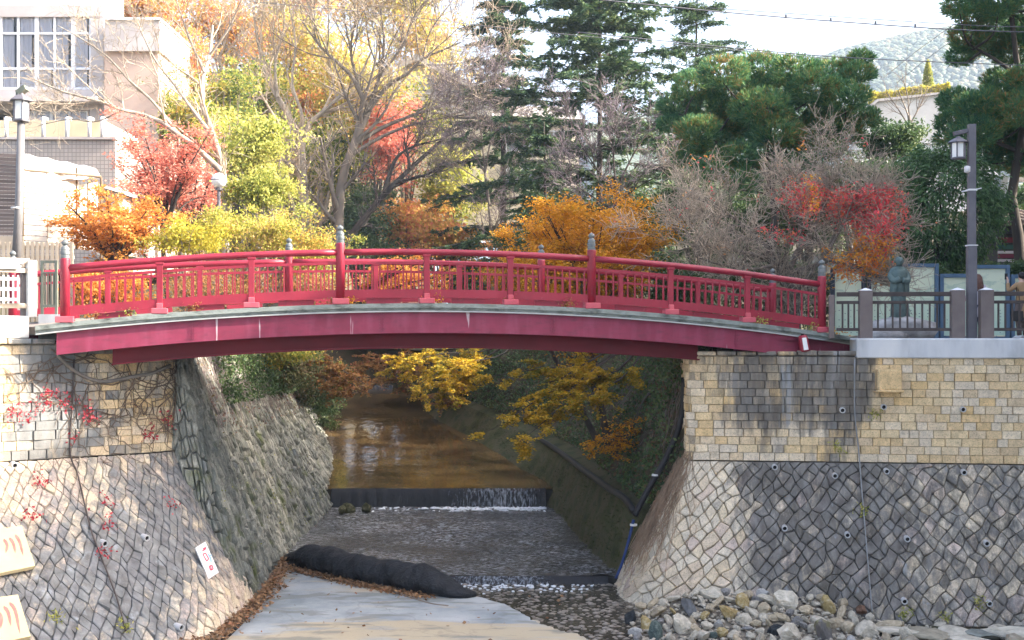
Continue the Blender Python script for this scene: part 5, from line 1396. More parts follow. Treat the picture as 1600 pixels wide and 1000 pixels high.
# villa seen in pieces behind the slim cedar
m_cream = M('cream_wall', [(0.62, 0.55, 0.42), (0.70, 0.64, 0.52)], 1.5, .9, .1)
m_roof = M('grey_roof_tiles', [(0.30, 0.28, 0.27), (0.42, 0.40, 0.38)], 2, .8, .5, 8, .05, stretch=(4, 1, 1))
D = 66
vb = empty('villa', (P(820, 0, D)[0], D, ground_z(P(820, 0, D)[0], D)), 'pale villa with a slanting grey roof glimpsed between the hillside and the tall cedar', 'building')
mb = MB(); mb.prism([P(628, 180, D), P(628, 104, D), P(652, 98, D), P(770, 158, D), P(770, 180, D)], (0, 8, 0)); mb.build('gable_wall', m_white_concrete, vb)
mb = MB(); mb.prism([P(620, 98, D - .6), P(650, 84, D - .6), P(780, 150, D - .6), P(780, 160, D - .6), P(652, 95, D - .6), P(620, 108, D - .6)], (0, 9, 0)); mb.build('roof', m_roof, vb)
mb = MB(); slab(mb, 628, 905, 186, 360, D + .05, 7.5); mb.build('wall', m_cream, vb)
mb = MB(); mb.prism([P(766, 181, D - .8), P(800, 166, D + 2.5), P(900, 166, D + 2.5), P(915, 182, D - .8), P(915, 186, D - .8), P(766, 186, D - .8)], (0, 1.5, 0)); mb.build('lower_roof', m_roof, vb)
window_grid(vb, [655, 676, 697, 718], [122, 146], D - .25, .2, (3, 2), m_curtain)
window_grid(vb, [790, 815, 840, 865, 890], [205, 236], D - .3, .2, (3, 2), m_curtain)
window_grid(vb, [790, 815, 840, 865, 890], [258, 290], D - .3, .2, (3, 2), m_curtain)
# white building on the far right slope
D = 86
wb = empty('hillside_building', P(1410, 230, D + 4), 'white building with a sloping top edge on the far slope', 'building')
mb = MB(); mb.prism([P(1335, 225, D), P(1335, 188, D), P(1372, 158, D), P(1478, 146, D), P(1560, 150, D), P(1560, 225, D)], (0, 8, 0)); mb.build('wall', M('white_wall', [(0.42, 0.42, 0.40), (0.52, 0.51, 0.49)], 1.0, .9, .1), wb)
mb = MB(); mb.prism([P(1330, 189, D - .3), P(1371, 154.5, D - .3), P(1478, 143, D - .3), P(1564, 147, D - .3), P(1564, 150, D - .3), P(1478, 146.2, D - .3), P(1372, 158.4, D - .3), P(1334, 192, D - .3)], (0, 8.6, 0)); mb.build('roof_edge', m_roof, wb)
for x in (1500, 1530):
    mb = MB(); slab(mb, x, x + 16, 170, 190, D - .06, .15); w = mb.build('window', m_frame, wb); mb = MB(); slab(mb, x + 2, x + 14, 172, 188, D - .08, .02); mb.build('pane', m_dark, w)
mb = MB(); slab(mb, 1330, 1560, 224, 330, D + .2, 7); mb.build('retaining_wall', m_concrete, wb)
hedge('terrace_hedge', 'yellow-green hedge along the top of the white hillside building', P(1352, 160, D + 1) - (0, 0, .5), P(1480, 146, D + 1) - (0, 0, .4), 1.2, 1.0, 5000, .2, L_YE)
# shop at the right edge: pillar, tiled eave, striped blind
D = 40
sb = empty('shop_building', (P(1620, 0, D)[0], D, ground_z(12, D)), 'low shop with a tiled eave and dark striped front at the right edge', 'building')
mb = MB(); slab(mb, 1566, 1800, 352, 440, D + .6, 5); mb.build('front_wall', m_dark, sb)
for y, h, c in ((375, 8, (.16, .02, .03)), (386, 7, (.03, .10, .08)), (394, 4, (.50, .50, .54)), (400, 6, (.14, .02, .05)), (407, 4, (.45, .45, .5)), (362, 6, (.05, .06, .08))):
    mb = MB(); slab(mb, 1560, 1800, y - h / 2, y + h / 2, D + .35 + .02 * (y % 3), .06); mb.build('stripe_board', M('painted_board', [c, tuple(x * 1.2 for x in c)], 3, .6, .1), sb)
mb = MB(); mb.prism([P(1556, 352, D - .9), P(1556, 346, D - .9), P(1566, 330, D + 1.6), P(1566, 338, D + 1.6)], (8, 0, 0)); eave = mb.build('tiled_eave', M('brown_roof_tiles', [(0.13, 0.10, 0.09), (0.25, 0.20, 0.17)], 3, .85, .6, 14, .04), sb)
for i in range(26):
    x = P(1556, 0, D - .9)[0] + .3 * i; mb = MB(); a = P(1556, 345, D - .92); b = P(1566, 329, D + 1.6); mb.tube([(x, a[1], a[2]), (x, b[1], b[2])], .055, 6); mb.build('roof_tile', eave.data.materials[0], eave)
mb = MB(); slab(mb, 1564, 1575, 274, 330, D + .5, .5); mb.build('pillar', M('blue_grey_paint', [(0.30, 0.34, 0.38), (0.38, 0.42, 0.46)], 2, .8, .1), sb)
mb = MB(); slab(mb, 1582, 1640, 274, 282, D + .5, .4); mb.build('beam', m_concrete, sb)
# hotel added out of view on the right, sized to shade plaza, bridge and walls
bx0, bx1, by0, by1, bz = 17.5, 27.0, 4.0, 37.0, 13.0
rb_ = empty('unseen_shade_hotel', (22, 24, -0.12), 'tall beige hotel added out of view along the right bank to shade the plaza', 'building')
mb = MB(); mb.box(((bx0 + bx1) / 2, (by0 + by1) / 2, bz / 2 - .06), (bx1 - bx0, by1 - by0, bz)); mb.build('wall', m_hotel, rb_)
mb = MB(); mb.box(((bx0 + bx1) / 2, (by0 + by1) / 2, bz + .1), (bx1 - bx0 + .5, by1 - by0 + .5, .3)); mb.build('roof', m_concrete, rb_)
for k in range(4):
    for j in range(9):
        y = by0 + 1.8 + j * 3.2; z = 1.6 + k * 3.0; mb = MB(); mb.box((bx0 - .02, y, z), (.12, 1.9, 1.5)); w = mb.build('window', m_frame, rb_)
        mb = MB(); mb.box((bx0 - .09, y, z), (.03, 1.7, 1.3)); mb.build('pane', m_dark, w)

# far wooded mountain
def mountain():
    nx, ny = 120, 40; V = []; sk = np.array([(900, 200), (1100, 150), (1190, 128), (1240, 112), (1290, 94), (1325, 84), (1350, 80), (1375, 73), (1400, 67), (1440, 60), (1490, 53), (1560, 30), (1640, 10), (1800, -10), (2100, 60), (2400, 200)], float)
    for i in range(nx + 1):
        pxx = 900 + 1500 * i / nx; top = (HZ - np.interp(pxx, sk[:, 0], sk[:, 1])) / FPX * 720
        for j in range(ny + 1):
            f = j / ny; y = 470 + 500 * f; x = (pxx - 800) / FPX * 720
            prof = math.sin(min(1, f * 2) * math.pi / 2) if f < .5 else math.cos((f - .5) * math.pi)
            z = top * prof + (1.0 * R.normal() + 1.2 * math.sin(i * .9 + j * .6) + 1.2 * math.sin(i * .37 - j * 1.1)) * min(1, f * 3)
            V.append((x, y, z - 4))
    F = [(i * (ny + 1) + j, (i + 1) * (ny + 1) + j, (i + 1) * (ny + 1) + j + 1, i * (ny + 1) + j + 1) for i in range(nx) for j in range(ny)]
    from_arrays('mountain', V, F, M('wooded_slope', [(0.03, 0.05, 0.02), (0.07, 0.085, 0.035), (0.13, 0.10, 0.05)], .03, .95, .6, .15, 3.0), None, (0, 0, 0), True, 0, 'structure')
    n = 17000; u = R.uniform(.2, .75, n); v = R.uniform(.04, .5, n); pxx = 900 + 1500 * u; top = (HZ - np.interp(pxx, sk[:, 0], sk[:, 1])) / FPX * 720
    z = top * np.sin(np.minimum(1, v * 2) * np.pi / 2); C = np.c_[(pxx - 800) / FPX * 720, 470 + 500 * v, z]
    s = R.uniform(1.3, 2.9, n); blobs('far_woods', C, np.c_[s, s, s * .9], LEAF('far_tree_crowns', [(.025, .045, .02), (.045, .065, .025), (.07, .075, .03), (.11, .08, .03)], 0, .02), 'stuff', ICO1, .12)
mountain()
# ------------------------------------------------------------------ fences, lamps, boards
m_post = M('grey_brown_post', [(0.13, 0.105, 0.10), (0.18, 0.15, 0.14)], 4, 0.75, 0.2, 30)
m_bar = M('dark_brown_bar', [(0.045, 0.035, 0.032), (0.075, 0.060, 0.055)], 5, 0.7, 0.1)
m_beige = M('beige_rail', [(0.42, 0.34, 0.25), (0.50, 0.42, 0.32)], 4, 0.7, 0.1)
m_capw = M('white_cap', [(0.62, 0.62, 0.62), (0.7, 0.7, 0.7)], 4, 0.6, 0.1)
m_metal = M('grey_lamp_paint', [(0.085, 0.080, 0.095), (0.12, 0.115, 0.13)], 4, 0.5, 0.08, spec=0.5)
m_lampglass = M('frosted_lamp_glass', [(0.72, 0.73, 0.70), (0.80, 0.80, 0.78)], 4, 0.35, 0.0)
m_greenmetal = M('grey_green_metal', [(0.10, 0.115, 0.09), (0.15, 0.165, 0.13)], 4, 0.6, 0.1)
dirw = nrm(np.array((1, -0.127, 0))); nw = np.array((dirw[1], -dirw[0], 0))
if nw[1] > 0: nw = -nw
def wp(x, back=.17): # point on the right parapet top below pixel x
    X = (x - 800) / FPX * 23.6; X = (x - 800) / FPX * (rw(X) + back); return np.array((X, rw(X) + back, -0.08))
def rail_fence(name, label, xs, caps, end_lo=None):
    t = empty(name, wp(xs[0]), label, 'fence', 'railings along the right river wall')
    for i, x in enumerate(xs):
        p = wp(x); thin = caps[i] == 0
        mb = MB(); w_ = .10 if thin else .245; h = .86 if thin else .94
        mb.box(p + (0, 0, h / 2 - .01), (w_, w_, h), (dirw, nw, (0, 0, 1))); o = mb.build('post', m_post, t, bevel=.012)
        if not thin:
            mb = MB(); q = p + (0, 0, h - .008); a = dirw * .125; b = nw * .125
            mb.add([q - a - b, q + a - b, q + a + b, q - a + b, q + (0, 0, .055)], [(3, 2, 1, 0), (0, 1, 4), (1, 2, 4), (2, 3, 4), (3, 0, 4)]); mb.build('cap', m_capw, o)
    for x0, x1 in zip(xs[:-1], xs[1:]):
        a, b = wp(x0), wp(x1); L = np.linalg.norm(b - a); u = (b - a) / L; a = a + u * .10; b = b - u * .10
        for z, h in ((.86, .085), (.70, .06), (.17, .06)):
            mb = MB(); mb.bar(a + (0, 0, z), b + (0, 0, z), .07, h); mb.build('rail', m_bar, t, bevel=.006)
        n = max(2, int(round(L / .152)))
        for k in range(1, n):
            p = a + (b - a) * k / n; mb = MB(); mb.box(p + (0, 0, .435), (.032, .032, .47), (u, nw, (0, 0, 1))); mb.build('baluster', m_bar, t)
    return t
rail_fence('railing_fence', 'brown railing with pale capped posts in front of the statue on the right wall', [1299, 1352, 1496], [0, 1, 1])
rail_fence('railing_fence', 'brown railing at the right edge starting just right of the lamp post', [1541, 1690, 1840], [1, 1, 1])

def lantern(t, c, r, h, roof_up):
    """four-sided garden lantern: base plate, corner bars, frosted panes, flared roof."""
    mb = MB(); mb.lathe([(r * 1.12, 0), (r * 1.12, h * .08), (r * .9, h * .1)], c, 6); mb.build('base_plate', m_metal, t)
    for k in range(6):
        a, a2 = math.pi / 3 * k, math.pi / 3 * (k + 1); p, q = c + (r * math.cos(a), r * math.sin(a), 0), c + (r * math.cos(a2), r * math.sin(a2), 0)
        mb = MB(); mb.box(p + (0, 0, h * .5), (.022, .022, h * .82)); mb.build('bar', m_metal, t)
        mb = MB(); e = (p + q) / 2; d = nrm(q - p); nn = np.array((d[1], -d[0], 0)); mb.box(e + (0, 0, h * .5) - nn * .008 * np.sign(np.dot(nn, e - c)), (np.linalg.norm(q - p) - .02, .008, h * .80), (d, nn, (0, 0, 1))); mb.build('pane', m_lampglass, t)
    mb = MB(); mb.lathe([(r * 1.05, h * .90), (r * 1.55, h * .93), (r * 1.50, h * .97), (r * .85, h * 1.14), (r * .4, h * 1.22), (r * .25, h * 1.3)], c, 6); mb.build('lamp_roof', m_metal, t)
b = wp(1518, .34); lamp = empty('street_lamp', b, 'tall square grey-purple lamp post with a hanging lantern behind the railing gap', 'street lamp')
mb = MB(); H = (HZ - 196) / FPX * b[1]; mb.box(b + (0, 0, .85), (.175, .175, 1.9), (dirw, nw, (0, 0, 1))); mb.box(b + (0, 0, 1.8 + (H - 1.7) / 2), (.145, .145, H - 1.7), (dirw, nw, (0, 0, 1))); mb.build('post', m_metal, lamp, bevel=.01)
top = b + (0, 0, H + .08); mb = MB(); mb.bar(top + (-.06, 0, -.10), top + (-.36, -.02, -.17), .07, .08); mb.build('arm', m_metal, lamp, bevel=.008)
lantern(lamp, top + (-.27, -.03, -.66), .135, .34, 0)
mb = MB(); q = b + (0, 0, (HZ - 297) / FPX * b[1] + .08); mb.tube([q + (-.20, -.02, -.03), q, q + (.20, .02, .04)], .014, 6); mb.box(q, (.165, .165, .035)); mb.build('banner_rod', m_capw, lamp)
mb = MB(); mb.box(b + (0, 0, 1.81), (.19, .19, .02)); mb.build('collar', m_capw, lamp)
mb = MB(); q = b + (-.10, -.04, (HZ - 265) / FPX * b[1] + .08); mb.lathe([(.02, -.07), (.06, -.05), (.06, .05), (.02, .07)], q, 10); mb.build('speaker', m_capw, lamp, True)

d = 25.2; b = P(25, 500, d); b[2] = -.14; l2 = empty('street_lamp', b, 'grey lamp post with a white lantern in front of the reed screens', 'street lamp')
mb = MB(); q = P(33, 190, d); mb.tube([b, b + (0, 0, 1.6)], .115, 14); mb.tube([b + (0, 0, 1.55), (b[0] * .4 + q[0] * .6, d, 2.6), (q[0], d, q[2] - .02)], [.10, .085, .075], 14); mb.build('post', M('pale_grey_lamp_paint', [(.13, .125, .125), (.17, .165, .165)], 3, .5, .08), l2, True)
lantern(l2, q + (0, 0, 0), .16, .46, 0)
mb = MB(); mb.prism([q + (-.10, -.08, .62), q + (.08, -.08, .76), q + (.12, -.08, .66), q + (-.02, -.08, .56)], (0, .2, 0)); mb.tube([q + (-.08, 0, .48), q + (-.1, 0, .66)], .02, 6); mb.build('floodlight', m_greenmetal, l2)
for z in (1.6, 2.75): mb = MB(); mb.lathe([(.12, 0), (.12, .03)], b + (.02, 0, z), 14); mb.build('band', m_capw, l2)
d = 32; b = G(341, d); gl = empty('globe_lamp', b, 'small white globe lamp on a dark pole among the shrubs', 'street lamp')
c = P(342, 282, d); mb = MB(); mb.tube([b, (c[0], d, c[2] - .25)], .045, 10); mb.lathe([(.10, -.26), (.11, -.2), (.05, -.18)], c, 12); mb.build('pole', m_metal, gl)
mb = MB(); mb.lathe([(.2 * math.sin(a) + 1e-3, -.2 * math.cos(a)) for a in np.linspace(0.3, 3.13, 14)], c, 20); mb.build('globe', m_lampglass, gl, True)
mb = MB(); mb.lathe([(.205, .0), (.205, .02)], c, 20); mb.build('seam_ring', m_metal, gl)

# left end: tall post with beige rails and a white lattice, steel fence, far picket fence, reed screens
def lwp(x, back=.2):
    s = 0
    for _ in range(12):
        p = lw(s) - LU.n(2.5, .1)[:2] * back; X = p[0] / p[1] * FPX + 800
        s += (X - x) * .008
    return np.array((p[0], p[1], .315))
ul = np.array((-dl[0], -dl[1], 0)); nl_ = np.array((-ul[1], ul[0], 0))
pf = empty('road_fence', lwp(49), 'beige-railed fence with a tall white post and white lattice panel at the left edge', 'fence')
p = lwp(49); mb = MB(); mb.box(p + (0, 0, .48), (.155, .155, 1.0), (ul, nl_, (0, 0, 1))); mb.build('post', m_white_concrete, pf, bevel=.012)
p2 = lwp(37, .30); mb = MB(); mb.box(p2 + (0, 0, .42), (.10, .10, .88), (ul, nl_, (0, 0, 1))); mb.build('post', m_post, pf, bevel=.01)
for y, h in ((408, .09), (423, .085), (478, .09)):
    a, c_ = lwp(46), lwp(-160); z = (HZ - y) / FPX * a[1]; a[2] = z; c_[2] = z; mb = MB(); mb.bar(a, c_, .06, h); mb.build('rail', m_beige, pf, bevel=.008)
for y in (436, 452, 468):
    a, c_ = lwp(30, .12), lwp(-120, .12); z = (HZ - y) / FPX * a[1]; a[2] = z; c_[2] = z; mb = MB(); mb.bar(a, c_, .02, .055); mb.build('lattice_bar', m_white, pf)
for x in np.arange(28, -120, -7.5):
    a = lwp(x, .135); mb = MB(); z0, z1 = (HZ - 474) / FPX * a[1], (HZ - 430) / FPX * a[1]; mb.box((a[0], a[1], (z0 + z1) / 2), (.03, .02, z1 - z0), (ul, nl_, (0, 0, 1))); mb.build('lattice_upright', m_white, pf)
a = lwp(10, .13); a[2] = (HZ - 415) / FPX * a[1]; mb = MB(); mb.box(a, (.42, .02, .10), (ul, nl_, (0, 0, 1))); mb.build('board', M('pale_blue_board', [(.45, .55, .62), (.52, .60, .66)], 3, .6, 0), pf)
sf = empty('steel_fence', P(78, 500, 23.0), 'short grey-green steel fence between the tall white post and the red end post', 'fence')
for x in (66, 88): mb = MB(); q = P(x, 488, 23.0); mb.box(q + (0, 0, .46), (.045, .045, 1.0)); mb.build('post', m_greenmetal, sf)
for y, h in ((409, .05), (426, .03), (478, .05)): mb = MB(); mb.bar(P(64, y, 23), P(90, y, 23), .04, h); mb.build('rail', m_greenmetal, sf)
for x in (70.5, 75, 79.5, 84): mb = MB(); q = P(x, 452, 23); mb.box(q, (.022, .022, .62)); mb.build('bar', m_greenmetal, sf)
# ground strip lies at -0.15; stretch the steel posts' feet to it is not needed: they stand on the kerb
mb = MB(); mb.prism([P(60, 491, 22.8), P(100, 491, 22.8), P(100, 491, 24.2), P(60, 491, 24.2)], (0, 0, -.55)); tag(mb.build('kerb', m_concrete), kind='structure')
wf = empty('picket_fence', P(55, 500, 27.2), 'tan picket fence below the white reed screens at the left', 'fence')
for x in np.arange(-40, 116, 7.6):
    q = P(x, 378, 27.2); z0 = -.16; mb = MB(); mb.box((q[0], q[1], (q[2] + z0) / 2), (.068, .03, q[2] - z0)); mb.build('picket', m_beige, wf)
for y in (386, 402): mb = MB(); mb.bar(P(-44, y, 27.24), P(116, y, 27.24), .03, .07); mb.build('rail', m_beige, wf)
m_reed = M('pale_reed', [(0.66, 0.60, 0.50), (0.76, 0.71, 0.62)], 2, .9, .4, 30, .01, stretch=(.3, 1, 6)); m_reed_dark = M('dark_reed', [(0.10, 0.08, 0.075), (0.19, 0.155, 0.14)], 3, .9, .4, 30, .01, stretch=(.3, 1, 6), var=.2)
m_batten = M('brown_batten', [(.12, .09, .06), (.2, .15, .1)], 4, .8, .1)
def reed_screen(label, quad, d, n, m, battens, step=0.0):
    """quad: top-left, top-right, bottom-right, bottom-left pixels; level reeds with thin battens."""
    q = [P(x, y, d + dz) for x, y, dz in quad]; t = empty('reed_screen', (q[2] + q[3]) / 2, label, 'screen', 'reed screens beside the left end of the bridge')
    for i in range(n):
        f0, f1 = i / n + .08 / n, (i + 1) / n - .08 / n
        a, b = q[0] * (1 - f0) + q[3] * f0, q[1] * (1 - f0) + q[2] * f0; a1, b1 = q[0] * (1 - f1) + q[3] * f1, q[1] * (1 - f1) + q[2] * f1
        j = R.normal() * .012; mb = MB(); mb.prism([a + (0, j, 0), b + (0, j, 0), b1 + (0, j, 0), a1 + (0, j, 0)], (0, .03, 0)); mb.build('slat', m, t)
    for f in battens:
        mb = MB(); a, b = q[0] * (1 - f) + q[1] * f, q[3] * (1 - f) + q[2] * f; mb.bar(a + (0, -.03, 0), b + (0, -.03, 0), .035, .03, up=(0, 1, 0)); mb.build('batten', m_batten, t)
reed_screen('dark reed screen behind the left lamp post', [(-60, 236, 0), (34, 241, 0), (34, 368, 0), (-60, 368, 0)], 28.6, 22, m_reed_dark, (.35, .97))
reed_screen('white sunlit reed screen just right of the left lamp post', [(36, 266, 0), (73, 272, .2), (73, 386, .2), (36, 384, 0)], 28.8, 14, m_reed, (.03,))
reed_screen('white reed screen with brown battens left of the orange maple', [(74, 270, 0), (122, 262, .8), (122, 390, .8), (74, 388, 0)], 29.2, 14, m_reed, (.0, .97))
reed_screen('white reed screen half hidden behind the orange maple', [(123, 288, 0), (152, 284, .8), (152, 392, .8), (123, 390, 0)], 30.2, 12, m_reed, (.5,))
t = empty('awning', P(90, 300, 30), 'white cloth awning sloping over the reed screens', 'awning')
V = []; F = []; A0, A1, B0, B1 = P(36, 240, 30.4), P(150, 262, 31.6), P(38, 266, 28.9), P(158, 276, 30.2)
for i in range(13):
    for j in range(5):
        f, g = i / 12, j / 4; p = (A0 * (1 - f) + A1 * f) * (1 - g) + (B0 * (1 - f) + B1 * f) * g; V.append(p + (0, 0, -.12 * math.sin(math.pi * f) * g + .02 * math.sin(i * 2)))
n = 5; F = [(i * n + j, i * n + j + 1, (i + 1) * n + j + 1, (i + 1) * n + j) for i in range(12) for j in range(4)]
o = from_arrays('cloth', V, F, m_white_concrete, t, smooth=True); o.modifiers.new('thick', 'SOLIDIFY').thickness = .02
mb = MB(); mb.tube([B0, B1], .03, 8); mb.tube([B1, B1 * (1, 1, 0) + (0, 0, -.2)], .03, 8); mb.tube([B0, B0 * (1, 1, 0) + (0, 0, -.2)], .03, 8); mb.build('frame', m_batten, t)
t = empty('low_shed', P(170, 330, 31), 'small white shed with a sloping roof behind the orange maple', 'shed')
mb = MB(); mb.prism([P(150, 398, 31.5), P(150, 292, 31.5), P(192, 304, 31.5), P(192, 398, 31.5)], (0, 2.2, 0)); mb.build('wall', m_white_concrete, t)
mb = MB(); mb.prism([P(146, 284, 31.2), P(196, 299, 31.2), P(196, 304, 31.2), P(146, 289, 31.2)], (0, 2.8, 0)); mb.build('roof', m_capw, t)
mb = MB(); slab(mb, -40, 36, 369, 386, 28.5, .06); tag(mb.build('wooden_board', m_beige), 'tan plank below the dark reed screen at the left edge', 'board')

# notice boards with blue frames along the plaza
m_blue = M('blue_frame', [(0.07, 0.13, 0.20), (0.11, 0.18, 0.26)], 3, .5, .05); m_navy = M('dark_frame', [(0.03, 0.045, 0.06), (0.05, 0.06, 0.08)], 3, .5, .05)
def panel_mat(i):
    t = NT('printed_board'); v = t.pos((1, 1, 1)); g = t.new('ShaderNodeNewGeometry'); s = t.new('ShaderNodeSeparateXYZ'); t.link(g.outputs['Position'], s.inputs[0])
    hz = t.math('DIVIDE', t.math('ADD', s.outputs['Z'], .2), 2.1, True)
    base = t.ramp(hz, [(0.0, (.54, .72, .58)), (.45, (.64, .76, .58)), (.75, (.74, .79, .57)), (1.0, (.72, .78, .60))])
    mp = t.new('ShaderNodeMapping'); mp.inputs['Location'].default_value = (i * 3.7, 0, i * 1.3); mp.inputs['Scale'].default_value = (1.2, 1, 2.6); t.link(g.outputs['Position'], mp.inputs[0])
    w = t.ramp(t.noise(mp.outputs[0], 1.4, 6), [(.52, 0.0), (.58, .45), (.64, .1)])
    band = t.ramp(hz, [(.45, 0.0), (.62, 1.0), (.80, 1.0), (.9, 0.0)])
    c = t.mix(t.math('MULTIPLY', w, band), base, (.20, .36, .30))
    t.link(c, t.b.inputs['Base Color']); t.b.inputs['Roughness'].default_value = .45; return t.m
m_ink = M('dark_print', [(.18, .26, .24), (.24, .32, .29)], 3, .7, 0)
D = 32.4
def board(x0, x1, y0, frame, i, label):
    a, b = P(x0, 529, D), P(x1, y0, D); t = empty('notice_board', ((a[0] + b[0]) / 2, D, -.12), label, 'notice board', 'notice boards along the plaza'); z0 = -.12
    fw = .10
    for nme, c, dd in (('frame_side', (a[0] + fw / 2, D, (z0 + b[2]) / 2), (fw, .12, b[2] - z0)), ('frame_side', (b[0] - fw / 2, D, (z0 + b[2]) / 2), (fw, .12, b[2] - z0)), ('frame_top', ((a[0] + b[0]) / 2, D, b[2] - .05), (b[0] - a[0] - 2 * fw - .004, .115, .10)), ('frame_foot', ((a[0] + b[0]) / 2, D, z0 + .03), (b[0] - a[0] - 2 * fw - .004, .115, .06))):
        mb = MB(); mb.box(c, dd); mb.build(nme, frame, t, bevel=.008)
    mb = MB(); mb.box(((a[0] + b[0]) / 2, D + .02, (z0 + b[2]) / 2 - .01), (b[0] - a[0] - 2 * fw - .008, .03, b[2] - z0 - .17)); sheet_ = mb.build('printed_sheet', panel_mat(i), t)
    # flecks of illegible small print in columns
    mb = MB(); w_ = b[0] - a[0] - 2 * fw
    for c in range(4):
        for r_ in range(8):
            if R.random() < .3: continue
            x = a[0] + fw + w_ * (.15 + .22 * c); z = z0 + .15 + .085 * r_; q = R.uniform(.02, .05)
            mb.add([(x, D + .003, z), (x + q, D + .003, z), (x + q, D + .003, z + .02), (x, D + .003, z + .02)], [(0, 1, 2, 3)])
    mb.build('print', m_ink, sheet_, kind='stuff')
board(1298, 1352, 418, m_navy, 0, 'notice board in a dark frame partly behind orange leaves, nearest the bridge')
board(1355, 1402, 430, m_navy, 1, 'low notice board behind the statue')
board(1394, 1466, 412, m_blue, 2, 'tall blue-framed notice board just right of the statue')
board(1468, 1516, 428, m_blue, 3, 'lower blue-framed notice board left of the lamp post')
board(1518, 1577, 414, m_blue, 4, 'tall blue-framed notice board just right of the square lamp post')
board(1579, 1640, 429, m_blue, 5, 'blue-framed notice board at the right edge behind the person in the tan coat')

# bronze statue of a robed man on a boulder
m_bronze = M('green_bronze', [(0.045, 0.075, 0.07), (0.11, 0.155, 0.145), (0.07, 0.105, 0.10)], 5, .55, .4, 18, .02, metal=.35)
D = 26.4; s = D / FPX; base = P(1404, 500, D); st = empty('statue', base, 'green bronze statue of a robed man with folded arms standing on a boulder', 'statue')
def zz(y): return (HZ - y) * s
def rings(mb, rows, n=24, fold=0.0, cx=base[0], cy=D, ph=0):
    V = [];
    for (y, rx, ry, ox, oy) in rows:
        for k in range(n):
            a = 2 * math.pi * k / n; f = 1 + fold * math.sin(a * 7 + ph + y * .15)
            V.append((cx + ox + rx * f * math.cos(a), cy + oy + ry * f * math.sin(a), zz(y)))
    F = [(i * n + k, i * n + (k + 1) % n, (i + 1) * n + (k + 1) % n, (i + 1) * n + k) for i in range(len(rows) - 1) for k in range(n)]
    F += [tuple(reversed(range(n))), tuple((len(rows) - 1) * n + k for k in range(n))]; mb.add(V, F)
mb = MB(); rings(mb, [(500, .15, .13, 0, 0), (497, .17, .15, 0, 0), (470, .155, .14, 0, 0), (455, .17, .14, 0, 0), (440, .185, .15, 0, 0), (428, .19, .145, 0, -.02), (420, .175, .13, 0, 0), (417, .10, .09, 0, 0), (415.5, .055, .055, 0, 0)], fold=.05)
mb.build('robe', m_bronze, st, True)
mb = MB(); rings(mb, [(417, .055, .06, .005, -.01), (414, .065, .075, .01, -.02), (410, .085, .10, .01, -.02), (406, .088, .105, .01, -.01), (402.5, .065, .085, .005, 0), (401, .02, .03, 0, 0)], 18); 
mb.box((base[0] + .012, D - .128, zz(408.5)), (.022, .03, .035)); mb.tube([(base[0] - .03, D - .105, zz(407)), (base[0] - .055, D - .09, zz(407))], .012, 6); mb.tube([(base[0] + .045, D - .105, zz(407)), (base[0] + .07, D - .09, zz(407))], .012, 6)
mb.tube([(base[0] - .015, D - .112, zz(412)), (base[0] + .04, D - .112, zz(412))], .007, 5)
for q in (-1, 1): mb.tube([(base[0] + .01 + q * .088, D - .005, zz(406.5)), (base[0] + .01 + q * .092, D, zz(410))], .018, 6)
mb.build('head', m_bronze, st, True)
for q in (-1, 1):
    mb = MB(); pth = [(base[0] + q * .11, D, zz(422)), (base[0] + q * .185, D - .03, zz(432)), (base[0] + q * .14, D - .14, zz(440)), (base[0] + q * .02, D - .17, zz(438 if q > 0 else 436))]
    mb.tube(smooth_path(pth, 4), np.linspace(.07, .068, 13), 12); mb.build('sleeve', m_bronze, st, True)
    mb = MB(); mb.prism([(base[0] + q * .04, D - .19, zz(439)), (base[0] + q * .20, D - .12, zz(439)), (base[0] + q * .215, D - .08, zz(456)), (base[0] + q * .12, D - .15, zz(459))], (0, .06, 0)); mb.build('hanging_sleeve', m_bronze, st, bevel=.015)
mb = MB(); rings(mb, [(470, .02, .02, .2, .02), (497, .05, .05, .21, .02), (499, .05, .05, .21, .02)], 10); mb.build('robe_tail', m_bronze, st, True)
BV, BF = ICO2; V = BV * np.array((.78, .5, .34)); V[:, 2] = np.maximum(V[:, 2], -.2)
V = V * (1 + .10 * np.sin(V[:, :1] * 9 + 1) * np.cos(V[:, 1:2] * 8) + .05 * R.standard_normal((len(V), 1))); V = V + (base[0] + .05, D + .05, zz(517))
m_boulder = M('grey_boulder', [(.16, .155, .15), (.30, .29, .28), (.42, .41, .40)], 3, .9, .5, 14, .03)
tag(from_arrays('boulder', V, BF, m_boulder, None, None, True), 'rough grey boulder under the statue', 'rock')
V = BV * np.array((.55, .35, .16)) * (1 + .08 * R.standard_normal((len(BV), 1))) + (base[0] - .45, D - .35, -.06)
tag(from_arrays('boulder', V, BF, m_boulder, None, None, True), 'low dark rock at the left foot of the statue', 'rock')

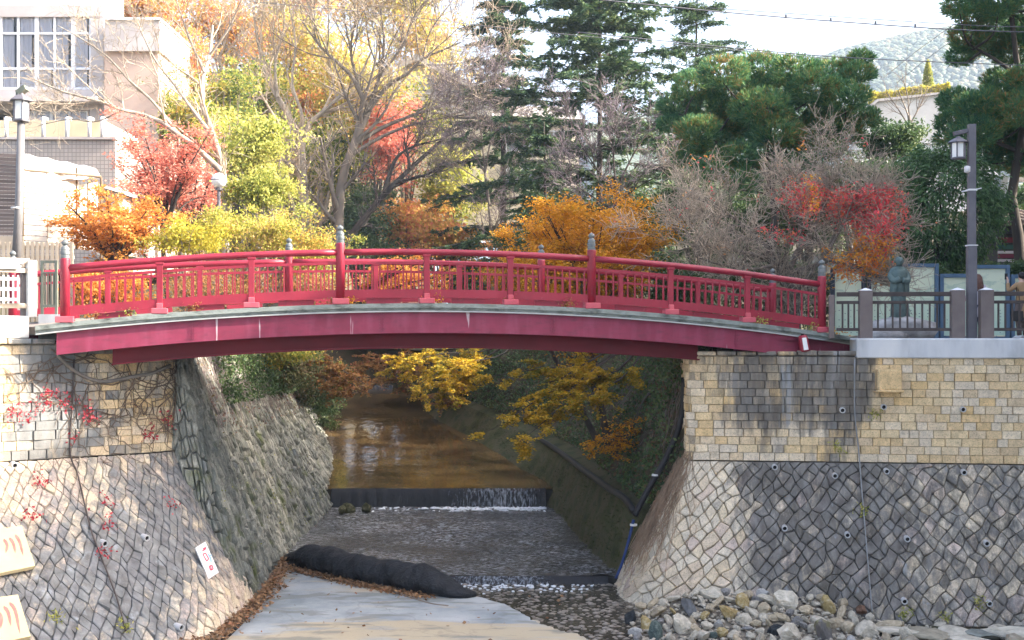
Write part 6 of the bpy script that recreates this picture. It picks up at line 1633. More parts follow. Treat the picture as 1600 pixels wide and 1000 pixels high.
# ------------------------------------------------------------------ overhead wires
m_wire = M('wire', [(.10, .10, .11), (.16, .16, .17)], 3, .7, 0)
def wire(label, pts, r=.014):
    q = [P(*p) for p in pts]; path = []
    for a, b in zip(q[:-1], q[1:]):
        for i in range(10): path.append(a + (b - a) * i / 10)
    path.append(q[-1]); mb = MB(); mb.tube(smooth_path(q, 10), r, 5); tag(mb.build('overhead_wire', m_wire, smooth=True), label, 'wire', 'overhead wires')
wire('thin overhead wire crossing above the bare trees towards the tall cedar', [(-300, -60, 34), (400, 3, 35), (600, 22, 35.5), (772, 42, 36), (930, 58, 36.5), (1300, 92, 37.5)], .010)
wire('overhead wire with small spacers crossing the sky above the pine', [(700, -25, 35), (1000, 6, 35), (1200, 25, 35), (1470, 45, 35), (1640, 51, 35), (2000, 60, 35)], .018)
wire('second overhead wire just above the one with spacers at the right', [(1100, 12, 35.6), (1490, 38, 35.6), (1640, 43, 35.6), (2000, 52, 35.6)], .012)
wire('lower overhead wire passing in front of the distant mountain', [(900, 50, 36), (1200, 80, 36), (1360, 92, 36), (1640, 104, 36), (2000, 120, 36)], .014)
wire('faint slanting wire in front of the distant mountain', [(1380, 122, 70), (1440, 74, 60), (1560, -10, 50)], .015)
wire('fainter slanting wire right of the other slanting one', [(1400, 130, 70), (1478, 70, 60), (1600, -10, 50)], .015)
for i, x in enumerate((1228, 1298, 1368, 1430)):
    q = P(x, 25 + (x - 1200) * .074 - 1.5, 35); mb = MB(); mb.box(q, (.05, .04, .11)); tag(mb.build('wire_spacer', m_wire), ('first', 'second', 'third', 'fourth')[i] + ' small dark spacer from the left on the overhead wire above the pine', 'spacer', 'spacers on the overhead wire')

# ------------------------------------------------------------------ things on the river walls
m_board = M('cream_board', [(.62, .50, .28), (.70, .58, .34)], 3, .6, .1); m_stroke = M('faded_red_print', [(.62, .14, .12), (.68, .24, .19)], 9, .7, 0)
def wall_frame(S_, c):
    u, v = S_.find(*c); o = S_.at(u, v); nn = S_.n(u, v); return u, v, o, nn
def on_plane(px_, py_, o, nn):
    r = np.array(((px_ - 800) / FPX, 1, (HZ - py_) / FPX)); return r * (np.dot(o, nn) / np.dot(r, nn))
def wall_board(name, label, quad, S_, c, lift, thick, m, cat='sign'):
    u, v, o, nn = wall_frame(S_, c); o = o + nn * lift
    q = [on_plane(x, y, o, nn) for x, y in quad]; mb = MB(); mb.prism(q, -nn * thick); b = mb.build(name, m)
    tag(b, label, cat); return b, o + nn * .004, nn
def stroke(b, o, nn, pts, w, m):
    pth = smooth_path(np.array([on_plane(x, y, o, nn) for x, y in pts]), 5); n = len(pth); t = np.gradient(pth, axis=0); sd = nrm(np.cross(nrm(t), nn)); ww = np.interp(np.arange(n) / (n - 1), [0, .15, .3, .8, 1], [.2, 1, .85, .6, .1])[:, None] * w
    V = list(pth + sd * ww) + list(pth - sd * ww); F = [(i, i + 1, n + i + 1, n + i) for i in range(n - 1)]
    from_arrays('brush_stroke', V, F, m, b)
b, o, nn = wall_board('wall_sign', 'upper cream board with three red brush strokes on the left wall', [(-30, 831), (34, 821), (55, 884), (2, 895), (-30, 900)], LL, (12, 858), .16, .07, m_board)
for pts in ([(6, 842), (11, 852), (9, 864)], [(15, 840), (21, 850), (24, 864)], [(24, 835), (31, 848), (36, 868)]): stroke(b, o, nn, pts, .032, m_stroke)
b, o, nn = wall_board('wall_sign', 'lower cream board with red brush strokes at the bottom left of the wall', [(-40, 938), (28, 929), (48, 994), (-40, 1012)], LL, (5, 968), .16, .07, m_board)
for pts in ([(-4, 955), (2, 965), (1, 982)], [(6, 947), (13, 958), (17, 978)], [(15, 941), (24, 955), (31, 990)]): stroke(b, o, nn, pts, .034, m_stroke)
ni = empty('notice_sign', P(323, 876, 21.3), 'white notice sign with red marks leaning on the corner of the left wall', 'sign')
u, v, o, nn = wall_frame(LL, (322, 876)); nn = nrm(np.array((0.60, -0.70, 0.38))); o = o + nn * .30
q = [on_plane(x, y, o, nn) for x, y in ((305, 856), (321, 846), (342, 894), (326, 905))]
ni.location = tuple((q[2] + q[3]) / 2); WORG[ni.name] = (q[2] + q[3]) / 2
mb = MB(); mb.prism(q, -nn * .03); mb.build('board', m_white, ni, bevel=.004)
o2 = o + nn * .004; m_rp = M('red_print', [(.55, .05, .10), (.62, .12, .16)], 8, .6, 0); m_bp = M('blue_print', [(.22, .40, .55), (.3, .48, .6)], 8, .6, 0)
def pl(pts, w, m, nm):
    pth = np.array([on_plane(x, y, o2, nn) for x, y in pts]); mb = MB()
    for a, c_ in zip(pth[:-1], pth[1:]):
        sd = nrm(np.cross(c_ - a, nn)) * w; mb.add([a + sd, c_ + sd, c_ - sd, a - sd], [(0, 1, 2, 3)])
    mb.build(nm, m, ni)
pl([(317, 866), (321, 864), (326, 873), (323, 877), (317, 866)], .010, m_rp, 'red_mark')
pl([(327, 885), (331, 883), (333, 889), (329, 891), (327, 885)], .010, m_rp, 'red_mark'); pl([(329, 884.5), (330.5, 890)], .008, m_rp, 'red_mark')
pl([(317.5, 858.5), (322, 855.5)], .018, m_rp, 'red_mark'); pl([(316, 861), (321, 858)], .010, m_rp, 'red_mark')
pl([(325, 865), (329, 872), (330, 878)], .014, m_bp, 'blue_mark'); pl([(327.5, 868), (331, 867)], .010, m_bp, 'blue_mark'); pl([(313, 862), (314, 865)], .010, m_bp, 'blue_mark')
pl([(331, 898), (336, 895)], .005, m_bp, 'small_print')

m_cable = M('grey_cable', [(.20, .21, .21), (.28, .28, .28)], 4, .7, 0); m_hose = M('black_hose', [(.010, .010, .012), (.02, .02, .022)], 4, .5, .1); m_blueh = M('blue_pipe', [(.012, .03, .12), (.02, .05, .17)], 4, .5, 0)
def wall_line(name, label, S_list, pts, r, m, lift=.05, cat='pipe'):
    pth = []
    for i, (x, y) in enumerate(pts):
        best = None
        for S_ in S_list:
            u, v = S_.find(x, y); p = S_.at(u, v); X, Y = p[0] / p[1] * FPX + 800, HZ - p[2] / p[1] * FPX; e = (X - x) ** 2 + (Y - y) ** 2
            if best is None or e < best[0]: best = (e, p + S_.n(u, v) * lift)
        pth.append(best[1])
    mb = MB(); mb.tube(smooth_path(pth, 4), r, 7); return tag(mb.build(name, m, smooth=True), label, cat)
wall_line('conduit', 'thin pale conduit running down the right wall below the end of the parapet', [RU, RL], [(1336, 560), (1336, 640), (1340, 705), (1346, 760), (1352, 830), (1358, 900), (1364, 960)], .014, m_cable, .07)
wall_line('conduit', 'thin dark conduit running down the left wall under the bridge end', [LU, LL], [(113, 560), (112, 640), (109, 705), (120, 750), (140, 830), (160, 880), (178, 935), (196, 990)], .014, m_bar, .06)
wall_line('creeper_stem', 'thick grey creeper stem sagging across the left wall under the bridge', [LU], [(88, 556), (110, 575), (135, 592), (165, 596), (200, 588), (235, 582), (262, 570)], .034, M('grey_stem', [(.15, .13, .11), (.22, .20, .17)], 4, .9, .3), .06, 'vine')
# black hose down the corner of the right bank and the drain pipe along the ledge, meeting above a blue pipe
def free_line(name, label, pts, r, m, cat='pipe'):
    mb = MB(); mb.tube(smooth_path([P(*p) for p in pts], 5), r, 9); return tag(mb.build(name, m, smooth=True), label, cat)
hp = free_line('black_hose', 'thick black hose running down beside the corner of the right wall', [(1069, 590, 24.7), (1064, 655, 24.75), (1043, 710, 24.8), (1022, 748, 24.8), (1002, 785, 24.8), (992, 806, 24.8)], .065, m_hose, 'hose')
free_line('drain_pipe', 'black drain pipe following the ledge of the mossy bank to the hose joint', [(836, 681, 40.0), (870, 703, 36), (910, 733, 31.5), (950, 762, 28), (975, 778, 26.0), (990, 798, 24.85)], .075, m_hose)
t = free_line('blue_pipe', 'slim blue pipe below the hose joint reaching the water', [(990, 812, 24.8), (982, 845, 24.8), (972, 880, 24.75), (962, 904, 24.7)], .03, m_blueh)
for px_, py_ in ((1024, 742), (990, 820)):
    mb = MB(); q = P(px_, py_, 24.8); mb.lathe([(.075, -.02), (.075, .02)], q, 12); tag(mb.build('pipe_clamp', m_capw), 'pale clamp band on the black hose' if py_ < 800 else 'pale joint collar between the black hose and the blue pipe', 'clamp')

# creeper over the left wall: stems that wander on the surface, red leaves here and there
m_vine = M('creeper_bark', [(.10, .07, .05), (.18, .13, .09)], 4, .9, .2)
def creeper():
    t = empty('wall_creeper', LU.at(1.0, LU.H), 'bare creeper with scattered red leaves spreading over the left wall below the bridge end', 'creeper')
    paths = []; rads = []; tips = []
    def walk(S_, u, v, du, dv, n, r0, S2=None):
        p = []
        for k in range(n):
            SS = S_; vv = v
            if v > S_.H and S2 is not None: SS, vv = S2, v - S_.H
            uu = np.clip(u * (SS.L / S_.L if SS is not S_ else 1), 0, SS.L)
            if vv < 0 or vv > SS.H: break
            p.append(SS.at(uu, vv) + SS.n(uu, vv) * .045)
            a = R.normal() * .5; c, s = math.cos(a), math.sin(a); du, dv = du * c - dv * s, du * s + dv * c
            dv += .06; L = math.hypot(du, dv); du, dv = du / L, dv / L; u += du * .075; v += dv * .075
            if u < .05 or u > S_.L * .9: break
            if k % 3 == 2 and r0 > .0045 and R.random() < .40: walk(S_, u, v, -dv * R.choice([-1, 1]), du + .3, int(n * .6), r0 * .7, S2)
        if len(p) > 3: paths.append(np.array(p)); rads.append(r0); tips.append(p[-1])
    for u0, v0, n in ((.25, .4, 34), (.5, .5, 34), (.8, .45, 30), (1.0, .2, 34), (.35, 1.0, 30), (1.5, .15, 26), (2.3, .2, 26), (2.7, .1, 24), (.15, 1.2, 30), (.7, 1.2, 30), (1.9, .1, 22)):
        walk(LU, u0, v0, R.normal(), 1.0, n, .015, LL)
    gs = []
    for p, r in zip(paths, rads): q = resample(p, 12); gs.append((q[None], np.linspace(r, max(.004, r * .4), 12)[None], 4))
    tubes('stems', gs, m_vine, t)
    C = []
    for c in ((20, 640), (40, 650), (62, 628), (75, 618), (118, 628), (130, 640), (138, 655), (112, 682), (60, 755), (45, 810), (50, 818), (140, 650), (255, 655), (163, 790), (263, 790), (230, 680), (96, 632), (158, 872), (165, 822)):
        S_ = LU if c[1] < 712 else LL; u, v = S_.find(*c); n = int(R.integers(18, 60)); C.append(S_.at(u, v) + S_.n(u, v) * .07 + R.normal(size=(n, 3)) * (.09, .06, .09))
    quads('leaves', leaf_quads(np.vstack(C), .06, 0), LEAF('creeper_red_leaves', [(.45, .03, .05), (.55, .07, .09), (.40, .05, .06)], .3), t)
creeper()
for c, S_, lb in (((85, 968), LL, 'green fern tuft low on the left wall near the lower cream board'), ((192, 985), LL, 'small green tuft beside the dark conduit at the foot of the left wall'), ((1270, 625), RU, 'tiny'), ((1366, 645), RU, 'green weed tuft below the stone outlet box on the right wall'), ((1350, 800), RL, 'green weeds beside the pale conduit halfway down the right wall'), ((1312, 700), RU, 'green weed in the joint at the foot of the brickwork left of the conduit'), ((1530, 945), RL, 'small green plant at the foot of the right wall'), ((1415, 960), RL, 'yellow-green tuft at the foot of the right wall'), ((1470, 968), RL, 'mossy clump at the foot of the right wall right of the rock heap')):
    if lb == 'tiny': continue
    u, v = S_.find(*c); o = S_.at(u, v) + S_.n(u, v) * .05; n = 60
    tag(quads('weed', leaf_quads(o + R.normal(size=(n, 3)) * (.07, .04, .07), .075, 0, .35, -.3), L_YG), lb, 'weed')
# weeds rooted in the silt along the near deck edge
spots = [(0.10, 'pink dry weed beside the left end post of the bridge', L_RUST, 60), (.22, 'round dark-green weed on the deck edge right of the left end post', L_YG, 50), (.45, 'reddish weed on the deck edge in the first left bay', L_RUST, 90), (1.02, 'yellow weed around the foot of the capped post near the middle', L_GO, 150), (1.36, 'yellow weed at the second footing right of the capped middle post', L_GO, 110), (1.9, 'reddish dry weed left of the second tall capped post', L_RUST, 130), (2.72, 'yellow-green weed near the right end of the deck edge', L_YG, 130), (2.95, 'small green weed by the right end post', L_YG, 90), (3.08, 'yellow weed right of the right end post', L_GO, 60), (.95, 'pinkish dry weed left of the capped middle post', L_RUST, 60), (1.66, 'tiny dry weed mid-way between the tall capped posts', L_RUST, 40)]
for t_, lb, m, n in spots:
    o = on(NL, t_, .06, -.02); tag(quads('weed', leaf_quads(o + R.normal(size=(n, 3)) * (.10, .03, .06), .055, 0, .4, -.3), m), lb, 'weed')

# black sandbag tube lying across the apron
def sandbag():
    zt_ = za; pts = [PZ(452, 880, zt_), PZ(470, 884, zt_), PZ(510, 893, zt_), PZ(560, 905, zt_), PZ(610, 914, zt_), PZ(650, 922, zt_), PZ(690, 930, zt_), PZ(722, 934, zt_), PZ(742, 932, zt_)]
    rad = np.array([.14, .30, .34, .30, .30, .32, .33, .25, .06]); S = 90
    c = resample(smooth_path(pts, 6), S); r = np.interp(np.linspace(0, 1, S), np.linspace(0, 1, 9), rad); n = 22
    t = nrm(np.gradient(c, axis=0)); sd = nrm(np.cross(t, (0, 0, 1))); V = []
    for i in range(S):
        for k in range(n):
            a = 2 * math.pi * k / n; rr = r[i] * (1 + .06 * math.sin(i * .42 + a * 2) + .06 * math.sin(i * .9 - a * 3 + 1) + .035 * R.normal() + .05 * math.sin(i * .2) + .05 * math.cos(i * 1.7 + a))
            z = rr * math.sin(a) * .82; V.append(c[i] + sd[i] * rr * math.cos(a) * 1.1 + np.array((0, 0, max(z + r[i] * .72, .0))))
    F = [(i * n + k, i * n + (k + 1) % n, (i + 1) * n + (k + 1) % n, (i + 1) * n + k) for i in range(S - 1) for k in range(n)] + [tuple(reversed(range(n))), tuple((S - 1) * n + k for k in range(n))]
    tag(from_arrays('sandbag_tube', V, F, M('black_net_cloth', [(.006, .0065, .008), (.018, .020, .024), (.010, .011, .014)], 5, .55, .9, 26, .04), None, None, True), 'long lumpy black sandbag tube lying across the concrete apron', 'sandbag')
    return c
sb_line = sandbag()
# litter of dead leaves along the wall foot and the tube
L_LIT = LEAF('fallen_leaves', [(.10, .055, .03), (.22, .12, .06), (.30, .18, .09), (.26, .10, .05)], .05, 3)
Q = []
f = R.random(2600); i = (f * 89).astype(int); q = sb_line[i] + np.c_[R.normal(0, .1, 2600), -.42 - np.abs(R.normal(0, .16, 2600)), np.zeros(2600)]; q[:, 2] = za + np.abs(R.normal(.03, .02, 2600)); Q.append(q[(f < .8)])
y = R.uniform(18.0, 26.5, 2600); q = np.c_[np.interp(y, [15, 18.6, 19.6, 22, 24, 26.5], [-8, -5.35, -4.85, -4.72, -4.8, -5.0]) + np.abs(R.normal(0, .16, 2600)), y, za + .05 + np.abs(R.normal(.0, .05, 2600))]; Q.append(q)
q = np.c_[R.uniform(-5, 1, 500), R.uniform(15, 23, 500), np.full(500, za + .045)]; Q.append(q[R.random(500) < .3])
quads('leaf_litter', leaf_quads(np.vstack(Q), .07, .75, .7), L_LIT, None, 'stuff')
mb = MB(); mb.tube(smooth_path([PZ(600, 921, za), PZ(640, 934, za), PZ(672, 944, za), PZ(700, 948, za)], 6), .03, 7); tag(mb.build('driftwood', m_bark_mid, smooth=True), 'thin stick of driftwood among leaves in front of the sandbag tube', 'driftwood')

# ------------------------------------------------------------------ rocks
def rock_mat():
    t = NT('river_rock'); r = t.objrand()
    c = t.ramp(r, [(0, (.30, .28, .23)), (.2, (.42, .40, .34)), (.36, (.36, .31, .22)), (.5, (.46, .43, .38)), (.62, (.12, .13, .14)), (.74, (.26, .21, .17)), (.86, (.40, .36, .26)), (.93, (.20, .23, .22)), (1, (.32, .24, .16))])
    v = t.pos((1, 1, 1), True); c = t.mix(1.0, c, t.ramp(t.noise(v, 3.0, 6, .65), [(.3, .55), (.7, 1.15)]), 'MULTIPLY')
    mo = t.ramp(t.noise(t.pos(), 2.3, 4), [(.58, 0.0), (.7, .55)]); c = t.mix(mo, c, (.30, .27, .06))
    t.link(c, t.b.inputs['Base Color']); t.b.inputs['Roughness'].default_value = .85; t.bump(t.noise(v, 12, 5, .65), .6, .03); return t.m
m_rock = rock_mat()
ROCKS = []; RC = {}
for k in range(14):
    V = BV * np.array((1, R.uniform(.65, .9), R.uniform(.5, .8)))
    for _ in range(11):                                            # cleave flat faces
        nn = nrm(R.normal(size=3)); h = R.uniform(.38, .72); dd = V @ nn; V = V - np.outer(np.maximum(dd - h, 0), nn)
    V = V * (1 + .035 * R.standard_normal((len(V), 1)))
    me = bpy.data.meshes.new('rock'); me.from_pydata([tuple(p) for p in V], [], [tuple(map(int, f)) for f in BF]); me.update(); me.materials.append(m_rock); ROCKS.append(me)
def rock(p, s, label, group=None, sq=(1, 1, 1), tilt=.5, m=None):
    me = ROCKS[int(R.integers(len(ROCKS)))]
    if m is not None:
        key = (me.name, m.name)
        if key not in RC: RC[key] = me.copy(); RC[key].materials[0] = m
        me = RC[key]
    o = bpy.data.objects.new('rock', me); COL.objects.link(o); o.location = p; o.scale = (s * sq[0], s * sq[1], s * sq[2])
    o.rotation_euler = (R.normal() * tilt, R.normal() * tilt, R.uniform(0, 6.28)); return tag(o, label, 'rock', group)
topx = np.array([975, 1000, 1040, 1080, 1120, 1180, 1230, 1290, 1340, 1400, 1480, 1560, 1640]); topy = np.array([970, 944, 930, 920, 917, 923, 923, 930, 950, 966, 974, 976, 980])
def heap(x, y):                                                   # surface of the heap: rises away from the camera to the wall foot
    ty = np.interp(x, topx, topy); f = (y - ty) / 85.0; return P(x, y, min(22.35 - 2.0 * f, 5.14 * FPX / (y - HZ)))
done = []
LAND = []
def put(x, y, rpx, label, group=None, land=None, **k):
    p = heap(x, y); done.append((x, y, rpx))
    if land: LAND.append((x, y, land))
    return rock(p, 1.25 * rpx / FPX * p[1], label, group, **k)
def cm(n, *c): return M(n, [tuple(.72 * x for x in c[0]), *c], 3.2, .88, .8, 9, .05, local=True, detail=8)
mk = cm('dark_slate', (.025, .03, .035), (.06, .07, .075)); mw = cm('whitish_rock', (.56, .51, .41), (.68, .62, .52)); mo_ = cm('ochre_rock', (.42, .32, .14), (.52, .45, .32)); mg = cm('green_grey_rock', (.08, .11, .10), (.18, .21, .18))
put(985, 966, 15, 'dark smooth stone at the far left end of the rock heap', m=mk, sq=(.8, .8, 1.2), tilt=.1, land='dark smooth end stone')
put(1009, 975, 17, 'yellowish upright stone right of the dark stone at the left end of the heap', m=mo_, sq=(.8, .8, 1.1), tilt=.1, land='yellowish upright stone')
put(1026, 990, 18, 'green-grey block at the bottom left of the rock heap', m=mg, land='green-grey block')
put(1112, 926, 20, 'whitish block lying on top of the rock heap', m=mw, sq=(1.3, .8, .7), tilt=.15, land='whitish top block')
put(1075, 948, 24, 'long buff slab slanting across the top left of the rock heap', sq=(1.5, .6, .5), tilt=.2, land='long buff slab')
put(1137, 957, 25, 'long ochre-sided slab leaning in the middle of the rock heap', m=mo_, sq=(1.5, .6, .55), tilt=.35, land='leaning ochre slab')
put(1232, 940, 24, 'rough pale boulder at the top right of the rock heap', m=mw, land='rough pale boulder')
put(1293, 945, 17, 'upright yellow-green stone standing at the right shoulder of the heap', m=mo_, sq=(.8, .8, 1.25), tilt=.15, land='upright yellow-green stone')
put(1236, 992, 24, 'large white rounded stone at the bottom of the heap', m=mw, land='large white rounded stone')
put(1352, 985, 24, 'pale upright stone at the bottom right of the heap', m=mw, sq=(.8, .8, 1.1), land='pale upright stone')
put(1212, 985, 14, 'black angular stone left of the large white one', m=mk, land='black angular stone')
put(1290, 992, 22, 'wide grey-brown block at the bottom right of the heap', sq=(1.2, .9, .8), land='wide grey-brown block')
GR = 'stones heaped at the foot of the right wall'
KINDS_ = [('pale cream', mw), ('buff', cm('buff_rock', (.48, .40, .28), (.60, .52, .38))), ('mid grey', cm('grey_rock', (.27, .26, .25), (.42, .40, .38))), ('dark slate', mk), ('ochre', mo_), ('green-grey', mg), ('rusty brown', cm('rust_rock', (.20, .11, .07), (.33, .21, .14))), ('light grey', cm('light_rock', (.46, .45, .43), (.58, .57, .54)))]
PK = [.44, .30, .07, .02, .04, .01, .02, .10]
used_labels = {}
def heap_label(x, y, rp, colour, shape):
    size = 'tiny' if rp < 8.5 else 'small' if rp < 12 else 'mid-sized' if rp < 17 else 'big'
    for lx, ly, ln in sorted(LAND, key=lambda q: (q[0] - x) ** 2 + (q[1] - y) ** 2)[:5]:
        dx, dy = x - lx, y - ly
        rel = ('right of' if dx > 0 else 'left of') if abs(dx) > 1.3 * abs(dy) else ('below' if dy > 0 else 'above')
        near = 'just ' if math.hypot(dx, dy) < 30 else ''
        l = '%s %s %s stone %s%s the %s in the heap' % (size, shape, colour, near, rel, ln)
        if l not in used_labels: used_labels[l] = 1; return l
    return None
tries = 0
while tries < 7000 and len(done) < 230:
    tries += 1; x = R.uniform(985, 1420); y = R.uniform(925, 1020); ty = np.interp(x, topx, topy)
    if y < ty + 2: continue
    if x > 1360 and y < 975: continue
    rp = R.choice([8, 10, 13, 16, 20, 24], p=[.16, .24, .24, .18, .11, .07]) * R.uniform(.88, 1.15)
    if any((x - a) ** 2 + ((y - b) * 1.3) ** 2 < (.72 * (rp + c)) ** 2 for a, b, c in done): continue
    ci = int(R.choice(8, p=PK)); shape, sq = [('rounded', (1, 1, .9)), ('flat', (1.2, 1, .55)), ('long', (1.4, .75, .7)), ('blocky', (1, .95, 1))][int(R.integers(4))]
    lb = heap_label(x, y, rp, KINDS_[ci][0], shape)
    if lb is None: continue
    put(x, y, rp, lb, GR, m=KINDS_[ci][1], sq=sq)
nth = ['first', 'third', 'fifth', 'seventh', 'ninth', 'tenth', 'sixth in the front row', 'second in the front row', 'eighth in the front row', 'first', 'second', 'third', 'fourth']
for x, y, rp in ((1400, 985, 30), (1445, 990, 30), (1490, 985, 32), (1535, 992, 32), (1580, 988, 32), (1620, 990, 32), (1510, 1000, 34), (1420, 1005, 30), (1590, 1010, 36), (1390, 975, 14), (1470, 975, 14), (1560, 978, 14), (1595, 975, 12)):
    put(x, y, rp, ('wide' if rp > 20 else 'small') + ' flat pale bedrock slab, ' + nth.pop(0) + ' from the rock heap', 'bedrock slabs at the bottom right', sq=(1.3, .9, .35), tilt=.12, m=mw if R.random() < .5 else None)
# body of the heap under the stones
V = []; F = []; nx, ny = 40, 8
for i in range(nx + 1):
    x = 978 + (1700 - 978) * i / nx; ty = np.interp(x, topx, topy)
    for j in range(ny + 1):
        p = heap(x, ty + 4 + (1120 - ty) * j / ny); V.append(p - (0, 0, .10) + R.normal(size=3) * .015)
F = [(i * (ny + 1) + j, i * (ny + 1) + j + 1, (i + 1) * (ny + 1) + j + 1, (i + 1) * (ny + 1) + j) for i in range(nx) for j in range(ny)]
from_arrays('rubble', V, F, M('dark_gravel', [(.08, .07, .055), (.19, .165, .13), (.30, .27, .21)], 9, .95, .8, 20, .04), None, (0, 0, 0), False, 0, 'stuff')
n = 1600; x = R.uniform(985, 1500, n); y = np.interp(x, topx, topy) + R.uniform(3, 80, n); C = np.array([heap(a, b) for a, b in zip(x, y)]); s_ = R.uniform(.015, .045, n)
blobs('gravel', C - (0, 0, .05), np.c_[s_ * 1.2, s_, s_ * .7], M('pebble', [(.20, .17, .13), (.38, .34, .27), (.52, .48, .40)], 6, .85, .3), base=ICO1)
# mossy stones below the main weir, and rough slabs on the broken lip of the apron
for x, y, rp, lb in ((545, 778, 14, 'mossy stone at the left end of the weir, against the channel wall'), (545, 793, 15, 'pale wet stone below the mossy ones at the left end of the weir'), (574, 792, 15, 'squarish mossy stone nearest the falling water'), (565, 780, 9, 'small pointed mossy stone behind the others at the weir'), (534, 797, 10, 'low wet stone touching the channel wall below the weir')):
    p = PZ(x, y + rp * .5, -5.06); rock(p + (0, 0, .1), rp / FPX * p[1], lb, None, m=cm('mossy_rock', (.07, .07, .03), (.17, .16, .10)))
for i, (x, y, rp) in enumerate(((835, 966, 9), (858, 978, 11), (880, 985, 12), (905, 993, 12), (925, 1002, 13), (815, 957, 8))):
    p = PZ(x, y, za); rock(p + (0, 0, -.06), rp / FPX * p[1], ('second', 'third', 'fourth', 'fifth', 'sixth', 'first')[i] + ' pale rough slab from the sandbag along the broken apron edge', 'broken slabs along the apron edge', sq=(1.4, 1.1, .6), tilt=.08, m=mw)

# ------------------------------------------------------------------ people on the plaza
m_skin = M('skin', [(.50, .33, .25), (.55, .37, .29)], 8, .55, .05); m_hair_b = M('brown_hair', [(.10, .045, .03), (.17, .08, .055)], 9, .5, .3, 40, stretch=(6, 6, .6)); m_hair_k = M('black_hair', [(.012, .010, .010), (.03, .025, .025)], 9, .45, .3, 40, stretch=(6, 6, .6))
m_coat_g = M('pale_lilac_coat', [(.42, .38, .42), (.52, .48, .52)], 5, .8, .4, 16, .02); m_coat_t = M('tan_coat', [(.30, .19, .095), (.38, .245, .13)], 4, .85, .2, 20); m_jean = M('dark_blue_denim', [(.02, .025, .04), (.04, .05, .075)], 8, .9, .2); m_shoe = M('white_shoe', [(.6, .6, .6), (.7, .7, .7)], 5, .6, .1); m_bag = M('black_leather', [(.012, .012, .012), (.025, .025, .025)], 6, .4, .1)
def skin_mesh(name, J, E, Rd, m, parent, root=0, lev=1, org=None):
    """grow one smooth surface round a skeleton: J joints, E bones, Rd radii."""
    me = bpy.data.meshes.new(name); me.from_pydata([tuple(p) for p in J], E, []); o = bpy.data.objects.new(name, me); COL.objects.link(o)
    o.modifiers.new('skin', 'SKIN').use_smooth_shade = True
    for i, v in enumerate(me.skin_vertices[0].data): r = Rd[i]; v.radius = (r, r) if np.isscalar(r) else r; v.use_root = (i == root)
    s_ = o.modifiers.new('sub', 'SUBSURF'); s_.levels = lev; s_.render_levels = lev
    dg = bpy.context.evaluated_depsgraph_get(); m2 = bpy.data.meshes.new_from_object(o.evaluated_get(dg)); V = np.array([v.co[:] for v in m2.vertices]); F = [tuple(p.vertices) for p in m2.polygons]
    bpy.data.objects.remove(o); return from_arrays(name, V, F, m, parent, org, True)
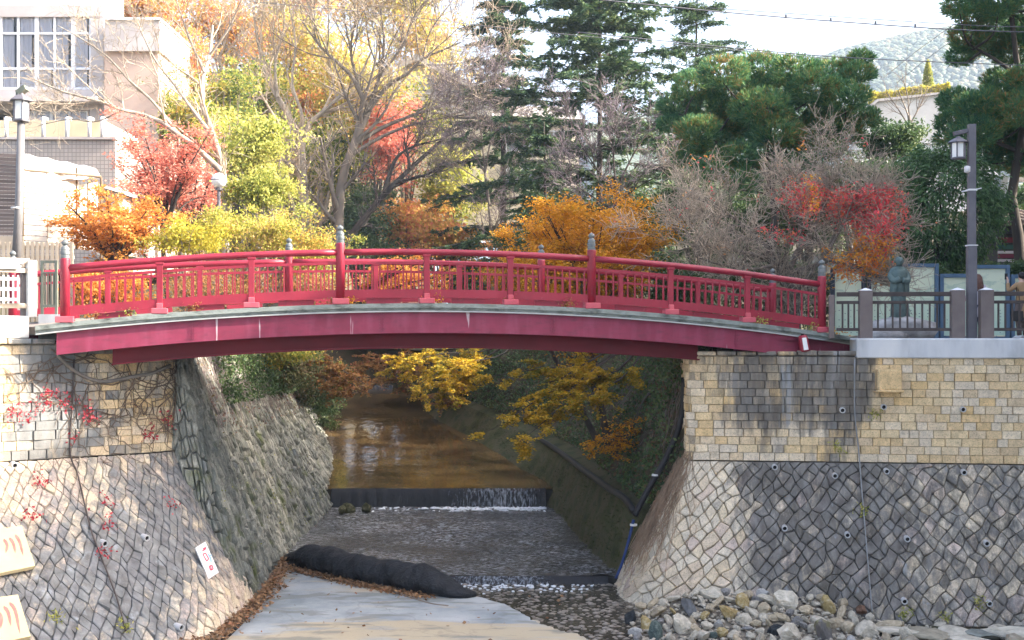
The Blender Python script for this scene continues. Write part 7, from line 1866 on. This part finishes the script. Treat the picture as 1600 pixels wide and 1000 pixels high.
def person(base, face, arms, label, coat_m, hair_m, legs_m, coat_len, long_hair, H=1.6):
    """face: heading the body looks to (radians from +Y). arms: two lists shoulder-relative (side, forward, up) of elbow and wrist."""
    base = np.array(base, float); k = H / 1.6; c, s = math.cos(face), math.sin(face)
    def T(p): x, y, z = p; return base + np.array((x * c - y * s, x * s + y * c, z)) * k
    t = empty('person', base, label, 'person')
    J = [(0, 0, .86), (0, 0, 1.02), (0, .01, 1.22), (0, 0, 1.34), (0, .01, 1.42), (0, .025, 1.50), (0, .02, 1.56)]; Rd = [.105, .10, .11, .075, .045, .078, .06]; E = [(i, i + 1) for i in range(6)]
    for q in (-1, 1):
        n = len(J); J += [(q * .085, 0, .80), (q * .09, .02, .45), (q * .09, -.01, .09), (q * .095, .13, .035)]; Rd += [.085, .055, .036, .03]; E += [(0, n), (n, n + 1), (n + 1, n + 2), (n + 2, n + 3)]
        e, w_ = arms[0 if q < 0 else 1]; n = len(J); sh = (q * .165, 0, 1.31); J += [sh, e, w_]; Rd += [.048, .038, .026]; E += [(3, n), (n, n + 1), (n + 1, n + 2)]
        d = nrm(np.array(w_) - np.array(e)); sd = nrm(np.cross(d, (0, 1, .3))); m_ = len(J); J.append(tuple(np.array(w_) + d * .06)); Rd.append(.026); E.append((n + 2, m_))
        for f in range(4):
            off = sd * (.012 * (f - 1.5)); L = (.055, .066, .062, .048)[f]; a = np.array(w_) + d * .085 + off; b_ = a + d * L * .6; g = b_ + d * L * .4 + np.array((0, .015, -.012)); i0 = len(J); J += [tuple(a), tuple(b_), tuple(g)]; Rd += [.009, .008, .007]; E += [(m_, i0), (i0, i0 + 1), (i0 + 1, i0 + 2)]
        i0 = len(J); a = np.array(w_) + d * .03 + sd * .03 * q; J += [tuple(a), tuple(a + d * .04 + sd * .02 * q)]; Rd += [.010, .008]; E += [(n + 2, i0), (i0, i0 + 1)]
    skin_mesh('body', [T(p) for p in J], E, [r * k if np.isscalar(r) else r for r in Rd], m_skin, t)
    mb = MB(); mb.tube([T((0, .095, 1.51)), T((0, .118, 1.485)), T((0, .095, 1.475))], [.006, .014, .008], 6); mb.build('nose', m_skin, t, True)
    mb = MB()
    for q in (-1, 1): mb.tube([T((q * .03 - .012, .098, 1.515)), T((q * .03 + .012, .098, 1.515))], .006, 5)
    mb.tube([T((-.02, .095, 1.452)), T((.02, .095, 1.452))], .005, 5); mb.build('features', m_hair_k, t)
    # trousers, shoes
    for q in (-1, 1):
        mb = MB(); mb.tube([T((q * .08, 0, .86)), T((q * .088, .005, .64)), T((q * .09, .02, .45)), T((q * .09, 0, .26)), T((q * .09, -.01, .10))], [.105, .09, .072, .062, .055], 12); mb.build('trouser_leg', legs_m, t, True)
        mb = MB(); mb.tube([T((q * .09, -.06, .05)), T((q * .092, .02, .055)), T((q * .095, .12, .04)), T((q * .095, .19, .03))], [.04, .046, .042, .02], 10); mb.build('shoe', m_shoe, t, True)
    # coat: body and sleeves grown as one surface, flaring to the hem
    J = [(0, 0, 1.375), (0, 0, 1.28), (0, 0, 1.08), (0, 0, .92), (0, 0, coat_len + .14), (0, 0, coat_len)]; Rd = [(.075, .08), (.155, .105), (.155, .12), (.16, .13), (.175, .15), (.18, .155)]; E = [(i, i + 1) for i in range(5)]
    for q in (-1, 1):
        e, w_ = arms[0 if q < 0 else 1]; n = len(J); J += [(q * .165, 0, 1.31), e, tuple(np.array(e) * .1 + np.array(w_) * .9)]; Rd += [.072, .058, .048]; E += [(1, n), (n, n + 1), (n + 1, n + 2)]
    skin_mesh('coat', [T(p) for p in J], E, Rd, coat_m, t, 2)
    # hair
    V = BV * np.array((.094, .105, .10)); V = V * (1 + .04 * np.sin(V[:, :1] * 90)); keep = V[:, 1] < .045 + .9 * V[:, 2]; V[~keep] *= .8
    HV = [T((p[0], p[1] + .005, p[2] + 1.535)) for p in V]; from_arrays('hair', HV, BF, hair_m, t, smooth=True)
    if long_hair:
        mb = MB()
        for i in range(26):
            a = math.pi * (1.0 + (i / 25)); r = .09; x0, y0 = r * math.cos(a), r * math.sin(a)
            mb.tube([T((x0 * .9, y0 * .9, 1.56)), T((x0 * 1.1, y0 * 1.05, 1.44)), T((x0 * 1.25 + R.normal() * .01, y0 * 1.1 - .01, 1.32)), T((x0 * 1.2 + R.normal() * .015, y0 * 1.15 - .02, 1.20 + R.normal() * .02))], [.02, .024, .02, .006], 6)
        mb.build('long_hair', hair_m, t, True)
    return t, T
bz_ = -.12
b = P(1528, 500, 29.6); b[2] = bz_
person(b, .25, [((-.27, .03, 1.07), (-.25, .17, .98)), ((.26, .10, 1.10), (.12, .26, 1.18))], 'long-haired woman in a pale lilac coat half hidden behind the lamp post', m_coat_g, m_hair_b, m_jean, .52, True, 1.56)
b = P(1597, 500, 28.4); b[2] = bz_
_, T = person(b, .35, [((-.27, .16, 1.16), (-.22, .24, 1.40)), ((.25, .12, 1.12), (.08, .27, 1.22))], 'person in a tan coat with raised hands at the right edge', m_coat_t, m_hair_k, M('dark_tights', [(.10, .075, .065), (.15, .11, .095)], 6, .8, .1), .50, False, 1.55)
t = empty('handbag', T((-.20, -.06, .45)), 'black handbag hanging at the side of the person in the tan coat', 'bag')
mb = MB(); mb.box(T((-.20, -.05, .56)), (.26, .11, .24)); mb.build('bag_body', m_bag, t, bevel=.02)
mb = MB(); mb.tube(smooth_path([T((-.30, -.05, .67)), T((-.24, -.05, .9)), T((-.17, -.02, 1.38)), T((-.12, -.05, .9)), T((-.10, -.05, .67))], 5), .008, 5); mb.build('strap', m_bag, t)
t = empty('mobile_phone', T((-.23, .30, 1.50)), 'small dark phone held up by the person in the tan coat', 'phone')
mb = MB(); mb.box(T((-.22, .29, 1.53)), (.07, .009, .145)); mb.build('phone_body', m_bag, t, bevel=.004)
mb = MB(); mb.box(T((-.22, .29, 1.53)) + (0, .006, 0), (.062, .002, .13)); mb.build('screen', m_dark, t)
# ------------------------------------------------------------------ air: thin haze so that the far mountain pales
hz = MB(); hz.box((0, 450, 118), (4400, 4200, 252))
t = NT('air'); t.n.remove(t.b); pv_ = t.new('ShaderNodeVolumePrincipled'); pv_.inputs['Color'].default_value = (.62, .79, 1.0, 1); pv_.inputs['Density'].default_value = 0.0004
t.link(pv_.outputs[0], t.out.inputs['Volume'])
hz.build('haze', t.m, org=(0, 0, 0), kind='stuff')
